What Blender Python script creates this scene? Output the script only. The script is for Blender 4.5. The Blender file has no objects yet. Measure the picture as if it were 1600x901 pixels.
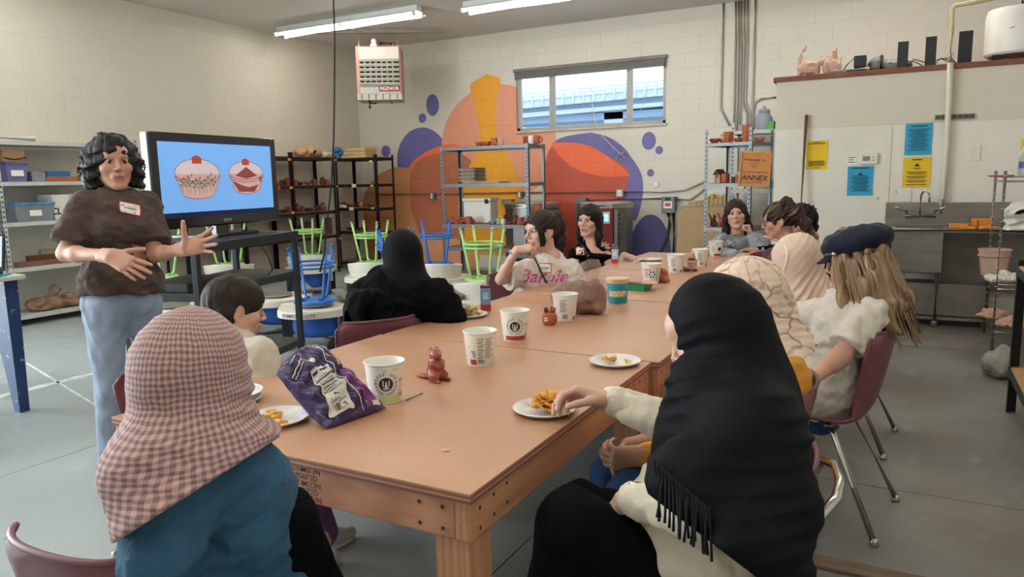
import bpy, bmesh, math, random
import numpy as np
from mathutils import Vector, Matrix, Euler

random.seed(7)
RNG = np.random.RandomState(11)
SC = bpy.context.scene
COL = SC.collection

# ------------------------------------------------------------------ camera
CAM_H = 1.40
F_PX, YAW, PITCH, ROLL = 1144.02, -0.496921, 0.147468, -0.0205138
def _axes():
    f = np.array([math.sin(YAW)*math.cos(PITCH), math.cos(YAW)*math.cos(PITCH), -math.sin(PITCH)])
    rt = np.array([math.cos(YAW), -math.sin(YAW), 0.0]); up = np.cross(rt, f)
    return (rt*math.cos(ROLL)+up*math.sin(ROLL), -rt*math.sin(ROLL)+up*math.cos(ROLL), f)
CA, CB, CC = _axes()
CO = np.array([0.0, 0.0, CAM_H])
def ray(x, y): return CC + CA*(x-800)/F_PX - CB*(y-450.5)/F_PX
def PZ(x, y, z):
    d = ray(x, y); return CO + d*((z-CAM_H)/d[2])
def PX(x, y, X):
    d = ray(x, y); return CO + d*(X/d[0])
def PY(x, y, Y):
    d = ray(x, y); return CO + d*(Y/d[1])
def PD(x, y, depth): return CO + ray(x, y)*depth

cam_d = bpy.data.cameras.new('camera'); cam = bpy.data.objects.new('camera', cam_d); COL.objects.link(cam)
cam_d.sensor_fit = 'HORIZONTAL'; cam_d.sensor_width = 36.0; cam_d.lens = F_PX*36.0/1600.0
cam_d.clip_start = 0.05; cam_d.clip_end = 300
M = Matrix(((CA[0], CB[0], -CC[0], 0), (CA[1], CB[1], -CC[1], 0), (CA[2], CB[2], -CC[2], CAM_H), (0, 0, 0, 1)))
cam.matrix_world = M
SC.camera = cam

# ------------------------------------------------------------------ view, world, lights
SC.view_settings.view_transform = 'Standard'
try: SC.view_settings.look = 'None'
except Exception: pass
SC.view_settings.gamma = 1.0
SC.view_settings.use_curve_mapping = False
SC.view_settings.exposure = 0.04

world = bpy.data.worlds.new('daylight_sky'); SC.world = world
world.use_nodes = True
_bg = world.node_tree.nodes['Background']
_bg.inputs['Color'].default_value = (0.80, 0.91, 1.0, 1); _bg.inputs['Strength'].default_value = 2.6

def area_light(name, loc, rot, sx, sy, power, color):
    l = bpy.data.lights.new(name, 'AREA'); l.shape = 'RECTANGLE'; l.size = sx; l.size_y = sy
    l.energy = power; l.color = color
    o = bpy.data.objects.new(name, l); COL.objects.link(o); o.location = loc; o.rotation_euler = rot
    return o
# daylight that enters through the open roll-up door in the left wall, beside and behind the photographer
area_light('door_daylight', (-8.40, -0.35, 1.70), (0, math.radians(-90), 0), 3.2, 4.6, 520, (0.84, 0.93, 1.0))
# the ceiling fixtures (positions shared with the fixture objects below)
FIXTURES = [(-6.85, 8.05), (-3.85, 8.25), (-6.85, 4.2), (-3.4, 4.2), (-6.85, 0.6), (-3.4, 0.6), (-0.4, 4.2), (-0.4, 0.6), (-0.6, 8.25)]  # those outside the view are unseen extras, added for their light
CEIL = 3.62

# ------------------------------------------------------------------ colour and material helpers
def lin(c):
    if isinstance(c, str):
        c = c.lstrip('#'); c = tuple(int(c[i:i+2], 16)/255 for i in (0, 2, 4))
    return tuple((v/12.92 if v <= 0.04045 else ((v+0.055)/1.055)**2.4) for v in c[:3])+(1.0,)
MATS = {}
class NT:
    def __init__(s, m):
        s.t = m.node_tree; s.n = s.t.nodes; s.l = s.t.links
        s.bsdf = s.n['Principled BSDF']
    def node(s, typ, **kw):
        n = s.n.new(typ)
        for k, v in kw.items(): setattr(n, k, v)
        return n
    def link(s, a, b): s.l.new(a, b)
    def val(s, sock, v):
        if hasattr(v, 'type') and hasattr(v, 'links'): s.link(v, sock)
        else: sock.default_value = v
    def math(s, op, a, b=0.0, c=None, clamp=False):
        n = s.n.new('ShaderNodeMath'); n.operation = op; n.use_clamp = clamp
        s.val(n.inputs[0], a); s.val(n.inputs[1], b)
        if c is not None: s.val(n.inputs[2], c)
        return n.outputs[0]
    def mix(s, fac, a, b):
        n = s.n.new('ShaderNodeMix'); n.data_type = 'RGBA'
        s.val(n.inputs[0], fac); s.val(n.inputs[6], a); s.val(n.inputs[7], b)
        return n.outputs[2]
    def noise(s, scale, detail=3.0, vec=None, rough=0.55):
        n = s.n.new('ShaderNodeTexNoise'); n.inputs['Scale'].default_value = scale
        n.inputs['Detail'].default_value = detail; n.inputs['Roughness'].default_value = rough
        if vec is not None: s.link(vec, n.inputs['Vector'])
        return n.outputs['Fac']
    def ramp(s, fac, stops):
        n = s.n.new('ShaderNodeValToRGB'); e = n.color_ramp.elements
        while len(e) < len(stops): e.new(0.5)
        for i, (p, c) in enumerate(stops): e[i].position = p; e[i].color = c
        s.link(fac, n.inputs[0]); return n.outputs[0]
    def obj(s): return s.n.new('ShaderNodeTexCoord').outputs['Object']
    def pos(s): return s.n.new('ShaderNodeNewGeometry').outputs['Position']
    def attr(s, name):
        n = s.n.new('ShaderNodeAttribute'); n.attribute_name = name; return n
    def scalevec(s, vec, sc):
        n = s.n.new('ShaderNodeMapping'); n.inputs['Scale'].default_value = sc; s.link(vec, n.inputs['Vector']); return n.outputs[0]
    def bump(s, h, strength=0.3, dist=0.01):
        n = s.n.new('ShaderNodeBump'); n.inputs['Strength'].default_value = strength; n.inputs['Distance'].default_value = dist
        s.link(h, n.inputs['Height']); s.link(n.outputs[0], s.bsdf.inputs['Normal'])
def new_mat(name):
    m = bpy.data.materials.new(name); m.use_nodes = True; MATS[name] = m
    return m, NT(m)
def mat(name, col, rough=0.55, metal=0.0, var=0.12, scale=6.0, bump=0.0, bscale=60.0, bdist=0.004, spec=0.5,
        sheen=0.0, emit=None, estr=0.0, alpha=1.0, trans=0.0, stretch=None, coat=0.0):
    """Principled material with a mild procedural tint variation and optional fine relief."""
    if name in MATS: return MATS[name]
    m, t = new_mat(name); c = lin(col); b = t.bsdf
    v = t.obj()
    if stretch: v = t.scalevec(v, stretch)
    if var > 0:
        lo = tuple(x*(1-var) for x in c[:3])+(1,); hi = tuple(min(1, x*(1+var)) for x in c[:3])+(1,)
        t.link(t.mix(t.ramp(t.noise(scale, 4, v), [(0.3, (0, 0, 0, 1)), (0.7, (1, 1, 1, 1))]), lo, hi), b.inputs['Base Color'])
    else: b.inputs['Base Color'].default_value = c
    b.inputs['Roughness'].default_value = rough; b.inputs['Metallic'].default_value = metal
    b.inputs['Specular IOR Level'].default_value = spec
    if sheen: b.inputs['Sheen Weight'].default_value = sheen
    if coat: b.inputs['Coat Weight'].default_value = coat; b.inputs['Coat Roughness'].default_value = 0.15
    if emit is not None:
        b.inputs['Emission Color'].default_value = lin(emit); b.inputs['Emission Strength'].default_value = estr
    if alpha < 1: b.inputs['Alpha'].default_value = alpha
    if trans: b.inputs['Transmission Weight'].default_value = trans
    if bump: t.bump(t.noise(bscale, 4, v), bump, bdist)
    return m

# ------------------------------------------------------------------ mesh helpers
def V(*a): return np.array(a, float)
def unit(v):
    v = np.asarray(v, float); n = np.linalg.norm(v); return v/n if n > 1e-12 else v
def frame(d, up=(0, 0, 1)):
    d = unit(d); u = np.asarray(up, float)
    if abs(d @ unit(u)) > 0.98: u = V(1, 0, 0) if abs(d[0]) < 0.9 else V(0, 1, 0)
    s = unit(np.cross(d, u)); return s, np.cross(s, d)
def rotz(a):
    c, s = math.cos(a), math.sin(a); return np.array([[c, -s, 0], [s, c, 0], [0, 0, 1.0]])
def rotx(a):
    c, s = math.cos(a), math.sin(a); return np.array([[1.0, 0, 0], [0, c, -s], [0, s, c]])
def roty(a):
    c, s = math.cos(a), math.sin(a); return np.array([[c, 0, s], [0, 1.0, 0], [-s, 0, c]])

class MB:
    """collects primitive shapes; build() links them as ONE mesh object"""
    def __init__(s): s.v = []; s.f = []; s.mi = []; s.cur = 0; s.n = 0
    def add(s, verts, faces):
        verts = np.asarray(verts, float); o = s.n
        s.v.append(verts); s.n += len(verts)
        for f in faces: s.f.append([i+o for i in f]); s.mi.append(s.cur)
        return s
    def box(s, c, d, R=None, bev=0.0):
        c = np.asarray(c, float); x, y, z = [q/2 for q in d]
        if bev <= 0:
            p = np.array([[a*x, b*y, e*z] for a in (-1, 1) for b in (-1, 1) for e in (-1, 1)])
            f = [(0, 1, 3, 2), (4, 6, 7, 5), (0, 4, 5, 1), (2, 3, 7, 6), (0, 2, 6, 4), (1, 5, 7, 3)]
        else:
            b = min(bev, x*.98, y*.98, z*.98)
            bm = bmesh.new(); bmesh.ops.create_cube(bm, size=1.0)
            for q in bm.verts: q.co = (q.co[0]*2*x, q.co[1]*2*y, q.co[2]*2*z)
            bmesh.ops.bevel(bm, geom=bm.edges[:], offset=b, segments=2, profile=0.6, affect='EDGES')
            bm.verts.index_update()
            p = np.array([q.co[:] for q in bm.verts]); f = [[q.index for q in fc.verts] for fc in bm.faces]; bm.free()
        if R is not None: p = p @ np.asarray(R).T
        return s.add(p+c, f)
    def span(s, a, b, bev=0.0):
        a = np.asarray(a, float); b = np.asarray(b, float); return s.box((a+b)/2, np.abs(b-a), None, bev)
    def bar(s, a, b, w, h, up=(0, 0, 1)):
        a = np.asarray(a, float); b = np.asarray(b, float); d = unit(b-a); sd, u = frame(d, up)
        R = np.stack([sd, d, u], 1); return s.box((a+b)/2, (w, np.linalg.norm(b-a), h), R)
    def tube(s, pts, r, seg=8, cap=True, closed=False):
        pts = [np.asarray(p, float) for p in pts]; n = len(pts)
        rr = [r]*n if np.isscalar(r) else list(r)
        rings = []; prev = None
        for i, p in enumerate(pts):
            if closed: t = unit(unit(pts[(i+1) % n]-p)+unit(p-pts[i-1]))
            elif i == 0: t = unit(pts[1]-p)
            elif i == n-1: t = unit(p-pts[-2])
            else: t = unit(unit(pts[i+1]-p)+unit(p-pts[i-1]))
            if prev is None: a, b = frame(t)
            else:
                a = unit(prev-t*(prev @ t)); b = np.cross(t, a)
            prev = a
            ang = np.linspace(0, 2*math.pi, seg, endpoint=False)
            rings.append(p+rr[i]*(np.cos(ang)[:, None]*a+np.sin(ang)[:, None]*b))
        vv = np.concatenate(rings); ff = []
        m = n if closed else n-1
        for i in range(m):
            j = (i+1) % n
            for k in range(seg):
                k2 = (k+1) % seg; ff.append((i*seg+k, i*seg+k2, j*seg+k2, j*seg+k))
        if cap and not closed:
            ff.append(tuple(range(seg))[::-1]); ff.append(tuple((n-1)*seg+k for k in range(seg)))
        return s.add(vv, ff)
    def lathe(s, prof, seg=24, c=(0, 0, 0), R=None, a0=0.0, a1=2*math.pi, sx=1.0, sy=1.0):
        full = abs(a1-a0-2*math.pi) < 1e-6
        ang = np.linspace(a0, a1, seg, endpoint=not full); n = len(prof)
        vv = []
        for r, z in prof:
            vv.append(np.stack([r*np.cos(ang)*sx, r*np.sin(ang)*sy, np.full(len(ang), z)], 1))
        vv = np.concatenate(vv); ff = []
        for i in range(n-1):
            for k in range(seg if full else seg-1):
                k2 = (k+1) % seg; ff.append((i*seg+k, i*seg+k2, (i+1)*seg+k2, (i+1)*seg+k))
        if full:
            if prof[0][0] > 1e-5: ff.append(tuple(range(seg))[::-1])
            if prof[-1][0] > 1e-5: ff.append(tuple((n-1)*seg+k for k in range(seg)))
        if R is not None: vv = vv @ np.asarray(R).T
        return s.add(vv+np.asarray(c, float), ff)
    def cyl(s, a, b, r0, r1=None, seg=16):
        return s.tube([a, b], [r0, r0 if r1 is None else r1], seg)
    def ball(s, c, r, seg=14, rings=8, R=None):
        r = (r, r, r) if np.isscalar(r) else r
        prof = [(max(1e-6, math.sin(math.pi*i/rings)), -math.cos(math.pi*i/rings)) for i in range(rings+1)]
        t = MB(); t.lathe(prof, seg); p = t.v[0]*np.asarray(r, float)
        if R is not None: p = p @ np.asarray(R).T
        return s.add(p+np.asarray(c, float), t.f)
    def prism(s, poly, z0, z1, R=None, c=(0, 0, 0)):
        n = len(poly); p = np.array([[x, y, z0] for x, y in poly]+[[x, y, z1] for x, y in poly], float)
        f = [tuple(range(n))[::-1], tuple(range(n, 2*n))]+[(i, (i+1) % n, n+(i+1) % n, n+i) for i in range(n)]
        if R is not None: p = p @ np.asarray(R).T
        return s.add(p+np.asarray(c, float), f)
    def grid(s, fn, nu, nv, closed_u=False):
        p = []; f = []
        for j in range(nv):
            for i in range(nu): p.append(fn(i/(nu if closed_u else nu-1), j/(nv-1)))
        for j in range(nv-1):
            for i in range(nu if closed_u else nu-1):
                i2 = (i+1) % nu; f.append((j*nu+i, j*nu+i2, (j+1)*nu+i2, (j+1)*nu+i))
        return s.add(p, f)
    def mesh(s, name):
        me = bpy.data.meshes.new(name)
        v = np.concatenate(s.v) if s.v else np.zeros((0, 3))
        me.from_pydata(v.tolist(), [], s.f); 
        if any(s.mi): me.polygons.foreach_set('material_index', s.mi)
        return me
    def build(s, name, m, parent=None, smooth=False, off=(0, 0, 0), angle=None, stuff=False):
        off = np.asarray(off, float)
        if np.any(off): s.v = [q-off for q in s.v]
        me = s.mesh(name)
        for q in (m if isinstance(m, (list, tuple)) else [m]): me.materials.append(q)
        bm = bmesh.new(); bm.from_mesh(me); bmesh.ops.recalc_face_normals(bm, faces=bm.faces[:]); bm.to_mesh(me); bm.free()
        if smooth or angle:
            me.shade_smooth()
            if angle:
                try: me.set_sharp_from_angle(angle=math.radians(angle))
                except Exception: pass
        o = bpy.data.objects.new(name, me); COL.objects.link(o)
        if parent is not None: o.parent = parent
        if stuff: o['kind'] = 'stuff'
        return o

def tag(o, label, cat, group=None):
    o['label'] = label; o['category'] = cat
    if group: o['group'] = group
    return o
def thing(name, label, cat, loc=(0, 0, 0), rz=0.0, group=None):
    o = bpy.data.objects.new(name, None); COL.objects.link(o); o.empty_display_size = 0.05
    o.location = tuple(float(q) for q in loc); o.rotation_euler = (0, 0, rz)
    return tag(o, label, cat, group)
def struct(o):
    o['kind'] = 'structure'; return o
def single(name, mb, m, label, cat, base, group=None, smooth=False, angle=None):
    """a thing that is one mesh, built in world coordinates, origin moved to its base"""
    o = mb.build(name, m, None, smooth, off=base, angle=angle); o.location = tuple(float(q) for q in base)
    return tag(o, label, cat, group)
def dup(o, loc=None, rz=None, label=None, group=None, scale=None):
    r = o.copy(); COL.objects.link(r)
    if loc is not None: r.location = tuple(float(q) for q in loc)
    if rz is not None: r.rotation_euler = (0, 0, rz)
    if label: r['label'] = label
    if group: r['group'] = group
    if scale: r.scale = (scale,)*3
    for ch in list(o.children):
        c = ch.copy(); COL.objects.link(c); c.parent = r
        for g in list(ch.children):
            d = g.copy(); COL.objects.link(d); d.parent = c
    return r
_TXT = {}
def text_geo(s, size=1.0, bold=0.0, align='CENTER', spacing=1.0, shear=0.0):
    """vertices (x, y) and faces of lettering, centred at the origin"""
    key = (s, bold, align, spacing, shear)
    if key not in _TXT:
        cu = bpy.data.curves.new('lettering', 'FONT'); cu.body = s; cu.size = 1.0; cu.align_x = align; cu.align_y = 'CENTER'
        cu.offset = bold; cu.space_character = spacing; cu.shear = shear; cu.resolution_u = 2
        o = bpy.data.objects.new('lettering', cu); COL.objects.link(o)
        dg = bpy.context.evaluated_depsgraph_get(); dg.update()
        me = bpy.data.meshes.new_from_object(o.evaluated_get(dg))
        v = np.array([q.co[:] for q in me.vertices]).reshape(-1, 3); f = [list(p.vertices) for p in me.polygons]
        bpy.data.objects.remove(o); bpy.data.curves.remove(cu); bpy.data.meshes.remove(me)
        _TXT[key] = (v, f)
    v, f = _TXT[key]; return v[:, :2]*size, f
def text_on(mb, s, origin, right, up, size, lift=0.001, **kw):
    v, f = text_geo(s, size, **kw); r = unit(right); u = unit(up); n = np.cross(r, u)
    if len(v): mb.add(np.asarray(origin, float)+v[:, :1]*r+v[:, 1:]*u+n*lift, f)
    return mb
def rect_on(mb, origin, right, up, x0, x1, y0, y1, lift=0.0006, thick=0.0004):
    r = unit(right); u = unit(up); n = np.cross(r, u); o = np.asarray(origin, float)
    R = np.stack([r, u, n], 1); mb.box(o+r*(x0+x1)/2+u*(y0+y1)/2+n*(lift), (abs(x1-x0), abs(y1-y0), thick), R); return mb
# ================================================================== STRUCTURE
XL, XR, YB, YF = -8.45, 1.75, 10.15, -3.0          # left wall, right wall, mural wall, wall behind the camera
YP, XP, ZP = 8.05, -1.25, 2.37                      # sink partition: face, left end, top
WIN = (-5.36, -3.03, 2.13, 3.02)

m_cream, t = new_mat('painted_block_cream')
_c = t.mix(t.noise(1.3, 4, t.pos()), lin('#cfcabd'), lin('#d8d4ca'))
t.link(_c, t.bsdf.inputs['Base Color']); t.bsdf.inputs['Roughness'].default_value = 0.6
t.bump(t.noise(140, 3, t.pos()), 0.25, 0.003)

# ---- mural paint: flat colour shapes on the wall, given in wall coordinates
m_mural, t = new_mat('painted_mural')
_p = t.pos(); _sep = t.node('ShaderNodeSeparateXYZ'); t.link(_p, _sep.inputs[0]); UX, UZ = _sep.outputs[0], _sep.outputs[2]
def wp(x, y): q = PY(x, y, YB); return q[0], q[2]
X0, X1, Z0, Z1 = -9.0, 0.0, 0.0, 3.6
def curve(inp, lo, hi, pts, olo, ohi):
    """piecewise smooth function of a wall coordinate"""
    n = t.node('ShaderNodeFloatCurve'); cm = n.mapping; cv = cm.curves[0]
    pts = sorted(pts)
    q = [((a-lo)/(hi-lo), (b-olo)/(ohi-olo)) for a, b in pts]
    while len(cv.points) < len(q): cv.points.new(0.5, 0.5)
    for i, (a, b) in enumerate(q): cv.points[i].location = (a, b); cv.points[i].handle_type = 'AUTO_CLAMPED'
    cm.update()
    s_ = t.math('DIVIDE', t.math('SUBTRACT', inp, lo), hi-lo); t.link(s_, n.inputs['Value'])
    return t.math('ADD', t.math('MULTIPLY', n.outputs[0], ohi-olo), olo)
def m_and(*a):
    r = a[0]
    for b in a[1:]: r = t.math('MULTIPLY', r, b)
    return r
def gt(a, b): return t.math('GREATER_THAN', a, b)
def lt(a, b): return t.math('LESS_THAN', a, b)
def ell(x, y, rx, ry):
    cx, cz = wp(x, y); ax = abs(wp(x+rx, y)[0]-cx); az = abs(wp(x, y-ry)[1]-cz)
    dx = t.math('DIVIDE', t.math('SUBTRACT', UX, cx), ax); dz = t.math('DIVIDE', t.math('SUBTRACT', UZ, cz), az)
    return lt(t.math('ADD', t.math('MULTIPLY', dx, dx), t.math('MULTIPLY', dz, dz)), 1.0)
def lr(left, right):
    """shape between a left and a right outline (pixel polylines from top to bottom)"""
    L = [wp(*q) for q in left]; R = [wp(*q) for q in right]
    zt = max(min(L[0][1], 9), 0); zt = min(L[0][1], R[0][1]); zb = max(L[-1][1], R[-1][1])
    xl = curve(UZ, Z0, Z1, [(z, x) for x, z in L], X0, X1); xr = curve(UZ, Z0, Z1, [(z, x) for x, z in R], X0, X1)
    return m_and(gt(UX, xl), lt(UX, xr), lt(UZ, max(L[0][1], R[0][1])), gt(UZ, zb))
def tb(top, bot):
    """shape between a top and a bottom outline (pixel polylines from left to right)"""
    T = [wp(*q) for q in top]; B = [wp(*q) for q in bot]
    zt = curve(UX, X0, X1, T, Z0, Z1); zb = curve(UX, X0, X1, B, Z0, Z1)
    return m_and(lt(UZ, zt), gt(UZ, zb), gt(UX, max(T[0][0], B[0][0])), lt(UX, min(T[-1][0], B[-1][0])))
col = t.mix(t.noise(1.3, 4, _p), lin('#cfcabd'), lin('#d8d4ca'))
BLUE, PEACH, LBROWN, BROWN, ORANGE, YELLOW, RED, NAVY = '#66639e', '#dc9678', '#c58658', '#ae6444', '#e8693f', '#e3a01c', '#b84f3a', '#59548c'
def paint(mask, c):
    global col
    col = t.mix(mask, col, lin(c))
for e in ((676, 164, 10, 17), (660, 184.5, 6, 7.5), (603, 236, 7, 9), (1014, 220, 11, 14), (1030, 234.6, 6, 6.5), (1016.6, 270, 5.5, 6)):
    paint(ell(*e), BLUE)
paint(ell(660, 250, 41, 51), BLUE)
paint(ell(776, 226, 93, 94), PEACH)
paint(ell(572, 410, 48, 62), '#c47f5c')
paint(tb([(564, 346), (569, 307), (580, 285), (600, 268), (623, 261), (640, 264), (647, 275), (660, 280)],
         [(564, 348), (580, 440), (660, 440)]), LBROWN)
paint(tb([(638, 262), (650, 248), (668, 236), (690, 227), (705, 225), (722, 229)], [(638, 264), (722, 290)]), ORANGE)
paint(lr([(700, 236), (655, 250), (646, 262), (640, 285), (641, 315), (650, 350), (664, 385), (690, 430)],
         [(712, 236), (735, 250), (745, 285), (748, 315), (745, 350), (742, 385), (735, 430)]), BROWN)
paint(ell(690, 400, 60, 30), '#d39470')
paint(lr([(760, 116), (734.5, 135), (740, 160), (747, 190), (751, 223), (739, 249), (726, 275), (718, 300), (717, 325), (728, 400)],
         [(761, 116), (782, 124), (776, 150), (774, 190), (780, 223), (797, 249), (808, 275), (813, 300), (813, 325), (800, 400)]), YELLOW)
paint(lr([(922, 207), (884, 213), (867, 221), (860, 240), (860, 300), (860, 343)],
         [(924, 207), (945, 212), (966, 223), (989, 249), (1002, 272), (1005, 295), (1001, 323), (994, 345)]), BLUE)
paint(lr([(866, 223), (858, 235), (850, 262), (848, 285), (850, 320), (858, 360), (870, 410)],
         [(900, 223), (940, 240), (982, 270), (980, 290), (974, 310), (958, 360), (945, 410)]), RED)
paint(tb([(862, 223), (885, 222.5), (915, 226), (948, 243), (970, 259), (985, 273)], [(862, 226), (872, 241), (897, 262), (928, 273), (955, 276), (985, 275)]), ORANGE)
paint(ell(1016, 398, 33, 63), NAVY)
t.link(col, t.bsdf.inputs['Base Color']); t.bsdf.inputs['Roughness'].default_value = 0.55
t.bump(t.noise(140, 3, _p), 0.25, 0.003)

m_ceil = mat('ceiling_paint', '#d6d2ca', 0.75, var=0.03, scale=0.6)
m_floor, t = new_mat('painted_concrete')
_p = t.pos()
_n1 = t.ramp(t.noise(0.55, 6, _p), [(0.35, (0, 0, 0, 1)), (0.68, (1, 1, 1, 1))])
_c = t.mix(_n1, lin('#8d9596'), lin('#9ca5a5'))
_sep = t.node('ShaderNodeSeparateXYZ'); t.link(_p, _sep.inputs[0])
_dust_dim = t.math('MULTIPLY', t.ramp(t.noise(0.9, 5, _p), [(0.25, (.35, .35, .35, 1)), (0.75, (1, 1, 1, 1))]),
               t.math('MULTIPLY_ADD', _sep.outputs[0], 0.55, 1.05, clamp=True))         # trodden clay dust by the racks, plus the aisle's dimmer light painted in
_c = t.mix(t.math('MULTIPLY', _dust_dim, 0.9), _c, lin('#58452f'))
_scuff = t.ramp(t.noise(7, 6, t.scalevec(_p, (1, .5, 1))), [(0.60, (0, 0, 0, 1)), (0.72, (1, 1, 1, 1))])
_c = t.mix(t.math('MULTIPLY', _scuff, 0.28), _c, lin('#aab2b0'))
_speck = t.ramp(t.noise(38, 2, _p), [(0.73, (0, 0, 0, 1)), (0.76, (1, 1, 1, 1))])
_c = t.mix(t.math('MULTIPLY', _speck, 0.5), _c, lin('#4c4640'))
t.link(_c, t.bsdf.inputs['Base Color'])
t.link(t.ramp(t.noise(2.2, 5, _p), [(0.3, (.33, .33, .33, 1)), (0.7, (.55, .55, .55, 1))]), t.bsdf.inputs['Roughness'])
t.bump(t.noise(25, 5, _p), 0.12, 0.004)
m_joint = mat('joint_dark', '#4a4d4c', 0.8)
m_white = mat('white_panel', '#e2ded2', 0.42, var=0.05, scale=1.2)
m_upper = mat('cream_panel', '#d6cfbe', 0.6, var=0.03, scale=0.8)

# floor: slabs with recessed joints
fb = MB(); fb.span((XL-.2, YF-.2, -.12), (XR+.2, YB+.2, -.008)); FLOOR = struct(fb.build('floor', m_joint))
jx = [XL-.2, -5.95, -3.88, -1.25, XR+.2]; jy = [YF-.2, 0.4, 3.52, 6.65, YB+.2]
for a, b in zip(jx, jx[1:]):
    for c, d in zip(jy, jy[1:]):
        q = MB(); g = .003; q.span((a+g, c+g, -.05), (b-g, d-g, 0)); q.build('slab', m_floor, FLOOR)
m_line, t = new_mat('worn_floor_paint')
t.link(t.mix(t.ramp(t.noise(9, 5, t.pos()), [(0.4, (0, 0, 0, 1)), (0.55, (1, 1, 1, 1))]), lin('#b9bfbb'), lin('#d8dbd6')), t.bsdf.inputs['Base Color'])
q = MB(); pl = []; pr_ = []
for i in range(40):
    y = 1.6+i*0.09; pl.append((-5.46+.012*math.sin(i*2.1)+RNG.uniform(-.008, .008), y, .0006)); pr_.append((-5.40+.02*((i % 3)/2)+RNG.uniform(-.008, .008), y, .0006))
q.add(pl+pr_, [(i, 40+i, 41+i, i+1) for i in range(39)]); q.build('painted_line', m_line, FLOOR)
q = MB(); a = PZ(40, 566, 0); b = PZ(168, 644, 0); q.bar(a+V(0, 0, .0004), b+V(0, 0, .0004), .018, .0004); q.build('painted_line', m_line, FLOOR)

cb = MB(); cb.span((XL-.2, YF-.2, CEIL), (XR+.2, YB+.2, CEIL+.15)); struct(cb.build('ceiling', m_ceil))

# left wall with its concrete blocks
BW, BH = 0.406, 0.203
def block_mesh(w, h, name, m):
    g, c, d = .0014, .004, .0022
    q = MB()
    def ringp(i, y): return [(-w/2+g+i, y, -h/2+g+i), (w/2-g-i, y, -h/2+g+i), (w/2-g-i, y, h/2-g-i), (-w/2+g+i, y, h/2-g-i)]
    q.add(ringp(0, 0)+ringp(c, -d), [(0, 1, 5, 4), (1, 2, 6, 5), (2, 3, 7, 6), (3, 0, 4, 7), (4, 5, 6, 7)])
    me = q.mesh(name); me.materials.append(m); return me
blk_l = block_mesh(BW, BH, 'block', m_cream); blk_m = block_mesh(BW, BH, 'block', m_mural)
wl = MB(); wl.span((XL-.2, YF-.2, 0), (XL, -2.7, CEIL)); wl.span((XL-.2, 2.0, 0), (XL, YB+.2, CEIL)); wl.span((XL-.2, -2.7, 3.35), (XL, 2.0, CEIL)); WL = struct(wl.build('wall_left', m_cream))
def stuff_blocks(name, places, w0, m, parent, rz):
    q = MB(); T = MB()
    for (px_, py_, pz_, w_) in places:
        g, c, d = .0014, .004, .0022; w = w_; h = BH
        r0 = [(-w/2+g, 0, -h/2+g), (w/2-g, 0, -h/2+g), (w/2-g, 0, h/2-g), (-w/2+g, 0, h/2-g)]
        r1 = [(-w/2+g+c, -d, -h/2+g+c), (w/2-g-c, -d, -h/2+g+c), (w/2-g-c, -d, h/2-g-c), (-w/2+g+c, -d, h/2-g-c)]
        p = np.array(r0+r1) @ rotz(rz).T+V(px_, py_, pz_)
        q.add(p, [(0, 1, 5, 4), (1, 2, 6, 5), (2, 3, 7, 6), (3, 0, 4, 7), (4, 5, 6, 7)])
    o = q.build(name, m, parent); o['kind'] = 'stuff'; return o
rest = []
ncourse = int(CEIL/BH)
for k in range(ncourse+1):
    z = k*BH+BH/2
    if z+BH/2 > CEIL+.001: continue
    y = YB-BW/2-(BW/2 if k % 2 else 0)
    if k % 2: rest.append((XL, YB-BW/4, z, BW/2))
    while y > YF:
        if y > 4.05:
            o = bpy.data.objects.new('block', blk_l); COL.objects.link(o); o.parent = WL
            o.location = (XL, y, z); o.rotation_euler = (0, 0, math.pi/2)
        elif y-BW/2 > 2.0: rest.append((XL, y, z, BW))
        y -= BW
stuff_blocks('block_courses', rest, BW, m_cream, WL, math.pi/2)

# mural wall around the window opening
wb = MB()
wb.span((XL-.2, YB, 0), (WIN[0], YB+.2, CEIL)); wb.span((WIN[1], YB, 0), (XR+.2, YB+.2, CEIL))
wb.span((WIN[0], YB, 0), (WIN[1], YB+.2, WIN[2])); wb.span((WIN[0], YB, WIN[3]), (WIN[1], YB+.2, CEIL))
WB = struct(wb.build('wall_back', m_mural))
rest = []; cnt = 0
for k in range(ncourse+1):
    z = k*BH+BH/2
    if z+BH/2 > CEIL+.001: continue
    x = XL+BW/2+(BW/2 if k % 2 else 0)
    if k % 2: rest.append((XL+BW/4, YB, z, BW/2))
    while x < XR:
        if x > XP+.2 and z < 2.2: pass
        elif x-BW/2 < WIN[1] and x+BW/2 > WIN[0] and z-BH/2 < WIN[3] and z+BH/2 > WIN[2]:
            for (a, b) in ((x-BW/2, min(x+BW/2, WIN[0])), (max(x-BW/2, WIN[1]), x+BW/2)):
                if b-a > .04: rest.append(((a+b)/2, YB, z, b-a))
        elif z < 0.75 or cnt >= 300: rest.append((x, YB, z, BW))
        else:
            o = bpy.data.objects.new('block', blk_m); COL.objects.link(o); o.parent = WB; o.location = (x, YB, z); cnt += 1
        x += BW
stuff_blocks('block_courses', rest, BW, m_mural, WB, 0)

q = MB(); q.span((XR, YF-.2, 0), (XR+.2, YB+.2, CEIL)); struct(q.build('wall_right', m_cream))
q = MB(); q.span((XL-.2, YF-.2, 0), (XR+.2, YF, CEIL))
struct(q.build('wall_front', m_cream))

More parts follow.
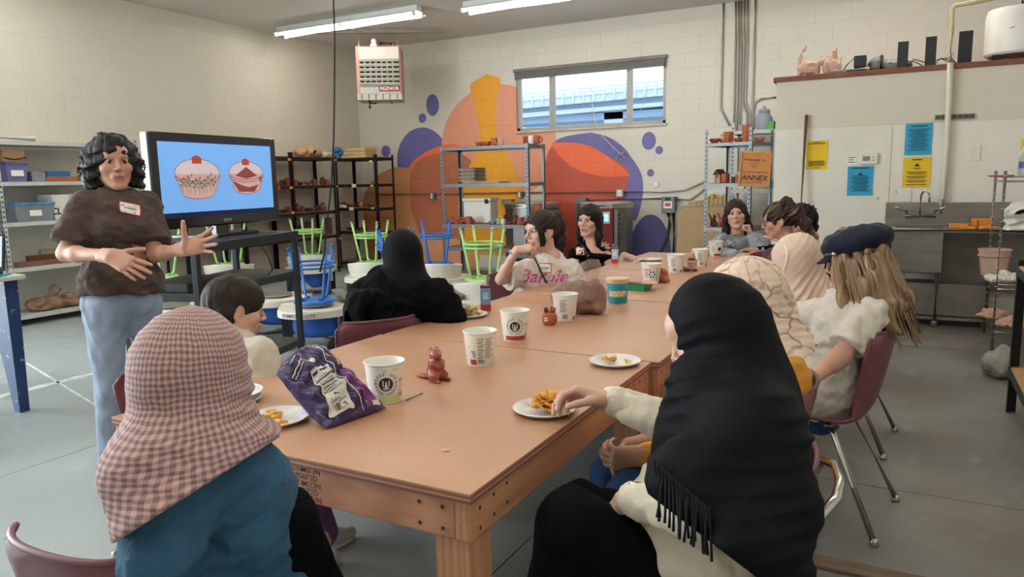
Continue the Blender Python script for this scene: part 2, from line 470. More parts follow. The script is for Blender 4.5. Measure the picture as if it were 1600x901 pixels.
# ---- sink partition
q = MB(); q.span((XP, YP, 0), (XR, YB-.02, ZP-.05)); WPART = struct(q.build('wall_partition', m_upper))
zs = PY(1300, 199, YP)[2]
xs = PY(1388, 250, YP)[0]
for a, b in ((XP, xs-.004), (xs+.004, XR)):
    q = MB(); q.span((a, YP-.012, 0.0), (b, YP, zs), .002); q.build('panel', m_white, WPART)
q = MB(); q.span((XP, YP-.006, zs+.004), (XR, YP, ZP-.05)); q.build('panel', m_upper, WPART)
q = MB(); q.span((xs-.02, YP-.02, 0.5), (xs+.02, YP-.011, zs-.02), .003); q.build('joint_strip', m_white, WPART)
m_capwood = mat('cap_timber', '#7d4a34', 0.6, var=0.3, scale=5, stretch=(1, 8, 8), bump=.2)
q = MB(); q.span((XP-.03, YP-.03, ZP-.05), (XR, YB-.1, ZP), .004); o = struct(q.build('trim_1', m_capwood))
m_peel = mat('rusty_stain', '#b98e62', 0.8, var=0.35, scale=30)
for (x, y, w, h) in ((1384, 345, .05, .10), (1370, 372, .03, .07), (1400, 300, .02, .04), (1372, 310, .02, .05)):
    c = PY(x, y, YP-.0123); q = MB(); pts = []
    for i in range(10):
        a_ = i/10*2*math.pi; r = RNG.uniform(.5, 1); pts.append((math.cos(a_)*w/2*r, math.sin(a_)*h/2*r))
    q.add([(c[0]+a_, c[1], c[2]+b_) for a_, b_ in pts], [tuple(range(10))]); q.build('stain', m_peel, WPART)

# ---- window
m_alu = mat('window_aluminium', '#8f8a82', 0.45, metal=0.4, var=0.06)
m_glass = mat('window_glass', '#eaf4fb', 0.02, var=0, trans=1.0); 
MATS['window_glass'].node_tree.nodes['Principled BSDF'].inputs['IOR'].default_value = 1.05
q = MB(); f = .045
q.span((WIN[0], YB+.02, WIN[2]), (WIN[1], YB+.10, WIN[2]+f)); q.span((WIN[0], YB+.02, WIN[3]-f), (WIN[1], YB+.10, WIN[3]))
q.span((WIN[0], YB+.02, WIN[2]), (WIN[0]+f, YB+.10, WIN[3])); q.span((WIN[1]-f, YB+.02, WIN[2]), (WIN[1], YB+.10, WIN[3]))
WN = struct(q.build('window_1', m_alu))
mx = [-4.78, -3.57]
for x in mx:
    q = MB(); q.span((x-.035, YB+.02, WIN[2]+f), (x+.035, YB+.10, WIN[3]-f)); q.build('mullion', m_alu, WN)
ed = [WIN[0]+f, mx[0]-.035, mx[0]+.035, mx[1]-.035, mx[1]+.035, WIN[1]-f]
for a, b in ((ed[0], ed[1]), (ed[2], ed[3]), (ed[4], ed[5])):
    q = MB(); q.span((a, YB+.058, WIN[2]+f), (b, YB+.062, WIN[3]-f)); q.build('pane', m_glass, WN)
m_sill = mat('window_trim', '#b9b2a6', 0.5)
q = MB(); q.span((WIN[0]-.02, YB-.03, WIN[2]-.03), (WIN[1]+.02, YB+.03, WIN[2]), .004); q.build('window_sill', m_sill, WN)
m_blind = mat('raised_blind', '#6f6a66', 0.5, var=0.25, scale=30, stretch=(.2, 1, 8))
q = MB()
for i in range(7): q.span((WIN[0]+.0, YB-.055, WIN[3]-.125+i*.015), (WIN[1]-.0, YB-.012, WIN[3]-.115+i*.015))
q.span((WIN[0]-.02, YB-.06, WIN[3]-.02), (WIN[1]+.02, YB-.008, WIN[3]+.025), .004)
o = q.build('window_blind', m_blind); tag(o, 'grey blind drawn up along the top of the high window', 'blind')
m_cordw = mat('white_cord', '#d8d6cf', 0.6, var=0)
q = MB()
a = PY(935, 192, YB-.05); pts = [PY(921, 118, YB-.06), PY(923, 150, YB-.06), PY(930, 190, YB-.06), PY(941, 212, YB-.05), PY(960, 232, YB-.04), PY(972, 241, YB-.03), PY(976, 236, YB-.03)]
q.tube(pts, .006, 5)
for e in ((963, 249), (970, 251), (976, 247)): q.tube([PY(966, 237, YB-.03), PY(*e, YB-.03)], .004, 4)
q.tube([PY(900, 118, YB-.06), PY(908, 150, YB-.06), PY(912, 168, YB-.06)], .003, 4); q.tube([PY(1019, 103, YB-.06), PY(1010, 140, YB-.06), PY(1002, 172, YB-.06)], .003, 4)
q.build('pull_cord', m_cordw, o)

# ---- the elevated road outside the window
m_conc = mat('pale_concrete', '#c3ccd6', 0.8, var=0.05, scale=1)
m_concd = mat('pale_concrete_girder', '#9fb3c9', 0.8, var=0.05, scale=1)
ov = thing('road_viaduct', 'pale elevated road viaduct with railing seen through the high window', 'viaduct', (-16, 42, 0))
def ovp(x, y): q_ = PY(x, y, 42); return q_
def band(name, pxs, m, dy=0):
    q = MB(); pts = [PY(x, y, 42+dy)-V(-16, 42, 0) for x, y in pxs]; n = len(pts)
    p = [a_ for a_ in pts]+[a_+V(0, 3.0, 0) for a_ in pts]
    q.add(p, [tuple(range(n)), tuple(range(2*n-1, n-1, -1))]+[(i, (i+1) % n, n+(i+1) % n, n+i) for i in range(n)])
    return q.build(name, m, ov)
band('parapet', [(790, 158), (1060, 134), (1060, 147), (790, 172)], m_conc)
band('girder', [(790, 166), (1060, 142), (1060, 158), (790, 186)], m_concd, .6)
band('beam_flange', [(790, 179), (1060, 157), (1060, 163), (790, 186)], m_conc, .2)
band('lower_girder', [(790, 186), (1060, 168), (1060, 180), (790, 196)], m_concd, .8)
for i in range(3):
    q = MB(); y0 = 143+i*5
    q.bar(PY(790, y0+7, 42)-V(-16, 42, 0), PY(1060, y0-19, 42)-V(-16, 42, 0), .12, .10); q.build('rail', m_conc, ov)
for i in range(16):
    x = 800+i*16; q = MB(); q.bar(PY(x, 142-(x-790)*.096+14, 42)-V(-16, 42, 0), PY(x, 160-(x-790)*.096+12, 42)-V(-16, 42, 0), .14, .14); q.build('rail_post', m_conc, ov)
for x in (-24, -16, -8):
    q = MB(); q.span((x+16-.6, .8, 0), (x+16+.6, 2.6, PY(800, 180, 42)[2])); q.build('pier', m_conc, ov)
q = MB(); q.span((-40, 20, -.3), (30, 80, 0)); o = struct(q.build('ground_outside', mat('asphalt_outside', '#8d9094', .9)))

# ================================================================== CEILING FIXTURES
m_fixt = mat('fixture_white', '#e6e6e2', 0.4, var=0.03)
m_tube = mat('fluorescent_tube', '#ffffff', 0.4, var=0, emit='#fff8ea', estr=40)
m_chrome = mat('chrome', '#b9b6b0', 0.22, metal=1.0, var=0.06)
def fixture(loc, label):
    t_ = thing('ceiling_light', label, 'ceiling light', (loc[0], loc[1], CEIL), 0, 'fluorescent strip lights')
    L = 1.22
    q = MB(); q.span((-L, -.05, -.075), (L, .05, 0), .006); q.build('housing', m_fixt, t_)
    q = MB()
    for s in (-1, 1):
        q = MB(); q.add([(-L, s*.05, -.07), (L, s*.05, -.07), (L, s*.15, -.105), (-L, s*.15, -.105), (-L, s*.05, -.064), (L, s*.05, -.064), (L, s*.15, -.099), (-L, s*.15, -.099)],
              [(0, 1, 2, 3), (4, 7, 6, 5), (0, 4, 5, 1), (2, 6, 7, 3), (0, 3, 7, 4), (1, 5, 6, 2)]); q.build('reflector', m_fixt, t_)
    for s in (-1, 1):
        for h in (-1, 1):
            q = MB(); q.cyl((h*.03, s*.095, -.118), (h*(L-.03), s*.095, -.118), .0145, seg=10); q.build('tube', m_tube, t_, smooth=True)
            q = MB()
            for e in (.022, L-.022): q.span((h*e-.012, s*.095-.02, -.14), (h*e+.012, s*.095+.02, -.085))
            q.build('tube_socket', m_fixt, t_, stuff=True)
    return t_
f0 = fixture(FIXTURES[0], 'white fluorescent strip light on the ceiling above the wall heater')
for i, p in enumerate(FIXTURES[1:]):
    lab = 'white fluorescent strip light on the ceiling nearest the high window' if i == 0 else 'unseen extra white fluorescent strip light on the ceiling behind the photographer or over the tables'
    dup(f0, (p[0], p[1], CEIL), None, lab)

# ---- unit heater hung from a channel
m_hgrey = mat('heater_grey', '#b8b6ae', 0.45, metal=0.2, var=0.06)
m_hpink = mat('heater_side_rose', '#b98c80', 0.5, var=0.06)
m_black = mat('black_void', '#121212', 0.7, var=0)
m_redlab = mat('badge_red', '#7c2430', 0.4, var=0.05)
m_whitep = mat('white_print', '#eeeae2', 0.5, var=0)
HY = 8.75
a = PY(562, 68, HY); b = PY(621, 150, HY)
hx0, hx1, hz1, hz0 = a[0], b[0], PY(592, 71, HY)[2], PY(592, 146, HY)[2]
hc = V((hx0+hx1)/2, HY, hz0); W = hx1-hx0; HH = hz1-hz0
ht = thing('unit_heater', 'grey and rose gas unit heater hung in the corner under the ceiling', 'heater', hc, .55)
q = MB(); q.span((-W/2, .02, 0), (W/2, .55, HH), .006); q.build('casing', m_hpink, ht)
for z0_, z1_ in ((.72*HH, HH-.02), (0, .18*HH)):
    q = MB(); q.span((-W/2+.05, -.005, z0_), (W/2-.02, .03, z1_)); q.build('front_panel', m_hgrey, ht)
q = MB(); q.span((-W/2+.055, .0, .18*HH), (W/2-.025, .018, .72*HH)); q.build('grille_back', m_black, ht)
for i in range(6):
    z = (.20+.54*i/5.4)*HH; q = MB(); q.box((.015, -.012, z), (W-.075, .05, .028), rotx(.5)); q.build('louvre', m_hgrey, ht)
for i in range(6):
    x = -W/2+.055+(W-.08)*(i+.9)/7; q = MB(); q.span((x-.012, -.004, .18*HH), (x+.012, .02, .72*HH)); q.build('vane', m_hgrey, ht)
q = MB(); q.span((0, -.012, .045*HH), (W/2-.02, -.004, .155*HH)); bd = q.build('name_badge', m_redlab, ht)
q = MB(); text_on(q, 'REZNOR', (W/4-.012, -.0125, .10*HH), (1, 0, 0), (0, 0, 1), .068, bold=.012); q.build('lettering', m_whitep, bd, stuff=True)
q = MB(); q.span((-W/2, .0, -.09), (W/2, .5, 0)); q.build('burner_tray', m_hgrey, ht)
q = MB()
for i in range(6): q.span((-W/2+.06+i*W/6.3, -.004, -.085), (-W/2+.07+i*W/6.3, .002, -.005))
q.build('tray_slot', m_black, ht, stuff=True)
q = MB(); q.tube([(-W/4, .1, -.09), (-W/4, .1, -.2)], .022, 8); q.tube([(-W/4, .1, -.13), (-W/4+.1, .1, -.13)], .016, 8); q.tube([(W/4, .1, -.09), (W/4, .1, -.14)], .012, 6); q.build('gas_valve', m_black, ht)
q = MB(); q.lathe([(.10, 0), (.10, .06), (.085, .07), (.085, .13)], 16, (-.06, .25, HH)); q.tube([(.02, .25, HH+.08), (.2, .25, HH+.07), (.24, .25, HH)], .02, 7); q.build('flue_collar', m_chrome, ht, angle=40)
for x in (-W/2+.03, W/2-.05):
    q = MB(); q.tube([(x, .2, HH-.01), (x, .2, CEIL-hz0-.03)], .007, 6); q.build('hanger_rod', m_chrome, ht)
q = MB(); q.span((-W/2-1.0, .17, CEIL-hz0-.06), (W/2+.65, .23, CEIL-hz0-.002)); q.build('channel', mat('channel_steel', '#8f8981', .5, metal=.5), ht)

# ---- hanging power cord
cb_ = [PD(523, -40, 5.2), PD(523, 60, 5.2), PD(522.5, 150, 5.2), PD(521.5, 215, 5.2), PD(518, 285, 5.2), PD(511, 350, 5.2), PD(507, 395, 5.2), PD(500, 425, 5.2)]
cb_ = [V(cb_[0][0], cb_[0][1], CEIL)]+cb_[1:]
q = MB(); q.tube(cb_, .0065, 7); single('power_cord', q, m_black, 'black power cord hanging straight down from the ceiling', 'cord', V(*cb_[0]), smooth=True)

# ================================================================== WALL FITTINGS
m_cond = mat('conduit_grey', '#a7a198', 0.5, metal=0.3, var=0.05)
m_conr = mat('conduit_painted', '#8f5a44', 0.55, var=0.1)
def pipe(pts, r, m, label, Y=YB-.02, name='conduit', group=None):
    q = MB(); P = [PY(x, y, Y) for x, y in pts]; P[0][2] = min(P[0][2], CEIL)
    q.tube(P, r, 8); return single(name, q, m, label, 'pipe', P[0], group, smooth=True)
pipe([(1131, -20), (1129, 60), (1126, 170), (1140, 196)], .014, m_cond, 'grey conduit bending right at its foot, outermost from the partition')
for i, (xa, xb, ye) in enumerate(((1150, 1147, 205), (1155, 1152, 205), (1159, 1157, 205), (1164, 1160, 170), (1169, 1165, 172))):
    pts = [(xa, -20), (xa-.8, 60), (xb, 160)]+([(xb-.5, ye)] if i < 3 else [(xb+7, 178), (xb+8, 205)])
    pipe(pts, .012, m_cond, 'grey conduit running down the cream wall in a close bundle', group='bundle of conduits')
pipe([(1181, -20), (1179, 50), (1176, 160), (1174, 205)], .014, m_cond, 'grey conduit on the cream wall alone, nearest the partition')
pipe([(1213, 152), (1190, 154), (1180, 160), (1177, 172), (1177, 205)], .016, m_cond, 'grey conduit curving from the partition end down the wall')
pipe([(592, 304), (679, 303), (815, 301), (966, 299.5)], .013, m_conr, 'thin conduit running level across the painted mural')
pipe([(966, 299.5), (1040, 300), (1070, 297), (1100, 284)], .013, m_cond, 'thin grey conduit rising right from the mural to the pot rack')
pipe([(1052, 311), (1078, 312), (1095, 300), (1102, 294)], .016, m_cond, 'grey conduit curving from the switch box towards the pot rack')
pipe([(906, 313), (1036, 310)], .014, m_cond, 'short conduit between the kiln switch boxes')
m_box = mat('switchbox_grey', '#6e726f', 0.5, metal=0.2)
def wallbox(x0, y0, x1, y1, label, name='electrical_box', dep=.09, extra=None, m=None):
    a = PY(x0, y0, YB); b = PY(x1, y1, YB); w = b[0]-a[0]; h = a[2]-b[2]
    t_ = thing(name, label, 'electrical box', ((a[0]+b[0])/2, YB, b[2]))
    q = MB(); q.span((-w/2, -dep, 0), (w/2, 0, h), .006); q.build('enclosure', m or m_box, t_)
    if extra == 'outlet':
        q = MB()
        for s in (-.5, .5): q.lathe([(.02, 0), (.017, .006)], 10, (0, -dep, h/2+s*h*.4), rotx(math.pi/2))
        q.build('socket', m_whitep, t_, stuff=True)
    if extra == 'label':
        q = MB(); q.span((-w*.32, -dep-.002, h*.3), (w*.32, -dep, h*.72)); l_ = q.build('warning_label', m_whitep, t_)
        q = MB(); q.span((-w*.22, -dep-.003, h*.42), (w*.22, -dep-.002, h*.62)); q.build('label_print', mat('label_red', '#b53a44', .5), l_)
        q = MB(); q.span((-w*.2, -dep-.002, h*.80), (w*.2, -dep, h*.93)); q.build('name_plate', m_black, t_)
    return t_
wallbox(675, 301, 683, 311, 'small grey outlet box on the brown part of the mural', extra='outlet')
wallbox(812, 299, 819, 309, 'small grey outlet box on the yellow part of the mural', extra='outlet')
wallbox(966, 296, 976, 307, 'small pale outlet box beside the blue mural shape', extra='outlet', m=m_hgrey)
wallbox(1022, 284, 1030, 292, 'small cream outlet on the bare wall right of the mural', extra='outlet', m=m_white, dep=.02)
wallbox(1038, 307, 1058, 332, 'grey switch box with a red and white label beside the mural', extra='label', dep=.14)
wallbox(904, 309, 920, 345, 'grey switch box behind the red kiln', dep=.12)
wallbox(788, 311, 804, 320, 'dark grey box on the yellow part of the mural', dep=.1)
m_bcable = mat('black_cable', '#1d1c1c', 0.5, var=0)
q = MB(); q.tube([PY(1044, 332, YB-.06), PY(1046, 350, YB-.05), PY(1043, 372, YB-.12), PY(1035, 390, YB-.3), PY(1028, 402, YB-.5)], .022, 8); single('kiln_cable', q, m_bcable, 'thick black cable drooping from the labelled switch box', 'cable', PY(1044, 332, YB), smooth=True)
q = MB(); q.tube([PY(1053, 332, YB-.05), PY(1053, 400, YB-.05)], .026, 8); single('conduit', q, m_bcable, 'straight black conduit below the labelled switch box', 'pipe', PY(1053, 332, YB), smooth=True)

# ---- papers and fittings on the partition
YW = YP-.0125
m_py = mat('yellow_paper', '#e8bf22', 0.7, var=0.04); m_pb = mat('blue_paper', '#2d9fc8', 0.7, var=0.04); m_ink = mat('print_ink', '#20242a', 0.7, var=0)
def sheet(c, label, m, name='notice', lines=(), head=None, arc=None, tri=False, nlines=0):
    P = [PY(x, y, YW) for x, y in c]; cen = sum(P)/4; w = (np.linalg.norm(P[1]-P[0])+np.linalg.norm(P[2]-P[3]))/2; h = (np.linalg.norm(P[3]-P[0])+np.linalg.norm(P[2]-P[1]))/2
    t_ = thing(name, label, 'notice', cen-V(0, 0, h/2))
    q = MB(); nn = 6
    def fn(u, v): return (-w/2+u*w, -.002-.004*math.sin(u*3.1+v*2)**2-.006*(abs(v-.5)*2)**4, v*h)
    q.grid(fn, nn, nn); o_ = q.build('sheet', m, t_, smooth=True)
    q = MB(); o = V(0, -.013, 0); r_, u_ = (1, 0, 0), (0, 0, 1)
    if head: text_on(q, head, o+V(0, 0, h*.91), r_, u_, h*.055, bold=.01)
    for (yy, wd, s_) in lines: rect_on(q, o, r_, u_, -w*wd/2, w*wd/2, h*yy, h*(yy+s_))
    if tri:
        q.add([(-.022, -.0135, h*.70), (.022, -.0135, h*.70), (0, -.0135, h*.80)], [(0, 1, 2)])
    if q.n: q.build('print', m_ink, o_, stuff=True)
    return t_
sheet([(1261, 220), (1294, 219), (1292, 264), (1259, 265)], 'yellow notice taped to the partition beside the wooden pole', m_py,
      lines=[(.93, .4, .02), (.88, .8, .025), (.28, .7, .018), (.24, .75, .018), (.20, .75, .018), (.16, .75, .018), (.12, .7, .018), (.05, .3, .02)])
sheet([(1325, 260), (1365, 259), (1363, 305), (1323, 305)], 'blue notice on the partition below the thermostat', m_pb, tri=True,
      lines=[(.92, .7, .03), (.66, .6, .018)]+[(.60-.05*i, .72-.1*(i % 3), .018) for i in range(10)])
sheet([(1415, 193), (1458, 192), (1455, 242), (1413, 242)], 'blue notice on the partition above a yellow one', m_pb,
      lines=[(.9, .6, .03)]+[(.80-.055*i, .78-.12*(i % 3), .018) for i in range(13)])
sheet([(1412, 246), (1455, 245), (1453, 293), (1409, 292)], 'yellow warning notice with a black triangle above the sink', m_py, tri=True,
      lines=[(.9, .35, .035), (.62, .25, .02)]+[(.50-.055*i-.03*(i//2), .74-.14*(i % 2), .02) for i in range(7)])
q = MB()
a = PY(1324, 245, YW); b = PY(1338, 256, YW)
t_ = thing('paper_slip', 'small white slip of print beside the thermostat', 'note', (a[0], YW, b[2]))
q = MB(); q.span((0, -.002, 0), (b[0]-a[0], 0, a[2]-b[2])); sl = q.build('slip', m_whitep, t_)
q = MB()
for i in range(3): q.span((.01, -.0026, .015+i*.022), (b[0]-a[0]-.01-.015*(i % 2), -.002, .022+i*.022))
q.build('print', m_ink, sl, stuff=True)
a = PY(1343, 240, YW); b = PY(1371, 256, YW); w = b[0]-a[0]; h = a[2]-b[2]
t_ = thing('thermostat', 'white wall thermostat with a grey screen', 'thermostat', ((a[0]+b[0])/2, YW, b[2]))
q = MB(); q.span((-w/2, -.035, 0), (w/2, 0, h), .008); q.build('case', m_white, t_)
q = MB(); q.span((-w*.3, -.037, h*.3), (w*.1, -.034, h*.75)); q.build('screen', mat('lcd_grey', '#7d857c', .3), t_)
q = MB()
for i in range(2): q.span((w*.2, -.038, h*(.25+.3*i)), (w*.35, -.034, h*(.42+.3*i)), .001)
q.build('button', m_hgrey, t_)
a = PY(1516, 229, YW); b = PY(1531, 251, YW)
q = MB(); q.span((a[0], YW-.008, b[2]), (b[0], YW, a[2]), .002); single('wall_plate', q, m_white, 'blank white wall plate right of the pipe', 'wall plate', (a[0], YW, b[2]))
a = PY(1407, 294, YW); b = PY(1423, 314, YW)
q = MB(); q.span((a[0], YW-.008, b[2]), (b[0], YW, a[2]), .002); single('wall_plate', q, m_white, 'blank white wall plate beside the tap', 'wall plate', (a[0], YW, b[2]))
m_pvc = mat('pvc_white', '#d9d3c0', 0.4, var=0.04)
t_ = thing('drain_pipe', 'white plastic pipe running down the partition to the sink', 'pipe', PY(1472, 330, YW))
base = V(*t_.location)
q = MB(); P = [PY(x, y, YW-.046) for x, y in ((1469, 333), (1472, 318), (1478, 240), (1483, 150), (1485, 98))]; q.tube(P, .026, 12); q.build('lower_pipe', m_pvc, t_, smooth=True, off=base)
q = MB(); P = [PY(x, y, YW-.046) for x, y in ((1484, 98), (1487, 50), (1488, 14), (1492, 9), (1520, 4), (1570, -6))]; q.tube(P, .020, 12); q.build('upper_pipe', mat('pvc_cream', '#cdbf93', .45), t_, smooth=True, off=base)
for y in (88, 316):
    q = MB(); x = 1485 if y < 100 else 1472; a = PY(x, y-5, YW-.046); b = PY(x, y+6, YW-.046); q.cyl(a, b, .033, seg=12); q.build('coupling', m_pvc, t_, smooth=True, off=base)
q = MB(); a = PY(1461, 183.5, YW-.008); b = PY(1523, 181, YW-.008); q.bar(a, b, .014, .045); o = single('pipe_bracket', q, mat('bracket_steel', '#6b665e', .5, metal=.6), 'slotted steel bracket across the white pipe', 'bracket', a)
q = MB()
for i in range(7): q.box(a+(b-a)*(i+.5)/7+V(0, -.008, 0), (.03, .002, .012))
q.build('slot', m_black, o, off=a, stuff=True)
# broom pole leaning on the partition
a = PY(1260, 180, YP-.04); b = PY(1251, 330, YP-.10); d = (b-a)/(a[2]-b[2]); foot = a+d*a[2]
t_ = thing('wooden_pole', 'long brown wooden pole leaning on the partition by a yellow notice', 'pole', (foot[0], foot[1], 0))
q = MB(); q.tube([a-V(*t_.location), foot-V(*t_.location)], .017, 10); q.build('shaft', mat('pole_wood', '#8a6a4b', .6, var=.25, stretch=(8, 8, 1)), t_, smooth=True)
q = MB(); q.cyl(a-V(*t_.location)-V(0, 0, .0), a-V(*t_.location)+V(0, 0, .012), .018, .012, 10); q.build('end_cap', m_cond, t_)
# ================================================================== WORK TABLES
m_ttop, t = new_mat('table_hardboard')
_o = t.pos()
_c = t.mix(t.ramp(t.noise(2.0, 6, _o), [(0.3, (0, 0, 0, 1)), (0.7, (1, 1, 1, 1))]), lin('#a87d60'), lin('#b68a6c'))
_c = t.mix(t.ramp(t.noise(30, 3, t.scalevec(_o, (1, .35, 1))), [(0.70, (0, 0, 0, 1)), (0.76, (.5, .5, .5, 1))]), _c, lin('#96694f'))
t.link(_c, t.bsdf.inputs['Base Color']); t.bsdf.inputs['Roughness'].default_value = 0.42
t.bump(t.noise(60, 4, _o), 0.06, 0.003)
def wood(name, a, b, stretch, rough=.6):
    m, t = new_mat(name); v = t.scalevec(t.obj(), stretch)
    n = t.noise(7, 6, v, .6)
    w = t.node('ShaderNodeTexWave'); w.inputs['Scale'].default_value = 1.6; w.inputs['Distortion'].default_value = 7; w.inputs['Detail'].default_value = 3; w.inputs['Detail Scale'].default_value = .8
    t.link(v, w.inputs['Vector'])
    c = t.mix(t.math('MULTIPLY_ADD', w.outputs['Fac'], .55, t.math('MULTIPLY', n, .5)), lin(a), lin(b))
    t.link(c, t.bsdf.inputs['Base Color']); t.bsdf.inputs['Roughness'].default_value = rough
    t.bump(w.outputs['Fac'], .12, .003); return m
m_tx = wood('lumber_along_x', '#9c6a4f', '#c08a6c', (1.2, 12, 12)); m_ty = wood('lumber_along_y', '#9c6a4c', '#c28d6a', (12, 1.2, 12)); m_tz = wood('lumber_along_z', '#a26e50', '#c6916e', (12, 12, 1.2))
m_ply = [mat('ply_a', '#8a5b49', .7), mat('ply_b', '#b98a74', .7), mat('ply_c', '#7a4a44', .7)]
m_stamp = mat('stamp_ink', '#5b4136', 0.8); m_screw = mat('screw_dark', '#3a2c26', 0.6)
TZ = 0.76; TW = 1.19
TABLES = [(-1.955, 1.212, 0), (-1.945, 2.43, .004), (-1.955, 3.65, 0), (-1.95, 4.875, 0)]
TLAB = ['square tan work table with stamped front board, holding the purple chip bag', 'square tan work table with the clay bag on it',
        'square tan work table with the green tray on it', 'square tan work table where the grey-hooded girl sits']
for i, (tx, ty, dx) in enumerate(TABLES):
    x0, x1 = 0, TW+dx*4; y0, y1 = 0, 1.208
    t_ = thing('work_table', TLAB[i], 'table', (tx, ty, 0), 0, 'row of square work tables')
    q = MB(); q.span((x0, y0, TZ-.006), (x1, y1, TZ), .0015); q.build('tabletop', m_ttop, t_)
    for k in range(3):
        q = MB(); e = .001*(k % 2); q.span((x0+e, y0+e, TZ-.006-.0055*(k+1)), (x1-e, y1-e, TZ-.006-.0055*k)); q.build('ply_layer', m_ply[k], t_)
    za, zb = TZ-.0225-.089, TZ-.0226; ins = .006
    for (a, b, m, nm) in (((x0+ins, y0+ins, za), (x0+ins+.038, y1-ins, zb), m_ty, 'side'), ((x1-ins-.038, y0+ins, za), (x1-ins, y1-ins, zb), m_ty, 'side'),
                      ((x0+ins+.0385, y0+ins, za), (x1-ins-.0385, y0+ins+.038, zb), m_tx, 'end'), ((x0+ins+.0385, y1-ins-.038, za), (x1-ins-.0385, y1-ins, zb), m_tx, 'end')):
        q = MB(); q.span(a, b, .003); ap = q.build('apron_board', m, t_)
        q = MB(); rr = rotx(math.pi/2)
        if nm == 'end' and a[1] < .1:
            for sx in (.03, .09):
                for sz in (.02, .068):
                    for ex in (b[0]-sx, a[0]+sx): q.lathe([(.0045, 0), (.0045, .002)], 8, (ex, a[1]+.0005, a[2]+sz), rr)
            q.build('screw_heads', m_screw, ap, stuff=True)
            if i == 0:
                q = MB(); cx = a[0]+.66-.0
                for k, s_ in enumerate(('STIMSON', '8S&P2D', 'STIMSON', '8S&P2D', 'STIMSON')):
                    text_on(q, s_, (PZ(494, 745, .70)[0]-tx, a[1]-.0002, zb-.008-.0175*k), (1, 0, 0), (0, 0, 1), .021, bold=.008, lift=.0004)
                q.build('lumber_stamp', m_stamp, ap, stuff=True)
        elif nm == 'side' and a[0] > .5:
            ry = roty(math.pi/2)
            for sy in (.04, .1, .16):
                for ex in (a[1]+sy, b[1]-sy): 
                    for sz in (.02, .066): q.lathe([(.0045, 0), (.0045, .002)], 8, (b[0]-.0012, ex, a[2]+sz+.006*math.sin(sy*90)), ry)
            q.build('screw_heads', m_screw, ap, stuff=True)
    for ex in (x0+.012, x1-.012-.089):
        for ey in (y0+.012, y1-.012-.089):
            q = MB(); q.span((ex, ey, 0), (ex+.089, ey+.089, za-.0005), .004); q.build('leg', m_tz, t_)

# ================================================================== SHELL CHAIRS
m_shell = mat('maroon_shell', '#6b3a44', 0.42, var=0.12, scale=3, bump=.15, bscale=220, bdist=.001)
def chair_shell(u, v):
    """u across (0..1), v from front lip to top of the back"""
    prof = [(.215, .400), (.205, .425), (.10, .437), (-.02, .428), (-.13, .424), (-.185, .445), (-.212, .50), (-.232, .58), (-.252, .68), (-.268, .765), (-.272, .800)]
    wid = [.20, .215, .222, .222, .212, .19, .178, .182, .196, .20, .165]
    s = v*(len(prof)-1); k = min(int(s), len(prof)-2); f = s-k
    y = prof[k][0]*(1-f)+prof[k+1][0]*f; z = prof[k][1]*(1-f)+prof[k+1][1]*f; w = wid[k]*(1-f)+wid[k+1]*f
    a = u*2-1; back = min(1, max(0, (v-.45)/.2)); seat = 1-back
    x = w*math.sin(a*1.25)/math.sin(1.25)
    z += seat*.028*abs(a)**3; y += back*.052*abs(a)**2.2
    return (x, y, z)
def make_chair(label, backtube=False):
    t_ = thing('shell_chair', label, 'chair', (0, 0, 0), 0, 'maroon shell chairs')
    q = MB(); nu, nv = 15, 31; th = .007
    q.grid(chair_shell, nu, nv)
    o = q.build('seat_shell', m_shell, t_, smooth=True)
    md = o.modifiers.new('thickness', 'SOLIDIFY'); md.thickness = th; md.offset = 0
    md = o.modifiers.new('smooth', 'SUBSURF'); md.levels = 1; md.render_levels = 1
    # rolled rim
    rim = [chair_shell(0, k/20) for k in range(21)]+[chair_shell(k/14, 1) for k in range(1, 15)]+[chair_shell(1, 1-k/20) for k in range(1, 21)]+[chair_shell(1-k/14, 0) for k in range(1, 14)]
    q = MB(); q.tube(rim, .0075, 6, closed=True); q.build('rolled_rim', m_shell, t_, smooth=True)
    for s in (-1, 1):
        for (fx, fy, tx_, ty_) in ((.235, .235, .15, .10), (.235, -.275, .15, -.08)):
            q = MB(); q.tube([(s*fx, fy, .012), (s*(tx_+.018), ty_+.02*np.sign(fy), .385), (s*tx_, ty_, .405), (s*(tx_-.06), ty_*.8, .41)], .0125, 10)
            lg = q.build('leg', m_chrome, t_, smooth=True)
            q = MB(); q.lathe([(.006, 0), (.017, .002), (.018, .008), (.013, .02), (.012, .03)], 12, (s*fx, fy, 0)); q.build('foot_glide', m_chrome, lg, smooth=True)
    q = MB(); q.bar((-.16, .09, .412), (.16, .09, .412), .03, .012); q.bar((-.16, -.075, .412), (.16, -.075, .412), .03, .012); q.build('seat_bracket', m_chrome, t_, stuff=True)
    if backtube:
        q = MB(); pts = [(-.175, -.10, .40), (-.185, -.20, .45), (-.19, -.235, .55), (-.19, -.262, .68), (-.165, -.285, .735), (-.10, -.315, .75), (0, -.325, .75)]
        pts = pts+[(-a, b, c) for a, b, c in pts[-2::-1]]
        q.tube(pts, .0115, 10); q.build('back_tube', m_chrome, t_, smooth=True)
    return t_
CH0 = make_chair('maroon shell chair under the woman in the navy cap')
CH0.location = (-.29, 3.20, 0); CH0.rotation_euler = (0, 0, math.radians(82))
dup(CH0, (-.30, 4.15, 0), math.radians(85), 'maroon shell chair under the woman in the beige headscarf')
dup(CH0, (-.48, 2.43, 0), math.radians(97), 'maroon shell chair under the girl in the mustard top', scale=.93)
dup(CH0, (-2.23, 2.65, 0), math.radians(58), 'maroon shell chair under the woman in the black hood, facing the chip plate')
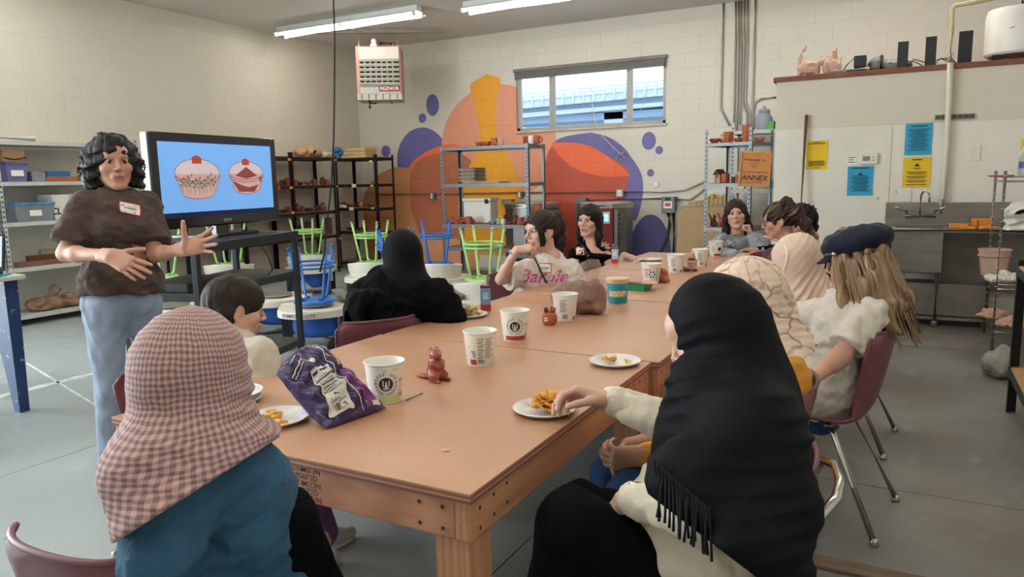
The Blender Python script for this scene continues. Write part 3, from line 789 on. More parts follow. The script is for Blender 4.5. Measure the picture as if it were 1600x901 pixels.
dup(CH0, (-2.08, 4.10, 0), math.radians(-82), 'maroon shell chair under the girl in the white printed T-shirt')
dup(CH0, (-2.35, 5.33, 0), math.radians(-90), 'maroon shell chair under the girl in the sleeveless black top')
dup(CH0, (-1.24, 6.55, 0), math.radians(180), 'maroon shell chair under the girl in the grey hooded top')
dup(CH0, (-.42, 5.30, 0), math.radians(90), 'maroon shell chair under the woman with the streaked ponytail')
dup(CH0, (-.40, 6.00, 0), math.radians(90), 'maroon shell chair under the person with dark curls')
dup(CH0, (-2.37, 1.79, 0), math.radians(-88), 'maroon shell chair under the girl with the low ponytail', scale=.88)
CHT = make_chair('maroon shell chair with a chrome back tube under the woman in the fringed black scarf', True)
CHT.location = (-.415, 1.66, 0); CHT.rotation_euler = (0, 0, math.radians(95)); CHT.scale = (.97,)*3
dup(CHT, (-1.30, .915, 0), math.radians(3), 'maroon shell chair with a chrome back tube under the woman in the checked headscarf')

# ================================================================== SHELVING
m_blk = mat('shelf_black', '#17171a', 0.45, metal=0.2, var=0.1); m_gry = mat('shelf_grey', '#6c6f75', 0.4, metal=0.5, var=0.08)
m_galv = mat('shelf_galvanised', '#7e8283', 0.45, metal=0.6, var=0.12, scale=20); m_wht = mat('shelf_white', '#bfc2be', 0.45, var=0.06)
m_pboard = mat('particle_board', '#b08a63', 0.75, var=0.2, scale=60); m_dboard = mat('dusty_board', '#8d7560', 0.8, var=0.15, scale=30)
m_hole = mat('punched_hole', '#1b1b1b', .8, var=0)
def rack(name, label, loc, rz, w, d, h, levels, m, mb, post=.04, rim=.05, back=True, group=None, holes=False, front_post=True):
    """origin: front left foot; x along the front, y to the back"""
    t_ = thing(name, label, 'shelf', loc, rz, group)
    for px_ in (0, w-post):
        for py_ in (0, d-post):
            q = MB(); th = .004
            sx = 1 if px_ == 0 else -1; sy = 1 if py_ == 0 else -1; cx = px_ if sx > 0 else px_+post; cy = py_ if sy > 0 else py_+post
            q.span((min(cx, cx+sx*post), min(cy, cy+sy*th), 0), (max(cx, cx+sx*post), max(cy, cy+sy*th), h))
            q.span((min(cx, cx+sx*th), min(cy, cy+sy*post), 0), (max(cx, cx+sx*th), max(cy, cy+sy*post), h))
            po = q.build('post', m, t_)
            if holes:
                q = MB()
                for k in range(int(h/.05)):
                    z = .03+k*.05
                    q.box((cx+sx*post*.55, cy-sy*.0006, z), (.012, .002, .022)); q.box((cx-sx*.0006, cy+sy*post*.55, z), (.002, .012, .022))
                q.build('punched_holes', m_hole, po, stuff=True)
    for z in levels:
        q = MB(); q.span((.004, .004, z-.014), (w-.004, d-.004, z)); bd = q.build('shelf_board', mb, t_)
        for (a, b) in (((0, -.003, z-rim), (w, .004, z-.004)), ((0, d-.004, z-rim), (w, d+.003, z-.004)), ((-.003, 0, z-rim), (.004, d, z-.004)), ((w-.004, 0, z-rim), (w+.003, d, z-.004))):
            q = MB(); q.span(a, b); q.build('rail', m, bd)
    return t_
# black racks along the left wall (fronts face +x) and in the corner (front faces -y)
LV = [.10, .60, .98, 1.38, 1.80]
rack('black_shelving_unit', 'black shelving unit on the left wall half hidden by the television', (-7.98, 6.15, 0), math.pi/2, .92, .42, 1.86, LV, m_blk, m_dboard, group='black shelving units')
rack('black_shelving_unit', 'black shelving unit on the left wall with orange tags, beside the television', (-7.98, 7.09, 0), math.pi/2, .92, .42, 1.86, LV, m_blk, m_dboard, group='black shelving units')
rack('black_shelving_unit', 'black shelving unit on the left wall next to the corner unit', (-7.98, 8.03, 0), math.pi/2, .92, .42, 1.86, LV, m_blk, m_dboard, group='black shelving units')
rack('black_shelving_unit', 'black shelving unit with yellow tags standing in the corner by the mural', (-8.30, 9.32, 0), 0, .84, .46, 1.84, [.12, .62, 1.0, 1.38, 1.80], m_blk, m_dboard, group='black shelving units')
# tags on the black racks
m_ty_ = mat('tag_yellow', '#d6d837', .6, var=0); m_to = mat('tag_orange', '#ee8b2c', .6, var=0); m_tw = mat('tag_white', '#e7e5df', .6, var=0); m_tr = mat('tag_red', '#b8323a', .6, var=0)
def tag_card(x, y, w, h, m, label, plane='Y', val=9.312):
    c = PY(x, y, val) if plane == 'Y' else PX(x, y, val)
    q = MB()
    if plane == 'Y': q.box(c, (w, .003, h))
    else: q.box(c, (.003, w, h))
    single('shelf_tag', q, m, label, 'tag', c-V(0, 0, h/2), 'coloured tags on the black shelving')
for lv, z in enumerate((1.0, 1.38, 1.80)):
    pass
for (x, y) in ((524, 250), (579, 252), (527, 291), (581, 290), (582, 325), (532, 372)): tag_card(x, y, .055, .03, m_ty_, 'small yellow tag on the corner shelving unit')
tag_card(553, 290, .09, .055, m_tw, 'white name card on the corner shelving unit, upper shelf'); tag_card(549, 326, .09, .05, m_tw, 'white name card on the corner shelving unit, lower shelf')
for (x, y) in ((452, 249), (455, 293), (458, 332)): tag_card(x, y, .06, .035, m_to, 'small orange tag on the black unit beside the television', 'X', -7.972)
tag_card(540, 291, .03, .03, m_tr, 'small round red sticker on the corner shelving unit'); tag_card(436, 293, .05, .05, m_tr, 'red sticker on the black unit beside the television', 'X', -7.972)

# grey rack before the mural
GX, GY, GW, GD = -5.69, 8.50, 1.355, .50
rack('grey_shelving_unit', 'grey steel shelving unit standing before the mural with clay pieces', (GX, GY, 0), 0, GW, GD, 1.86, [.12, .49, .81, 1.36, 1.85], m_gry, m_dboard, post=.045, rim=.045, holes=True)
# galvanised rack with pots at the end of the mural wall, and white rack behind it
a = PY(1102, 222, 8.7)
PR = (a[0], a[1], 0); PRZ = -.22
rack('pot_rack', 'galvanised slotted rack holding red clay pots beside the partition', PR, PRZ, .56, .60, 1.92, [.35, .80, 1.31, 1.77], m_galv, m_dboard, post=.035, rim=.04, holes=True)
rack('white_shelving_unit', 'white slotted rack standing behind the pot rack', (-2.02, 9.62, 0), 0, .74, .42, 2.05, [.6, 1.22, 1.95], m_wht, m_wht, post=.035, rim=.045, holes=True)
# white rack on the left wall
rack('white_shelving_unit', 'long white rack of clay supplies behind the standing woman', (-8.0, 4.06, 0), math.pi/2, 1.55, .42, 1.95, [.11, .60, 1.07, 1.48, 1.89], m_wht, m_wht, post=.035, rim=.04, holes=True)
rack('white_shelving_unit', 'white rack on the left wall beyond the blue table', (-8.0, 2.48, 0), math.pi/2, 1.55, .42, 1.95, [.11, .60, 1.07, 1.48, 1.89], m_wht, m_wht, post=.035, rim=.04, holes=True)
# black rack on the right with tan boards
rack('black_shelving_unit', 'low black rack with tan boards along the aisle by the sink', (.56, 5.02, 0), -math.pi/2, 1.14, .5, .89, [.27, .855], m_blk, m_pboard, post=.05, rim=.05, group='black shelving units')

# ---- chrome wire rack beside the sink
t_ = thing('wire_rack', 'chrome wire rack between the sink and the black rack', 'shelf', (.63, 6.72, 0))
for (x, y) in ((0, 0), (0, .72), (.46, 0), (.46, .72)):
    q = MB(); q.cyl((x, y, .0), (x, y, 1.39), .0125, seg=10)
    for k in range(26): q.lathe([(.0125, 0), (.0142, .004), (.0125, .008)], 8, (x, y, .1+k*.05))
    po = q.build('post', m_chrome, t_, smooth=True); po['kind'] = 'stuff'
for z in (.18, .52, 1.0, 1.34):
    q = MB()
    for k in range(13): q.cyl((0, .06*k, z), (.46, .06*k, z), .0035, seg=5)
    for x in (0, .46):
        q.cyl((x, 0, z), (x, .72, z), .006, seg=6); q.cyl((x, 0, z-.035), (x, .72, z-.035), .006, seg=6)
    for y in (0, .72): q.cyl((0, y, z), (.46, y, z), .006, seg=6); q.cyl((0, y, z-.035), (.46, y, z-.035), .006, seg=6)
    q.build('wire_shelf', m_chrome, t_, stuff=True)

# ================================================================== POTTERY WHEELS AND STOOLS
m_wdeck = mat('wheel_deck_white', '#d9d3c6', 0.5, var=0.08, scale=8); m_wblue = mat('wheel_blue', '#1c57ad', 0.4, var=0.06)
m_wleg = mat('wheel_leg_black', '#24262b', 0.5, metal=.2); m_pan = mat('splash_pan_white', '#dcd8cb', 0.45, var=0.06); m_head = mat('wheel_head_steel', '#9a9791', .35, metal=.8)
m_pedal = mat('pedal_grey', '#6f6a66', 0.6, var=.15); m_wtext = mat('wheel_text', '#5d646b', .6, var=0)
def deck_outline(w, d):
    pts = []
    for k in range(13):
        a_ = math.pi+math.pi*k/12; pts.append((w/2*math.cos(a_), -d*.12+d*.42*math.sin(a_)))
    return pts+[(w/2, d*.42), (w/2-.05, d*.5), (-w/2+.05, d*.5), (-w/2, d*.42)]
def make_wheel(label, loc, rz, pan=False, pedal=True, text='SHIMPO VL-LITE', textx=-.13, tilt=0):
    t_ = thing('pottery_wheel', label, 'pottery wheel', loc, rz, 'pottery wheels'); DZ = .335
    ol = deck_outline(.62, .60)
    q = MB(); q.prism(ol, DZ-.05, DZ); q.prism([(a_*.97, b_*.97) for a_, b_ in ol], DZ, DZ+.008); q.build('deck', m_wdeck, t_, angle=35)
    q = MB(); q.lathe([(.19, .095), (.215, .115), (.225, .16), (.225, DZ-.051)], 24, (.03, .03, 0)); q.build('motor_housing', m_wblue, t_, angle=40)
    for (x, y) in ((-.24, -.15), (.24, -.15), (-.25, .25), (.25, .25)):
        q = MB(); q.span((x-.028, y-.028, 0), (x+.028, y+.028, DZ-.051), .004); q.build('leg', m_wleg, t_)
    q = MB(); q.span((.19, -.14, .17), (.30, -.10, .28), .006); cbx = q.build('control_box', m_hgrey, t_)
    q = MB(); q.lathe([(.02, 0), (.018, .012)], 10, (.245, -.14, .25), rotx(math.pi/2)); q.build('dial', m_black, cbx, angle=40)
    q = MB(); q.lathe([(.05, DZ), (.05, DZ+.02), (.15, DZ+.022), (.155, DZ+.03), (.155, DZ+.036), (.0, DZ+.037)], 28, (0, 0, 0)); q.build('wheel_head', m_head, t_, angle=40)
    if text:
        q = MB(); v, f = text_geo(text, .042, bold=.01)
        ax, ay = .31, .252; a0 = math.atan2(-1, textx/ay) if False else -math.pi/2+textx/.31
        pts = []
        for x_, z_ in v:
            a_ = -math.pi/2+(textx+x_)/.29
            pts.append((.3108*math.cos(a_), -.072-.2528*math.sin(-a_) if False else -.072+.2528*math.sin(a_), DZ-.025+z_))
        q.add(pts, f); q.build('maker_name', m_wtext, t_, stuff=True)
    if pan:
        q = MB(); n = 36; inner = []
        def rimh(a_): return .12 if abs(((a_+math.pi) % (2*math.pi))-math.pi) > .5 else .10
        def fn(u, v):
            a_ = u*2*math.pi; prof = [(.215, .0), (.24, .004), (.262, .05), (.27, .13), (.277, .13), (.277, .12), (.268, .055), (.246, -.0)]
            s = v*(len(prof)-1); k = min(int(s), len(prof)-2); f_ = s-k
            r = prof[k][0]*(1-f_)+prof[k+1][0]*f_; z = prof[k][1]*(1-f_)+prof[k+1][1]*f_
            dip = max(0, math.cos(a_-math.pi*.5-tilt))**6*.5
            z = z*(1+.35*max(0, -math.cos(a_-math.pi*.5-tilt)))*(1-dip*.5)
            return (r*math.cos(a_), r*math.sin(a_), DZ+.009+max(z, 0))
        q.grid(fn, n, 8, closed_u=True); q.build('splash_pan', m_pan, t_, smooth=True)
    if pedal:
        px_, py_ = (.24, .19) if not pan else (-.22, -.17)
        q = MB(); q.box((px_, py_, DZ+.03), (.11, .2, .04), rotz(.5), .01); pd = q.build('pedal_base', m_pedal, t_)
        q = MB(); q.box((px_, py_, DZ+.075), (.10, .25, .018), rotz(.5) @ rotx(.25), .006); q.build('pedal_plate', m_pedal, pd)
    return t_
WH = {}
WH['A'] = make_wheel('pottery wheel with a lettered deck edge and a bare steel head, under a blue stool', (-4.52, 4.72, 0), .70)
WH['B'] = make_wheel('pottery wheel with a blue housing behind the low ponytail', (-5.28, 5.0, 0), .65, text=None)
WH['C'] = make_wheel('pottery wheel standing behind the lower shelves of the television cart', (-5.72, 4.2, 0), .55, text='SHIMPO', textx=-.05, pedal=False)
WH['D'] = make_wheel('pottery wheel with a splash pan under a green stool, by the black corner racks', (-6.75, 7.0, 0), .6, pan=True, pedal=False, text=None)
WH['E'] = make_wheel('pottery wheel with a splash pan left of the black-hooded woman', (-5.42, 6.62, 0), .5, pan=True, pedal=False, text='Nidec', textx=-.1)
WH['F'] = make_wheel('pottery wheel with a splash pan under a blue stool, right of the black-hooded woman', (-4.60, 6.75, 0), .4, pan=True, pedal=False, text=None)
WH['G'] = make_wheel('pottery wheel with a tilted splash pan and foot pedal beside the juice box', (-3.42, 5.75, 0), .35, pan=True, pedal=True, text='Nidec', textx=-.12, tilt=.5)
WH['H'] = make_wheel('pottery wheel with a splash pan under a green stool, behind the television cart', (-6.95, 5.9, 0), .6, pan=True, pedal=False, text=None)
WH['I'] = make_wheel('pottery wheel with a splash pan nearest the white supply rack', (-6.75, 4.85, 0), .5, pan=True, pedal=False, text=None)
m_sblue = mat('stool_blue', '#2166b8', 0.45, var=0.06); m_sgreen = mat('stool_green', '#9fcf7d', 0.45, var=0.06); m_cap = mat('stool_foot', '#b9c9a4', .6)
def make_stool(m, label, loc, rz, H_=.50, capm=None):
    """an upside-down stool: seat below, legs up"""
    t_ = thing('stool', label, 'stool', loc, rz, 'stools upturned on the pottery wheels')
    q = MB(); q.lathe([(.0, 0), (.165, 0), (.178, .008), (.18, .022), (.172, .032), (.0, .034)], 28); q.build('seat', m, t_, angle=50)
    for k in range(4):
        a_ = math.pi/4+k*math.pi/2; c, s = math.cos(a_), math.sin(a_)
        q = MB(); q.tube([(.085*c, .085*s, .045), (.115*c, .115*s, .04), (.135*c, .135*s, .06), (.215*c, .215*s, H_-.02)], .0125, 9); lg = q.build('leg', m, t_, smooth=True)
        q = MB(); q.cyl((.213*c, .213*s, H_-.045), (.22*c, .22*s, H_), .0165, .0165, 9); q.build('foot_cap', capm or m, lg)
    for zr, rr in ((H_*.70, .186), (H_*.63, .178)) if H_ > .45 else ((H_*.7, .18),):
        q = MB(); q.tube([(rr*math.cos(i/20*2*math.pi), rr*math.sin(i/20*2*math.pi), zr) for i in range(20)], .0095, 7, closed=True); q.build('footrest_ring', m, t_, smooth=True)
    return t_
def on(k): return WH[k].location
zt, zpn = .3725, .466
make_stool(m_sblue, 'blue stool upturned on the lettered pottery wheel', (on('A')[0], on('A')[1], zt), .55)
make_stool(m_sgreen, 'green stool upturned on the wheel by the black corner racks', (on('D')[0], on('D')[1], zpn), .3, capm=m_cap)
make_stool(m_sgreen, 'green stool upturned on the wheel left of the black-hooded woman', (on('E')[0], on('E')[1], zpn), .25, capm=m_cap)
make_stool(m_sblue, 'blue stool upturned on the wheel right of the black-hooded woman', (on('F')[0], on('F')[1], zpn), .6)
make_stool(m_sgreen, 'green stool upturned on the wheel with the tilted splash pan', (on('G')[0], on('G')[1]+.02, .48), .15, capm=m_cap)
make_stool(m_sgreen, 'green stool upturned on the wheel behind the television cart', (on('H')[0], on('H')[1], zpn), .4, capm=m_cap)
make_stool(m_sgreen, 'green stool upturned on the wheel nearest the white supply rack', (on('I')[0], on('I')[1], zpn), .2, capm=m_cap)
# a second blue stool on the floor behind the black-hooded woman, legs up on a wheel of its own
WH['J'] = make_wheel('pottery wheel hidden behind the back of the black-hooded woman', (-4.25, 5.55, 0), .5, pan=True, pedal=False, text=None)
make_stool(m_sblue, 'blue stool upturned behind the back of the black-hooded woman', (on('J')[0], on('J')[1], zpn), .75)

# cables on the floor by the wheels
m_ocord = mat('orange_cord', '#d77a5a', .5, var=0)
def floor_cord(pts, m, label, r=.007):
    q = MB(); P = [PZ(x, y, 0)+V(0, 0, r) for x, y in pts]; q.tube(P, r, 6); single('floor_cable', q, m, label, 'cable', P[0]-V(0, 0, r), smooth=True)
floor_cord([(398, 520), (415, 522), (445, 519), (470, 523), (500, 526), (530, 531), (560, 528)], m_bcable, 'black cable on the floor under the lettered pottery wheel')
floor_cord([(500, 522), (506, 530), (516, 533), (526, 530), (533, 522)], m_ocord, 'orange cord looped on the floor under the lettered pottery wheel')

# ================================================================== TELEVISION AND CART
A0, A1 = V(-3.752, 2.95, 0), V(-4.09, 4.136, 0)
cd = unit(A1-A0); cn = V(-cd[1], cd[0], 0)         # along the front; towards the back
CW, CDp, CZ = np.linalg.norm(A1-A0), .55, 1.05
cz_ang = math.atan2(cd[1], cd[0])
m_cart = mat('cart_black', '#1e2126', 0.42, metal=0.3, var=0.1)
t_ = thing('television_cart', 'black steel cart with shelves carrying the television', 'cart', A0, cz_ang)
for (x, y) in ((0, 0), (CW-.04, 0), (0, CDp-.04), (CW-.04, CDp-.04)):
    q = MB(); q.span((x, y, .0), (x+.04, y+.04, CZ-.05), .003); q.build('post', m_cart, t_)
for z, th in ((CZ, .06), (.755, .05), (.22, .05)):
    q = MB(); q.span((-.004, -.004, z-th), (CW+.004, CDp+.004, z), .004); q.build('shelf', m_cart, t_)
TVA, TVB = V(-4.17, 3.0, 0), V(-4.29, 4.16, 0)
# television
td = unit(TVB-TVA); tvw = np.linalg.norm(TVB-TVA); tva = math.atan2(td[1], td[0]); tvz0, tvz1 = 1.125, 1.745
m_tvb = mat('tv_gloss_black', '#0b0b0d', 0.12, var=0, coat=.6); m_scr = mat('tv_screen_blue', '#6fa4e0', 0.3, var=0.04, scale=1.2, emit='#6fa6ea', estr=.55)
t_ = thing('television', 'large black flat television showing two drawn clay pots on blue', 'television', (TVA[0], TVA[1], CZ), tva)
h = tvz1-tvz0; zb = tvz0-CZ
q = MB(); q.span((0, .0, zb), (tvw, .07, zb+h), .012); q.build('casing', m_tvb, t_)
sx0, sx1, sz0, sz1 = .065, tvw-.065, zb+.105, zb+h-.06
q = MB(); q.span((sx0, -.003, sz0), (sx1, .001, sz1)); scr = q.build('screen', m_scr, t_)
q = MB(); q.span((sx0, -.0034, sz0-.035), (sx1, 0, sz0)); q.span((sx0, -.0034, sz1), (sx1, 0, sz1+.018)); q.build('screen_band', mat('screen_dark_blue', '#10183a', .3, var=0, emit='#101a48', estr=.35), scr, stuff=True)
def emis(n, c, e=.5): return mat(n, c, .4, var=.0, emit=c, estr=e)
e_pot, e_rim, e_lid, e_knob, e_dark, e_leaf = emis('shown_pot', '#c39c98'), emis('shown_rim', '#d0aaa2'), emis('shown_lid', '#c4b6bd'), emis('shown_knob', '#a33c20'), emis('shown_line', '#7a3b34'), emis('shown_leaf', '#3f6a56')
def flat(name, poly, m, lift):
    q = MB(); n = len(poly); q.add([(x, -.003-lift, z) for x, z in poly], [tuple(range(n))]); return q.build(name, m, scr)
def arcpts(cx, cz, rx, rz_, a0, a1, n=18): return [(cx+rx*math.cos(a0+(a1-a0)*i/n), cz+rz_*math.sin(a0+(a1-a0)*i/n)) for i in range(n+1)]
def pot_image(cx, cz, s, kind):
    w = .20*s; s = s*.88
    flat('pot_image_lid', arcpts(cx, cz+.02*s, w, .115*s, 0, math.pi)+arcpts(cx, cz+.02*s, w, .05*s, math.pi, 2*math.pi), e_lid, .0004)
    body = arcpts(cx, cz+.0*s, w*1.0, .055*s, 2*math.pi, math.pi)[::1]
    body = [(cx-w, cz+.02*s)]+arcpts(cx, cz-.125*s, w*.74, .045*s, math.pi, 2*math.pi)+[(cx+w, cz+.02*s)]+arcpts(cx, cz+.02*s, w, .055*s, 2*math.pi, math.pi)[1:-1]
    flat('pot_image_body', body, e_pot, .0006)
    for dz in (0, .016):
        rimp = arcpts(cx, cz+.02*s-dz, w, .055*s, math.pi, 2*math.pi); q = MB(); q.tube([(x, -.0042, z) for x, z in rimp], .0022, 4); q.build('pot_image_rim', e_dark, scr)
    q = MB(); q.tube([(x, -.0040, z) for x, z in arcpts(cx, cz+.02*s, w, .115*s, 0, math.pi)], .002, 4); q.tube([(x, -.0040, z) for x, z in [(cx-w, cz+.02*s)]+arcpts(cx, cz-.125*s, w*.74, .045*s, math.pi, 2*math.pi)+[(cx+w, cz+.02*s)]], .002, 4); q.build('pot_image_outline', e_dark, scr, stuff=True)
    flat('pot_image_knob', [(cx-.05*s, cz+.10*s), (cx+.045*s, cz+.10*s), (cx+.045*s, cz+.145*s), (cx+.0*s, cz+.165*s), (cx-.05*s, cz+.15*s)], e_knob, .0010)
    q = MB()
    if kind == 0:
        for k in range(9):
            bx = cx-w*.7+w*1.4*k/8; bz = cz-.14*s+.02*abs(k-4)/4; hh = (.09+.05*((k*37) % 5)/5)*s
            q.tube([(bx, -.0045, bz), (bx+.012*math.sin(k*2), -.0045, bz+hh)], .0016, 4)
            for j in range(4):
                zz = bz+hh*(.3+.2*j); d_ = 1 if j % 2 else -1
                q.add([(bx, -.0046, zz), (bx+d_*.028*s, -.0046, zz+.03*s), (bx+d_*.010*s, -.0046, zz+.032*s)], [(0, 1, 2)])
        q.build('pot_image_plants', e_leaf, scr, stuff=True)
    else:
        flat('pot_image_mountain', [(cx-w*.65, cz+.0*s), (cx-.05*s, cz+.055*s), (cx, cz+.085*s), (cx+.06*s, cz+.05*s), (cx+w*.65, cz+.0*s), (cx, cz-.028*s)], e_dark, .0009)
        flat('pot_image_patch', [(cx-w*.85, cz-.045*s), (cx-w*.3, cz-.09*s), (cx+w*.1, cz-.11*s), (cx+w*.7, cz-.085*s), (cx+w*.4, cz-.155*s), (cx-w*.5, cz-.15*s)], e_dark, .0009)
        flat('pot_image_patch', [(cx+w*.7, cz-.02*s), (cx+w*.95, cz-.01*s), (cx+w*.85, cz-.07*s)], e_dark, .0009)
scx = (sx0+sx1)/2; scz = (sz0+sz1)/2
pot_image(sx0+(sx1-sx0)*.30, scz+.005, .98, 0); pot_image(sx0+(sx1-sx0)*.74, scz+.01, .86, 1)
q = MB(); text_on(q, 'SONY', (tvw*.53, -.0005, zb+.035), (1, 0, 0), (0, 0, 1), .03, bold=.02); q.build('maker_name', m_hgrey, t_, stuff=True)
q = MB(); q.span((tvw*.5-.06, .02, .02), (tvw*.5+.06, .06, zb+.02)); q.span((tvw*.5-.3, -.04, 0), (tvw*.5+.3, .18, .022), .006); q.build('stand', m_tvb, t_, stuff=True)
# player and cables on the cart
def cpt(x, y, z): return A0+cd*x+cn*y+V(0, 0, z)
q = MB(); q.span((.03, .10, 0), (.48, .42, .055), .004); t_ = thing('disc_player', 'thin black disc player on the middle shelf of the television cart', 'player', cpt(0, 0, .755), cz_ang)
q.build('casing', m_cart, t_); q = MB(); q.span((.06, .098, .02), (.2, .1, .04)); q.build('front_display', m_tvb, t_); q = MB(); q.lathe([(.012, 0), (.010, .006)], 10, (.40, .1, .028), rotx(math.pi/2)); q.build('knob', m_chrome, t_)
q = MB(); q.tube([cpt(.35, -.01, .74), cpt(.30, -.05, .66), cpt(.20, -.06, .55), cpt(.05, -.04, .48)], .004, 5); single('thin_cable', q, m_bcable, 'thin black cable looping below the disc player', 'cable', cpt(.35, 0, .74))
q = MB(); q.tube([cpt(.75, .02, .98), cpt(.78, -.01, .9), cpt(.84, .0, .80), cpt(.86, .05, .757)], .004, 5); single('thin_cable', q, m_bcable, 'thin black cable hanging under the top of the television cart', 'cable', cpt(.75, 0, .757))

# ================================================================== KILNS
m_steel = mat('kiln_steel', '#8e8c87', 0.35, metal=.8, var=.1); m_kred = mat('kiln_control_red', '#6e1620', .35, var=.06)
m_brickk = mat('kiln_lid', '#b5aba0', .6); m_klid = mat('kiln_lid_band', '#a9a6a0', .35, metal=.7)
def kiln(loc, label, r=.38, control=True, rz=0):
    t_ = thing('kiln', label, 'kiln', loc, rz)
    q = MB(); q.lathe([(r*.8, .0), (r*.82, .03), (r*.82, .28), (r*.9, .285)], 10); q.build('stand', m_wleg, t_)
    for k in range(3):
        q = MB(); z = .285+k*.235; q.lathe([(r, z), (r, z+.232)], 10); q.lathe([(r+.004, z), (r+.004, z+.02)], 10); bd = q.build('body_ring', m_steel, t_); bd['kind'] = 'stuff'
    q = MB(); q.lathe([(r+.012, .992), (r+.012, 1.055), (r*.94, 1.075), (0, 1.078)], 10); lid = q.build('lid', m_klid, t_)
    q = MB(); q.tube([(-.08, -r-.01, 1.03), (-.08, -r-.05, 1.03), (.08, -r-.05, 1.03), (.08, -r-.01, 1.03)], .01, 6); q.build('handle', m_black, lid)
    q = MB()
    for k in range(3): q.box((-r*.75, -r*.72, .40+k*.235), (.05, .03, .06), rotz(-.7)); 
    q.build('latch', m_chrome, t_, stuff=True)
    if control:
        q = MB(); q.span((-.14, -r-.14, .32), (.14, -r+.06, 1.0), .008); cb = q.build('control_box', m_kred, t_)
        q = MB(); q.span((.00, -r-.146, .80), (.10, -r-.139, .955), .01); bz = q.build('display_bezel', m_hgrey, cb)
        q = MB(); q.span((.02, -r-.149, .83), (.08, -r-.145, .925)); q.build('display', emis('kiln_display', '#9cd2ef', .8), bz)
        q = MB()
        for k in range(10):
            a_ = k*math.pi/5; q.tube([(.02+.085*math.cos(a_+j)*w_, -r-.141, .48+.085*math.sin(a_+j)*w_) for j, w_ in ((0, .3), (.16, .75), (0, 1), (-.16, .75), (0, .3))], .004, 4)
        q.build('flower_emblem', m_whitep, cb, stuff=True)
        q = MB(); q.span((.15, -r-.1, .34), (.20, -r+.10, .98)); vp = q.build('side_vent', m_steel, t_)
        q = MB()
        for k in range(9): q.tube([(.205, -r-.08, .38+k*.065), (.22, -r, .40+k*.065), (.205, -r+.08, .38+k*.065)], .008, 5)
        q.build('vent_loops', m_black, vp, stuff=True)
    return t_
kiln((-4.85, 9.62, 0), 'steel kiln behind the grey shelving unit', .40, False)
kiln((-3.72, 9.62, 0), 'steel kiln with a dark red control box and lit blue display', .38, True, .30)

# ================================================================== FOLDED TABLE BY THE MURAL
a = PY(1056, 322, 9.42); b = PY(1150, 322, 9.42)
t_ = thing('folded_table', 'folded brown table with a metal rim leaning by the pot rack', 'table', (a[0], 9.42, 0)); w = b[0]-a[0]; zt = a[2]
ol = [(0, 0), (w, 0), (w, zt-.12)]+[(w-.12+.12*math.cos(i/6*math.pi/2), zt-.12+.12*math.sin(i/6*math.pi/2)) for i in range(1, 7)]+[(.12-.12*math.sin(i/6*math.pi/2), zt-.12+.12*math.cos(i/6*math.pi/2)) for i in range(0, 7)]
q = MB(); q.add([(x, -.01+.04*(z/zt), z) for x, z in ol]+[(x, .015+.04*(z/zt), z) for x, z in ol], [tuple(range(len(ol))), tuple(range(2*len(ol)-1, len(ol)-1, -1))]+[(i, (i+1) % len(ol), len(ol)+(i+1) % len(ol), len(ol)+i) for i in range(len(ol))])
q.build('board', mat('masonite', '#a88a63', .6, var=.08), t_)
q = MB(); q.tube([(x, .003+.04*(z/zt), max(z, .018)) for x, z in ol[1:]+ol[:1]], .018, 8); q.build('metal_rim', m_galv, t_, smooth=True)

# ================================================================== SINK
m_ss = mat('stainless', '#8f8b83', 0.34, metal=.75, var=.15, scale=4, stretch=(1, 1, 5)); m_ssd = mat('stainless_dull', '#85807a', .45, metal=.6, var=.15)
SX0, SX1, SY0, SY1 = -.20, 1.15, 7.5, YP-.03
t_ = thing('utility_sink', 'stainless utility sink with drainboard against the white partition', 'sink', (SX0, SY0, 0))
def s_(x, y, z): return (x-SX0, y-SY0, z)
q = MB(); q.span(s_(SX0, SY1-.02, .89), s_(SX1, SY1, 1.11), .004); q.build('backsplash', m_ss, t_)
bx0, bx1 = -.13, .29
q = MB()
q.span(s_(bx1, SY0, .86), s_(SX1, SY1-.02, .89)); q.span(s_(SX0, SY0, .86), s_(bx0+.03, SY1-.02, .89)); q.span(s_(bx0+.03, SY0, .86), s_(bx1, SY0+.05, .89)); q.span(s_(bx0+.03, SY1-.09, .86), s_(bx1, SY1-.02, .89))
q.build('drainboard', m_ss, t_)
q = MB(); q.tube([s_(SX0-.01, SY0-.01, .885), s_(SX1, SY0-.01, .885)], .022, 10); q.build('rolled_rim', m_ss, t_, smooth=True)
q = MB(); th = .006; 
for a, b in (((bx0, SY0+.03, .49), (bx1, SY0+.03+th, .86)), ((bx0, SY1-.1, .49), (bx1, SY1-.1+th, .86)), ((bx0, SY0+.03, .49), (bx0+th, SY1-.1, .86)), ((bx1-th, SY0+.03, .49), (bx1, SY1-.1, .86)), ((bx0, SY0+.03, .49), (bx1, SY1-.1, .49+th))):
    q.span(s_(*a), s_(*b))
q.build('basin', m_ss, t_)
for (x, y) in ((.255, SY0+.05), (SX0+.06, SY0+.05), (SX1-.08, SY0+.05), (SX0+.06, SY1-.08), (SX1-.08, SY1-.08)):
    q = MB(); q.cyl(s_(x, y, 0), s_(x, y, .86 if x > .5 or x < -.1 else .485), .021, seg=12); q.lathe([(.027, 0), (.027, .05), (.021, .06)], 12, s_(x, y, 0)); q.build('leg', m_ss, t_, smooth=True)
q = MB(); q.span(s_(bx1+.01, SY1-.06, .3), s_(SX1, SY1-.05, .86)); q.build('back_panel', m_ssd, t_)
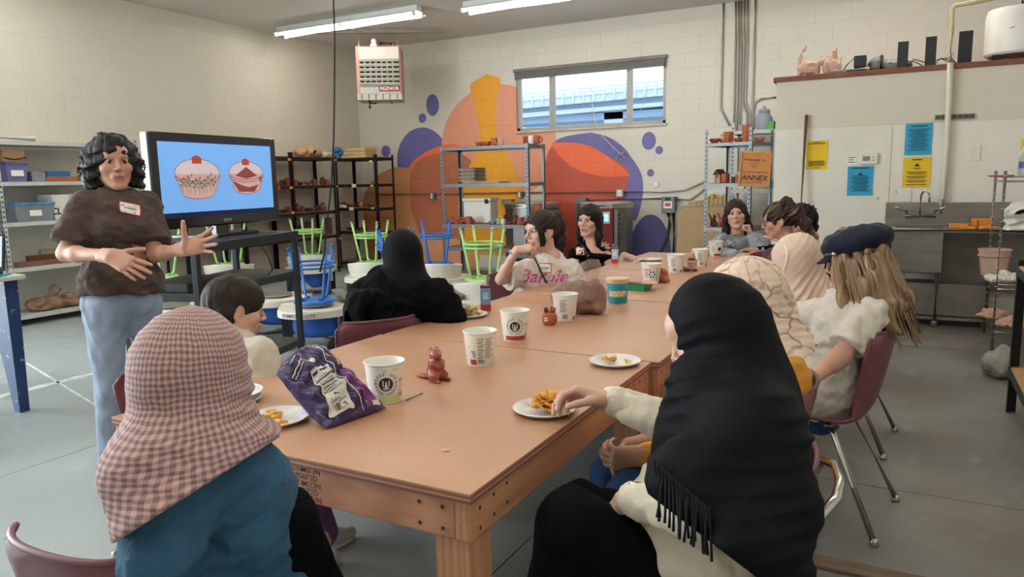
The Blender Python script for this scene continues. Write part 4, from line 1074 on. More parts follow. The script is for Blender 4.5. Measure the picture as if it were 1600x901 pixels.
# tap
m_tap = mat('tap_chrome', '#c4c2bd', .15, metal=1, var=0)
tp = PY(1437, 340, SY1-.08)
t_ = thing('sink_tap', 'chrome tap with swan neck and two lever handles over the sink', 'tap', (tp[0], SY1-.08, .985))
q = MB(); q.cyl((-.12, -.02, .0), (.13, -.02, .0), .02, seg=12)
for x in (-.11, .12): q.cyl((x, -.02, 0), (x, .06, 0), .014, seg=8)
q.build('bridge', m_tap, t_, smooth=True, stuff=True)
q = MB(); pts = [(0, -.02, .01), (0, -.02, .18)]+[(.035-.035*math.cos(i/8*math.pi), -.02-.02*math.sin(i/8*math.pi)-.005*i, .18+.055*math.sin(i/8*math.pi)) for i in range(1, 9)]+[(.07, -.07, .13)]
q.tube(pts, .0095, 9); q.build('spout', m_tap, t_, smooth=True)
for x, e in ((-.11, -.21), (.12, .20)):
    q = MB(); q.cyl((x, -.02, 0), (x, -.02, .045), .016, .013, 10); q.tube([(x, -.02, .04), (x+(e-x)*.4, -.05, .06), (e, -.08, .085)], [.011, .008, .012], 8); q.build('lever', m_tap, t_, smooth=True)
# trough under the sink
q = MB(); X0_, X1_, Y0_, Y1_ = -.04, .66, SY0+.10, SY1-.12
t_ = thing('steel_trough', 'stainless trough standing on the floor under the sink', 'trough', (X0_, Y0_, 0))
for a, b in (((0, 0, .09), (X1_-X0_, .008, .39)), ((0, Y1_-Y0_-.008, .09), (X1_-X0_, Y1_-Y0_, .39)), ((0, 0, .09), (.008, Y1_-Y0_, .39)), ((X1_-X0_-.008, 0, .09), (X1_-X0_, Y1_-Y0_, .39)), ((0, 0, .09), (X1_-X0_, Y1_-Y0_, .1))): q.span(a, b)
q.build('tub', m_ssd, t_)
q = MB(); q.span((.02, .0, .06), (X1_-X0_-.02, Y1_-Y0_, .09)); q.build('base_rail', m_ssd, t_)
for x in (.05, X1_-X0_-.05):
    for y in (.05, Y1_-Y0_-.05): q = MB(); q.cyl((x, y, 0), (x, y, .06), .02, seg=10); q.build('caster', m_black, t_)

# ================================================================== BLUE TABLE AT THE LEFT, LAPTOP
m_navy, t = new_mat('chipped_navy_paint')
t.link(t.mix(t.ramp(t.noise(26, 5, t.obj()), [(0.64, (0, 0, 0, 1)), (0.68, (1, 1, 1, 1))]), lin('#1c3a68'), lin('#8f9aa6')), t.bsdf.inputs['Base Color']); t.bsdf.inputs['Roughness'].default_value = .5
tz = .88; bt = V(-4.91, 2.50, 0)
t_ = thing('blue_table', 'navy painted wooden table with tapered chipped legs at the left', 'table', bt)
q = MB(); q.span((-1.1, -1.3, tz-.03), (.10, .04, tz), .01); q.build('tabletop', mat('pale_tabletop', '#c9c6b8', .5, var=.05), t_)
for (x, y) in ((0, -.02), (-.98, -.02), (0, -1.2), (-.98, -1.2)):
    q = MB(); w0, w1 = .045, .11; s = -1 if x > -.5 else 1
    p = [(x-w0, y-.03, 0), (x+w0*.3, y-.03, 0), (x+w0*.3, y+.03, 0), (x-w0, y+.03, 0)]
    p2 = [(x+(-.20 if x > -.5 else -.06), y-.04, tz-.031), (x+(.03 if x > -.5 else .2), y-.04, tz-.031), (x+(.03 if x > -.5 else .2), y+.04, tz-.031), (x+(-.20 if x > -.5 else -.06), y+.04, tz-.031)]
    q.add(p+p2, [(3, 2, 1, 0), (4, 5, 6, 7), (0, 1, 5, 4), (1, 2, 6, 5), (2, 3, 7, 6), (3, 0, 4, 7)]); q.build('leg', m_navy, t_)
q = MB(); q.span((-.95, -.04, tz-.16), (-.05, -.0, tz-.032)); q.build('apron_board', m_navy, t_)
lp = V(-5.02, 2.36, tz)
t_ = thing('laptop', 'open laptop on the blue table with a face on its screen', 'laptop', lp, .55)
q = MB(); q.span((-.17, -.24, .012), (.17, -.01, .03), .005); q.build('base', m_cart, t_)
R_ = rotx(-.22)
q = MB(); q.box(V(0, 0, .028)+R_ @ V(0, .0, .115), (.34, .012, .23), R_, .004); ld = q.build('lid', m_cart, t_)
q = MB(); q.box(V(0, 0, .028)+R_ @ V(0, -.0065, .12), (.315, .002, .19), R_); q.build('display', emis('laptop_screen', '#a9bccb', .6), ld)
q = MB(); n = 14; q.add([V(0, 0, .028)+R_ @ V(.04+.05*math.cos(i/n*2*math.pi), -.0085, .12+.06*math.sin(i/n*2*math.pi)) for i in range(n)], [tuple(range(n))]); q.build('displayed_face', emis('shown_face', '#c48a72', .5), ld)
q = MB(); q.box(lp+V(.05, -.10, .006), (.40, .30, .012), rotz(.55), .003); single('folder', q, mat('teal_folder', '#2aa3b3', .5), 'teal folder lying under the laptop on the blue table', 'folder', lp+V(.05, -.10, 0))
# cable cover strip on the floor
a = PZ(1248, 868, 0); q = MB(); q.span((a[0]-.05, 2.66, 0), (1.6, 2.745, .014), .004)
single('floor_strip', q, mat('weathered_strip', '#6b5a48', .7, var=.3, scale=14, stretch=(.3, 3, 3), bump=.3), 'worn brown cover strip lying across the concrete floor', 'floor strip', (a[0], 2.70, 0))
# ================================================================== IMPLICIT SURFACES (bodies, cloth, hair, clay)
class Field:
    """signed distance grid: smooth unions of round cones and ellipsoids, meshed with surface nets"""
    def __init__(s, lo, hi, h):
        s.h = h; s.lo = np.asarray(lo, float); n = np.ceil((np.asarray(hi, float)-s.lo)/h).astype(int)+1
        s.n = n; s.F = np.full(n, .5, np.float32)
        s.ax = [(s.lo[i]+h*np.arange(n[i])).astype(np.float32) for i in range(3)]
    def sub(s, lo, hi):
        a = np.clip(np.floor((np.asarray(lo)-s.lo)/s.h).astype(int), 0, s.n); b = np.clip(np.ceil((np.asarray(hi)-s.lo)/s.h).astype(int)+1, 0, s.n)
        sl = tuple(slice(a[i], b[i]) for i in range(3))
        return sl, s.ax[0][sl[0]][:, None, None], s.ax[1][sl[1]][None, :, None], s.ax[2][sl[2]][None, None, :]
    def _put(s, sl, d, k, mode='add'):
        A = s.F[sl]
        if A.size == 0: return s
        if mode == 'sub': d = -d; hh = np.clip(.5+.5*(d-A)/k, 0, 1) if k > 0 else (d > A).astype(np.float32); s.F[sl] = A*(1-hh)+d*hh+(k*hh*(1-hh) if k > 0 else 0); return s
        if k > 0:
            hh = np.clip(.5+.5*(A-d)/k, 0, 1); s.F[sl] = A*(1-hh)+d*hh-k*hh*(1-hh)
        else: s.F[sl] = np.minimum(A, d)
        return s
    def cap(s, a, b, ra, rb=None, k=.02, mode='add', flat=None):
        a = np.asarray(a, np.float32); b = np.asarray(b, np.float32); rb = ra if rb is None else rb
        m = max(ra, rb)+k+3*s.h; sl, X, Y, Z = s.sub(np.minimum(a, b)-m, np.maximum(a, b)+m)
        ba = b-a; L2 = float(ba @ ba)+1e-12
        px, py, pz = X-a[0], Y-a[1], Z-a[2]
        t = np.clip((px*ba[0]+py*ba[1]+pz*ba[2])/L2, 0, 1)
        d = np.sqrt((px-t*ba[0])**2+(py-t*ba[1])**2+(pz-t*ba[2])**2)-(ra+(rb-ra)*t)
        return s._put(sl, d.astype(np.float32), k, mode)
    def ell(s, c, r, R=None, k=.02, mode='add'):
        c = np.asarray(c, np.float32); r = np.asarray(r, float); m = max(r)+k+3*s.h
        sl, X, Y, Z = s.sub(c-m, c+m); px, py, pz = X-c[0], Y-c[1], Z-c[2]
        if R is not None:
            R = np.asarray(R, float); q = [px*R[0, i]+py*R[1, i]+pz*R[2, i] for i in range(3)]
        else: q = [px, py, pz]
        k0 = np.sqrt((q[0]/r[0])**2+(q[1]/r[1])**2+(q[2]/r[2])**2); k1 = np.sqrt((q[0]/r[0]**2)**2+(q[1]/r[1]**2)**2+(q[2]/r[2]**2)**2)+1e-9
        return s._put(sl, (k0*(k0-1)/k1).astype(np.float32), k, mode)
    def chain(s, pts, rad, k=.015):
        for i in range(len(pts)-1): s.cap(pts[i], pts[i+1], rad[i], rad[i+1], k)
        return s
    def clip(s, p, n):
        """keep the side the normal points away from"""
        n = unit(n); p = np.asarray(p, float)
        d = (s.ax[0]-p[0])[:, None, None]*n[0]+(s.ax[1]-p[1])[None, :, None]*n[1]+(s.ax[2]-p[2])[None, None, :]*n[2]
        s.F = np.maximum(s.F, d.astype(np.float32)); return s
    def clip2(s, p1, n1, p2, n2):
        """keep the union of two half spaces"""
        D = []
        for p, n in ((p1, n1), (p2, n2)):
            n = unit(n); D.append((s.ax[0]-p[0])[:, None, None]*n[0]+(s.ax[1]-p[1])[None, :, None]*n[1]+(s.ax[2]-p[2])[None, None, :]*n[2])
        s.F = np.maximum(s.F, np.minimum(D[0], D[1]).astype(np.float32)); return s
    def disp(s, fn):
        s.F += fn(s.ax[0][:, None, None], s.ax[1][None, :, None], s.ax[2][None, None, :]).astype(np.float32); return s
    def wrinkle(s, amp, freq, seed=0, stretch=(1, 1, 1)):
        r = np.random.RandomState(seed)
        def fn(X, Y, Z):
            out = 0
            for i in range(4):
                d = unit(r.normal(size=3)*np.asarray(stretch)); f = freq*(1+.5*i); ph = r.uniform(0, 6)
                d2 = unit(r.normal(size=3))
                out = out+amp/(1+.4*i)*np.sin((X*d[0]+Y*d[1]+Z*d[2])*f+ph+1.3*np.sin((X*d2[0]+Y*d2[1]+Z*d2[2])*f*.45+ph*2))
            return out
        return s.disp(fn)
    def sample(s, P):
        q = (np.asarray(P, float)-s.lo)/s.h; i = np.clip(np.floor(q).astype(int), 0, s.n-2); f = np.clip(q-i, 0, 1); o = 0
        for a in (0, 1):
            for b in (0, 1):
                for c in (0, 1):
                    w = (f[:, 0] if a else 1-f[:, 0])*(f[:, 1] if b else 1-f[:, 1])*(f[:, 2] if c else 1-f[:, 2])
                    o = o+w*s.F[i[:, 0]+a, i[:, 1]+b, i[:, 2]+c]
        return o
    def stick(s, P, d, lift=.002, maxd=.3):
        """move points along d until they meet the surface"""
        P = np.array(P, float); d = unit(d); t = np.zeros(len(P)); done = np.zeros(len(P), bool)
        step = s.h*.5
        for _ in range(int(maxd/step)):
            v = s.sample(P+t[:, None]*d); done |= v < 0; t = np.where(done, t, t+step)
            if done.all(): break
        return P+(t-lift)[:, None]*d
    def mesh(s):
        F = s.F; S = F < 0; h = s.h
        c = [S[a:S.shape[0]-1+a, b:S.shape[1]-1+b, e:S.shape[2]-1+e] for a in (0, 1) for b in (0, 1) for e in (0, 1)]
        al = c[0].copy(); an = c[0].copy()
        for q in c[1:]: al &= q; an |= q
        act = an & ~al; idx = np.argwhere(act)
        if len(idx) == 0: return np.zeros((0, 3)), np.zeros((0, 4), int)
        vid = np.full(act.shape, -1, np.int64); vid[act] = np.arange(len(idx))
        cor = np.array([[a, b, e] for a in (0, 1) for b in (0, 1) for e in (0, 1)])
        val = np.stack([F[idx[:, 0]+q[0], idx[:, 1]+q[1], idx[:, 2]+q[2]] for q in cor], 1)
        acc = np.zeros((len(idx), 3)); cnt = np.zeros(len(idx))
        for i in range(8):
            for j in range(i+1, 8):
                if np.abs(cor[i]-cor[j]).sum() != 1: continue
                a, b = val[:, i], val[:, j]; m = (a < 0) != (b < 0); t = np.where(m, a/np.where(m, a-b, 1), 0)
                acc[m] += cor[i]+t[m, None]*(cor[j]-cor[i]); cnt[m] += 1
        V_ = s.lo+h*(idx+acc/np.maximum(cnt, 1)[:, None]); quads = []
        for ax in range(3):
            o = [i for i in range(3) if i != ax]
            a = [slice(None)]*3; b = [slice(None)]*3; a[ax] = slice(0, -1); b[ax] = slice(1, None)
            ch = S[tuple(a)] != S[tuple(b)]
            for q in o:
                z = [slice(None)]*3; z[q] = 0; ch[tuple(z)] = False; z[q] = -1; ch[tuple(z)] = False
            e = np.argwhere(ch)
            if len(e) == 0: continue
            ins = S[tuple(a)][ch]
            d0 = np.zeros(3, int); d0[o[0]] = 1; d1 = np.zeros(3, int); d1[o[1]] = 1
            def g(k): return vid[k[:, 0], k[:, 1], k[:, 2]]
            qd = np.stack([g(e-d0-d1), g(e-d1), g(e), g(e-d0)], 1)
            flip = ins if ax != 1 else ~ins
            qd[~flip] = qd[~flip][:, ::-1]; quads.append(qd)
        return V_, np.concatenate(quads)
def np_mesh(name, verts, quads, m, parent=None, off=(0, 0, 0), attrs=None, smooth=True):
    me = bpy.data.meshes.new(name); verts = np.asarray(verts, np.float64)-np.asarray(off, float)
    quads = np.asarray(quads)
    me.vertices.add(len(verts)); me.vertices.foreach_set('co', verts.astype(np.float32).ravel())
    nq = len(quads); me.loops.add(nq*4); me.loops.foreach_set('vertex_index', quads.astype(np.int32).ravel())
    me.polygons.add(nq); me.polygons.foreach_set('loop_start', np.arange(0, nq*4, 4, dtype=np.int32)); me.polygons.foreach_set('loop_total', np.full(nq, 4, np.int32))
    if smooth: me.polygons.foreach_set('use_smooth', np.ones(nq, bool))
    me.update(calc_edges=True); me.validate()
    if attrs:
        for k, a in attrs.items():
            a = np.asarray(a, np.float32)
            if a.ndim == 1: at = me.attributes.new(k, 'FLOAT', 'POINT'); at.data.foreach_set('value', a)
            else: at = me.attributes.new(k, 'FLOAT_VECTOR', 'POINT'); at.data.foreach_set('vector', a.ravel())
    for q in (m if isinstance(m, (list, tuple)) else [m]): me.materials.append(q)
    o = bpy.data.objects.new(name, me); COL.objects.link(o)
    if parent is not None: o.parent = parent
    return o
def join_np(parts):
    vs, qs, n = [], [], 0
    for v, q in parts: vs.append(v); qs.append(np.asarray(q)+n); n += len(v)
    return np.concatenate(vs), np.concatenate(qs)
# ================================================================== PEOPLE
def skin_mat(name, col, lip):
    m, t = new_mat(name); a = t.attr('lip').outputs['Fac']
    c = t.mix(t.noise(14, 4, t.obj()), lin(col), tuple(min(1, x*1.12) for x in lin(col)[:3])+(1,))
    t.link(t.mix(a, c, lin(lip)), t.bsdf.inputs['Base Color']); t.bsdf.inputs['Roughness'].default_value = .5
    t.bsdf.inputs['Subsurface Weight'].default_value = .08; t.bsdf.inputs['Subsurface Radius'].default_value = (.01, .004, .002)
    t.bump(t.noise(300, 2, t.obj()), .08, .001); return m
def hair_mat(name, a, b, streak=None, su=60, sv=2.0):
    m, t = new_mat(name); v = t.attr('strand').outputs['Vector']
    n = t.noise(1.0, 4, t.scalevec(v, (su, sv, 1)), .6)
    c = t.mix(t.ramp(n, [(.35, (0, 0, 0, 1)), (.68, (1, 1, 1, 1))]), lin(a), lin(b))
    if streak: c = t.mix(t.ramp(t.noise(1.0, 2, t.scalevec(v, (su*.22, sv*.5, 1))), [(.56, (0, 0, 0, 1)), (.66, (1, 1, 1, 1))]), c, lin(streak))
    t.link(c, t.bsdf.inputs['Base Color']); t.bsdf.inputs['Roughness'].default_value = .5; t.bsdf.inputs['Specular IOR Level'].default_value = .22
    t.bump(n, .5, .004); return m
def cloth_mat(name, col, var=.10, rough=.85, bump=.25, scale=220, sheen=.05, folds=0.0, spec=.25):
    m, t = new_mat(name); c = lin(col); o = t.obj()
    lo = tuple(x*(1-var) for x in c[:3])+(1,); hi = tuple(min(1, x*(1+var)) for x in c[:3])+(1,)
    t.link(t.mix(t.noise(9, 4, o), lo, hi), t.bsdf.inputs['Base Color']); t.bsdf.inputs['Roughness'].default_value = rough
    t.bsdf.inputs['Sheen Weight'].default_value = sheen; t.bsdf.inputs['Specular IOR Level'].default_value = spec
    n = t.noise(scale, 2, o)
    if folds: n = t.math('ADD', t.math('MULTIPLY', n, .25), t.math('MULTIPLY', t.noise(folds, 4, t.scalevec(o, (1.6, 1.6, .6))), 1.6))
    t.bump(n, bump if not folds else bump*1.4, .004 if not folds else .02); return m
SK_A = skin_mat('skin_tan', '#b98a75', '#965a54'); SK_B = skin_mat('skin_light', '#c69d8b', '#a3645f'); SK_C = skin_mat('skin_warm', '#b28672', '#985c56')
H_BLACK = hair_mat('hair_black', '#0c0a0a', '#241c1b'); H_DBROWN = hair_mat('hair_dark_brown', '#15100f', '#35261f'); H_SOFT = hair_mat('hair_brown_streaked', '#1f1613', '#3d2b22', '#9a7753', 40, 3)
H_WAVY = hair_mat('hair_wavy_light_brown', '#5a4433', '#a58a6a', '#c2a683', 46, 3)
m_eye = mat('eye_white', '#c2b8b0', .25, var=0); m_iris = mat('eye_iris', '#2a170f', .15, var=0); m_brow = mat('eyebrow_dark', '#1c1311', .7, var=0)

# ---- one head shape, shared by everybody (x right, y forward, z up, origin between the ears)
def head_shape(h=.0034):
    f = Field((-.10, -.12, -.17), (.10, .135, .135), h)
    f.ell((0, -.014, .032), (.073, .092, .088), k=.01)
    f.ell((0, .030, -.025), (.060, .062, .085), k=.03)
    for s in (-1, 1):
        f.cap((s*.048, .005, -.048), (s*.014, .068, -.102), .022, .018, .02)
        f.ell((s*.040, .058, -.022), (.026, .026, .024), k=.02)
    f.ell((0, .074, -.102), (.020, .016, .015), k=.015)
    f.ell((0, .066, .045), (.055, .03, .035), k=.03)
    f.cap((-.034, .084, .027), (.034, .084, .027), .009, .009, .014)
    for s in (-1, 1): f.ell((s*.031, .100, .006), (.021, .019, .013), k=.012, mode='sub')
    f.cap((0, .088, .018), (0, .113, -.026), .0065, .0095, .012)
    for s in (-1, 1): f.ell((s*.0115, .100, -.031), (.0085, .010, .0075), k=.006)
    for s in (-1, 1): f.ell((s*.006, .109, -.038), (.0035, .004, .003), k=.003, mode='sub')
    f.ell((0, .084, -.064), (.028, .016, .022), k=.014)
    f.cap((-.021, .087, -.062), (0, .0985, -.0575), .0036, .0058, .006); f.cap((.021, .087, -.062), (0, .0985, -.0575), .0036, .0058, .006)
    f.cap((-.017, .0875, -.070), (.017, .0875, -.070), .005, .005, .006); f.ell((0, .0945, -.071), (.011, .006, .006), k=.006)
    f.cap((-.022, .096, -.0655), (.022, .096, -.0655), .0014, .0014, .003, mode='sub'); f.cap((-.010, .104, -.0655), (.010, .104, -.0655), .0016, .0016, .003, mode='sub')
    for s in (-1, 1):   # lids over the eyeball, ears
        f.ell((s*.031, .0785, .0065), (.0155, .0135, .0125), k=.004)
        f.ell((s*.031, .0945, .0050), (.0112, .0055, .0038), k=.0015, mode='sub')
        R = rotz(s*.35) @ roty(s*.0)
        f.ell((s*.074, -.010, -.004), (.008, .019, .031), R, .008); f.ell((s*.083, -.006, .002), (.006, .010, .018), R, .004, mode='sub'); f.ell((s*.070, -.004, -.034), (.008, .008, .010), k=.008)
    f.cap((0, -.022, -.07), (0, -.035, -.17), .054, .056, .03)
    v, q = f.mesh()
    lip = np.exp(-((v[:, 0]/.023)**4))*np.exp(-(((v[:, 2]+.0655)/.0105)**4))*(v[:, 1] > .082)
    return v, q, lip.astype(np.float32)
HEAD_V, HEAD_Q, HEAD_LIP = head_shape()
HEAD_VC, HEAD_QC, HEAD_LIPC = head_shape(.0075)

def hand_shape(wrist, d, n, thumb, curl=(.2, .25, .3, .35), spread=.12, tcurl=.3, s=1.0, h=.0034, topen=.75, fl=1.0, back=None):
    """a five-fingered hand: wrist point, finger direction d, palm normal n, thumb = +1/-1 (side d x n)"""
    d = unit(d); n = unit(np.asarray(n, float)-d*(np.asarray(n, float) @ d)); e = np.cross(d, n)*thumb
    w = np.asarray(wrist, float)
    P = lambda a, b, c=0.0: w+s*(e*a+d*b+n*c)
    lo = w-.24*s; hi = w+.24*s; f = Field(lo, hi, h)
    bk = -d if back is None else unit(back)
    for o_ in (.009, -.010): f.cap(w+s*(e*o_+bk*.05), P(o_, .004), .024*s, .024*s, .01)
    kn = [(.031, .092), (.010, .096), (-.011, .091), (-.030, .082)]; rad = [.0098, .0102, .0096, .0084]
    ln = [(.041, .025, .021), (.046, .029, .022), (.042, .027, .021), (.032, .020, .019)]
    for i in range(4):
        a, b = kn[i]; base = P(a*.55, .01, .002); k_ = P(a, b, -.004)
        f.cap(base, k_, .0165*s, .0125*s, .016*s)
        ang = spread*(1.5-i)*.9; dirv = unit(d*math.cos(ang)+e*math.sin(ang)); p = k_; cur = 0.0
        for j in range(3):
            cur += curl[i]*(1.0, 1.15, .75)[j]; dd = dirv*math.cos(cur)+n*math.sin(cur); r0 = rad[i]*(1-.10*j)*s; q = p+dd*ln[i][j]*s*fl
            f.cap(p, q, r0, r0*.90, .0045*s); p = q
    f.ell(P(0, .05, .004), (.034*s, .044*s, .014*s), np.stack([e, d, n], 1), .014*s)
    tb_ = P(.022, .022, .010); td = unit(e*topen+d*(1-topen*.45)+n*.35); p = tb_; f.cap(P(.008, .012, .008), tb_, .017*s, .0165*s, .012*s)
    t1 = p+td*.042*s; f.cap(p, t1, .0165*s, .0125*s, .010*s)
    td2 = unit(td*math.cos(tcurl)+(d*.75+n*.55-e*.2)*math.sin(tcurl)); t2 = t1+td2*.034*s; f.cap(t1, t2, .0118*s, .0108*s, .005*s)
    td3 = unit(td2*math.cos(tcurl*.8)+(d*.7+n*.4-e*.35)*math.sin(tcurl*.8)); f.cap(t2, t2+td3*.026*s, .0106*s, .0088*s, .004*s)
    return f.mesh()

def head_frame(look, roll=0.0):
    f = unit(look); r = unit(np.cross(f, (0, 0, 1))); u = np.cross(r, f)
    if roll: r, u = r*math.cos(roll)+u*math.sin(roll), u*math.cos(roll)-r*math.sin(roll)
    return np.stack([r, f, u], 1)
def IMG(a, b, c): return unit(CA*a+CB*b-CC*c)      # a direction given as seen: right, up, towards the photographer
def bounds(pts, m): p = np.array(pts, float); return p.min(0)-m, p.max(0)+m

def strand_attr(v, c, axis=(0, 0, 1), fwd=(0, 1, 0)):
    """angle round an axis and distance along it, for hair and cloth patterns"""
    ax = unit(axis); d = v-np.asarray(c, float); a, b = frame(ax, fwd if abs(unit(fwd) @ ax) < .95 else (0, 1, 0))
    th = np.arctan2(d @ a, d @ b); return np.stack([th/ (2*math.pi)*2.2, d @ ax, np.zeros(len(v))], 1)
def drape_attr(v, c, R=.13):
    d = v-np.asarray(c, float); th = np.arctan2(d[:, 0], d[:, 1]); rad = np.sqrt(d[:, 0]**2+d[:, 1]**2)
    up = np.where(d[:, 2] > 0, np.arctan2(rad, np.maximum(d[:, 2], 1e-4))*R, R*math.pi/2-d[:, 2])
    return np.stack([th*R, up, np.zeros(len(v))], 1)

class Person:
    def __init__(s, label, head, look, pelvis, neck, shR, shL, skin, k=1.0, roll=0.0, face='full', hs=1.0, lookeyes=None):
        s.k = k; s.hc = np.asarray(head, float); s.HR = head_frame(look, roll); s.hs = hs
        s.pel = np.asarray(pelvis, float); s.neck = np.asarray(neck, float); s.shR = np.asarray(shR, float); s.shL = np.asarray(shL, float)
        s.skin = skin; s.base = V(s.pel[0], s.pel[1], 0); s.root = thing('person', label, 'person', s.base)
        s.r = unit(s.shR-s.shL); s.u = unit(s.neck-s.pel); s.f = unit(np.cross(s.u, s.r)); s.r = np.cross(s.f, s.u); s.TR = np.stack([s.r, s.f, s.u], 1)
        s.parts = []; s.lip = []; s.face = face; s.pts = [s.hc, s.pel, s.neck, s.shR, s.shL]
        hv, hq, hl = (HEAD_V, HEAD_Q, HEAD_LIP) if face == 'full' else (HEAD_VC, HEAD_QC, HEAD_LIPC)
        s.parts.append((s.hc+(hv*hs) @ s.HR.T, hq)); s.lip.append(hl)
        s.arms = {}; s.legs = {}
    def H(s, x, y, z): return s.hc+s.HR @ V(x, y, z)*s.hs
    def arm(s, side, elbow, wrist): s.arms[side] = (np.asarray(elbow, float), np.asarray(wrist, float)); s.pts += [elbow, wrist]; return s
    def leg(s, side, knee, ankle, toe=None):
        knee = np.asarray(knee, float); ankle = np.asarray(ankle, float); s.legs[side] = (knee, ankle, unit(toe if toe is not None else s.f*V(1, 1, 0))); s.pts += [knee, ankle]; return s
    def hip(s, side): return s.pel+s.r*(.085*s.k*(1 if side == 'R' else -1))-s.u*.03
    def hand(s, side, d, n, sc=1.0, **kw):
        kw['s'] = sc; kw['back'] = s.arms[side][0]-s.arms[side][1]
        v, q = hand_shape(s.arms[side][1], d, n, kw.pop('thumb', -1 if side == 'R' else 1), **kw); s.parts.append((v, q)); s.lip.append(np.zeros(len(v), np.float32)); return s
    def torso(s, F, g=0.0, k=.05, bust=0.0, shoulders=True):
        L = np.linalg.norm(s.neck-s.pel); z = s.k
        F.ell(s.pel+s.u*.01, (.160*z+g, .118*z+g, .12*z+g), s.TR, k)
        F.ell(s.pel+s.u*.40*L, (.128*z+g, .098*z+g, .17*z+g), s.TR, k)
        F.ell(s.pel+s.u*.72*L+s.f*.008, (.148*z+g, .108*z+g, .15*z+g), s.TR, k)
        if bust:
            for e in (-1, 1): F.ell(s.pel+s.u*.66*L+s.f*.085*z+s.r*e*.068*z, (.062*bust+g, .055*bust+g, .062*bust+g), s.TR, .03)
        if shoulders:
            m = (s.shR+s.shL)/2; F.cap(s.shR, m+s.u*.012, .048*z+g, .058*z+g, .04); F.cap(s.shL, m+s.u*.012, .048*z+g, .058*z+g, .04)
            F.cap(m-s.u*.02, s.neck+s.u*.015, .075*z+g, .055*z+g, .03)
        return F
    def finish(s, armr=1.0):
        lo, hi = bounds(s.pts, .16); F = Field(lo, hi, .0115); z = s.k
        s.torso(F, -.012); F.cap(s.neck-s.u*.03, s.H(0, -.03, -.11), .054*z, .052*z, .03)
        for sd, sh in (('R', s.shR), ('L', s.shL)):
            if sd in s.arms:
                e, w = s.arms[sd]; F.cap(sh, e, .044*z*armr, .036*z*armr, .02); F.cap(e, w, .037*z*armr, .0245*z, .015)
                F.ell(e+(w-e)*.28, (.038*z*armr,)*3, k=.02)
            if sd in s.legs:
                kn, an, t_ = s.legs[sd]; F.cap(s.hip(sd), kn, .068*z, .047*z, .03); F.cap(kn, an, .045*z, .032*z, .02)
        v, q = F.mesh(); s.parts.insert(0, (v, q)); s.lip.insert(0, np.zeros(len(v), np.float32))
        v, q = join_np(s.parts); s.body = np_mesh('body', v, q, s.skin, s.root, s.base, {'lip': np.concatenate(s.lip)})
        if s.face == 'full':
            for e in (-1, 1):
                c = s.H(e*.031, .0815, .0055); b = MB(); b.ball(c, .0118*s.hs, 14, 10); o = b.build('eye', m_eye, s.body, smooth=True, off=s.base)
                b = MB(); g = unit(s.HR @ V(.0, 1, -.06)); b.ball(c+g*.0052*s.hs, .0086*s.hs, 12, 8); b.build('iris', m_iris, s.body, smooth=True, off=s.base)
                b = MB(); b.tube([s.H(e*(.0165+.031*i/6), .0915-.012*(i/6)**2, .0105+.0035*math.sin(i/6*math.pi)-.002*(i/6)) for i in range(7)], [.0012, .0017, .002, .002, .002, .0017, .001], 5); b.build('eyelashes', m_brow, s.body, smooth=True, off=s.base)
                b = MB(); b.tube([s.H(e*(.013+.038*i/6), .0945-.016*(i/6)**2, .0255+.006*math.sin(i/6*math.pi*.75)-.004*(i/6)**3) for i in range(7)], [.0025, .0036, .0038, .0036, .003, .0022, .001], 6); b.build('eyebrow', m_brow, s.body, smooth=True, off=s.base)
        return s
    def garment(s, name, m, field, attr=None):
        if name == 'hair': s.faceopen(field, *s.fo)
        v, q = field.mesh(); return np_mesh(name, v, q, m, s.root, s.base, attr(v) if attr else None)
    def newfield(s, h, pad=.2, extra=()):
        lo, hi = bounds(list(s.pts)+list(extra), pad); return Field(lo, hi, h)
    def top(s, m, sleeve='long', g=.012, hem=-.10, h=.0085, wr=.0022, bust=0.0, neckdrop=.0, seed=1, name='shirt', loose=.0, neckline=True, armscale=1.0, extra=None, armk=.025):
        F = s.newfield(h, .14); s.torso(F, g, .05, bust); z = s.k
        if loose: F.ell(s.pel+s.u*.08, (.165*z+g+loose, .125*z+g+loose, .17*z), s.TR, .05)
        F.clip(s.pel+s.u*hem, -s.u)
        if neckline: F.clip(s.neck+s.u*(.030-neckdrop), s.u+s.f*.30)
        for sd, sh in (('R', s.shR), ('L', s.shL)):
            if sd not in s.arms or sleeve == 'none': continue
            e, w = s.arms[sd]; a = armscale
            if sleeve == 'long': F.cap(sh, e, (.052*z+g)*a, (.043*z+g)*a, armk); F.cap(e, w-(w-e)*.06, (.043*z+g)*a, (.026*z+g*.6)*a, .02)
            elif sleeve == 'short': F.cap(sh, sh+(e-sh)*.78, (.056*z+g)*a, (.056*z+g*1.5)*a, .025)
        if extra: extra(F)
        if wr: F.wrinkle(wr, 46, seed); F.wrinkle(wr*.8, 95, seed+9)
        if sleeve == 'short':
            for sd, sh in (('R', s.shR), ('L', s.shL)):
                if sd not in s.arms: continue
                e, w = s.arms[sd]; c = sh+(e-sh)*.80; dn = unit(e-sh); R = .13
                sl, X, Y, Z = F.sub(c-R, c+R); d = (X-c[0])*dn[0]+(Y-c[1])*dn[1]+(Z-c[2])*dn[2]; rr = np.sqrt((X-c[0])**2+(Y-c[1])**2+(Z-c[2])**2)
                dist = np.sqrt(np.maximum(rr**2-d**2, 0)); F.F[sl] = np.where((dist < .085*z+g) & (rr < R), np.maximum(F.F[sl], d), F.F[sl])
        s.shirtF = F; return s.garment(name, m, F)
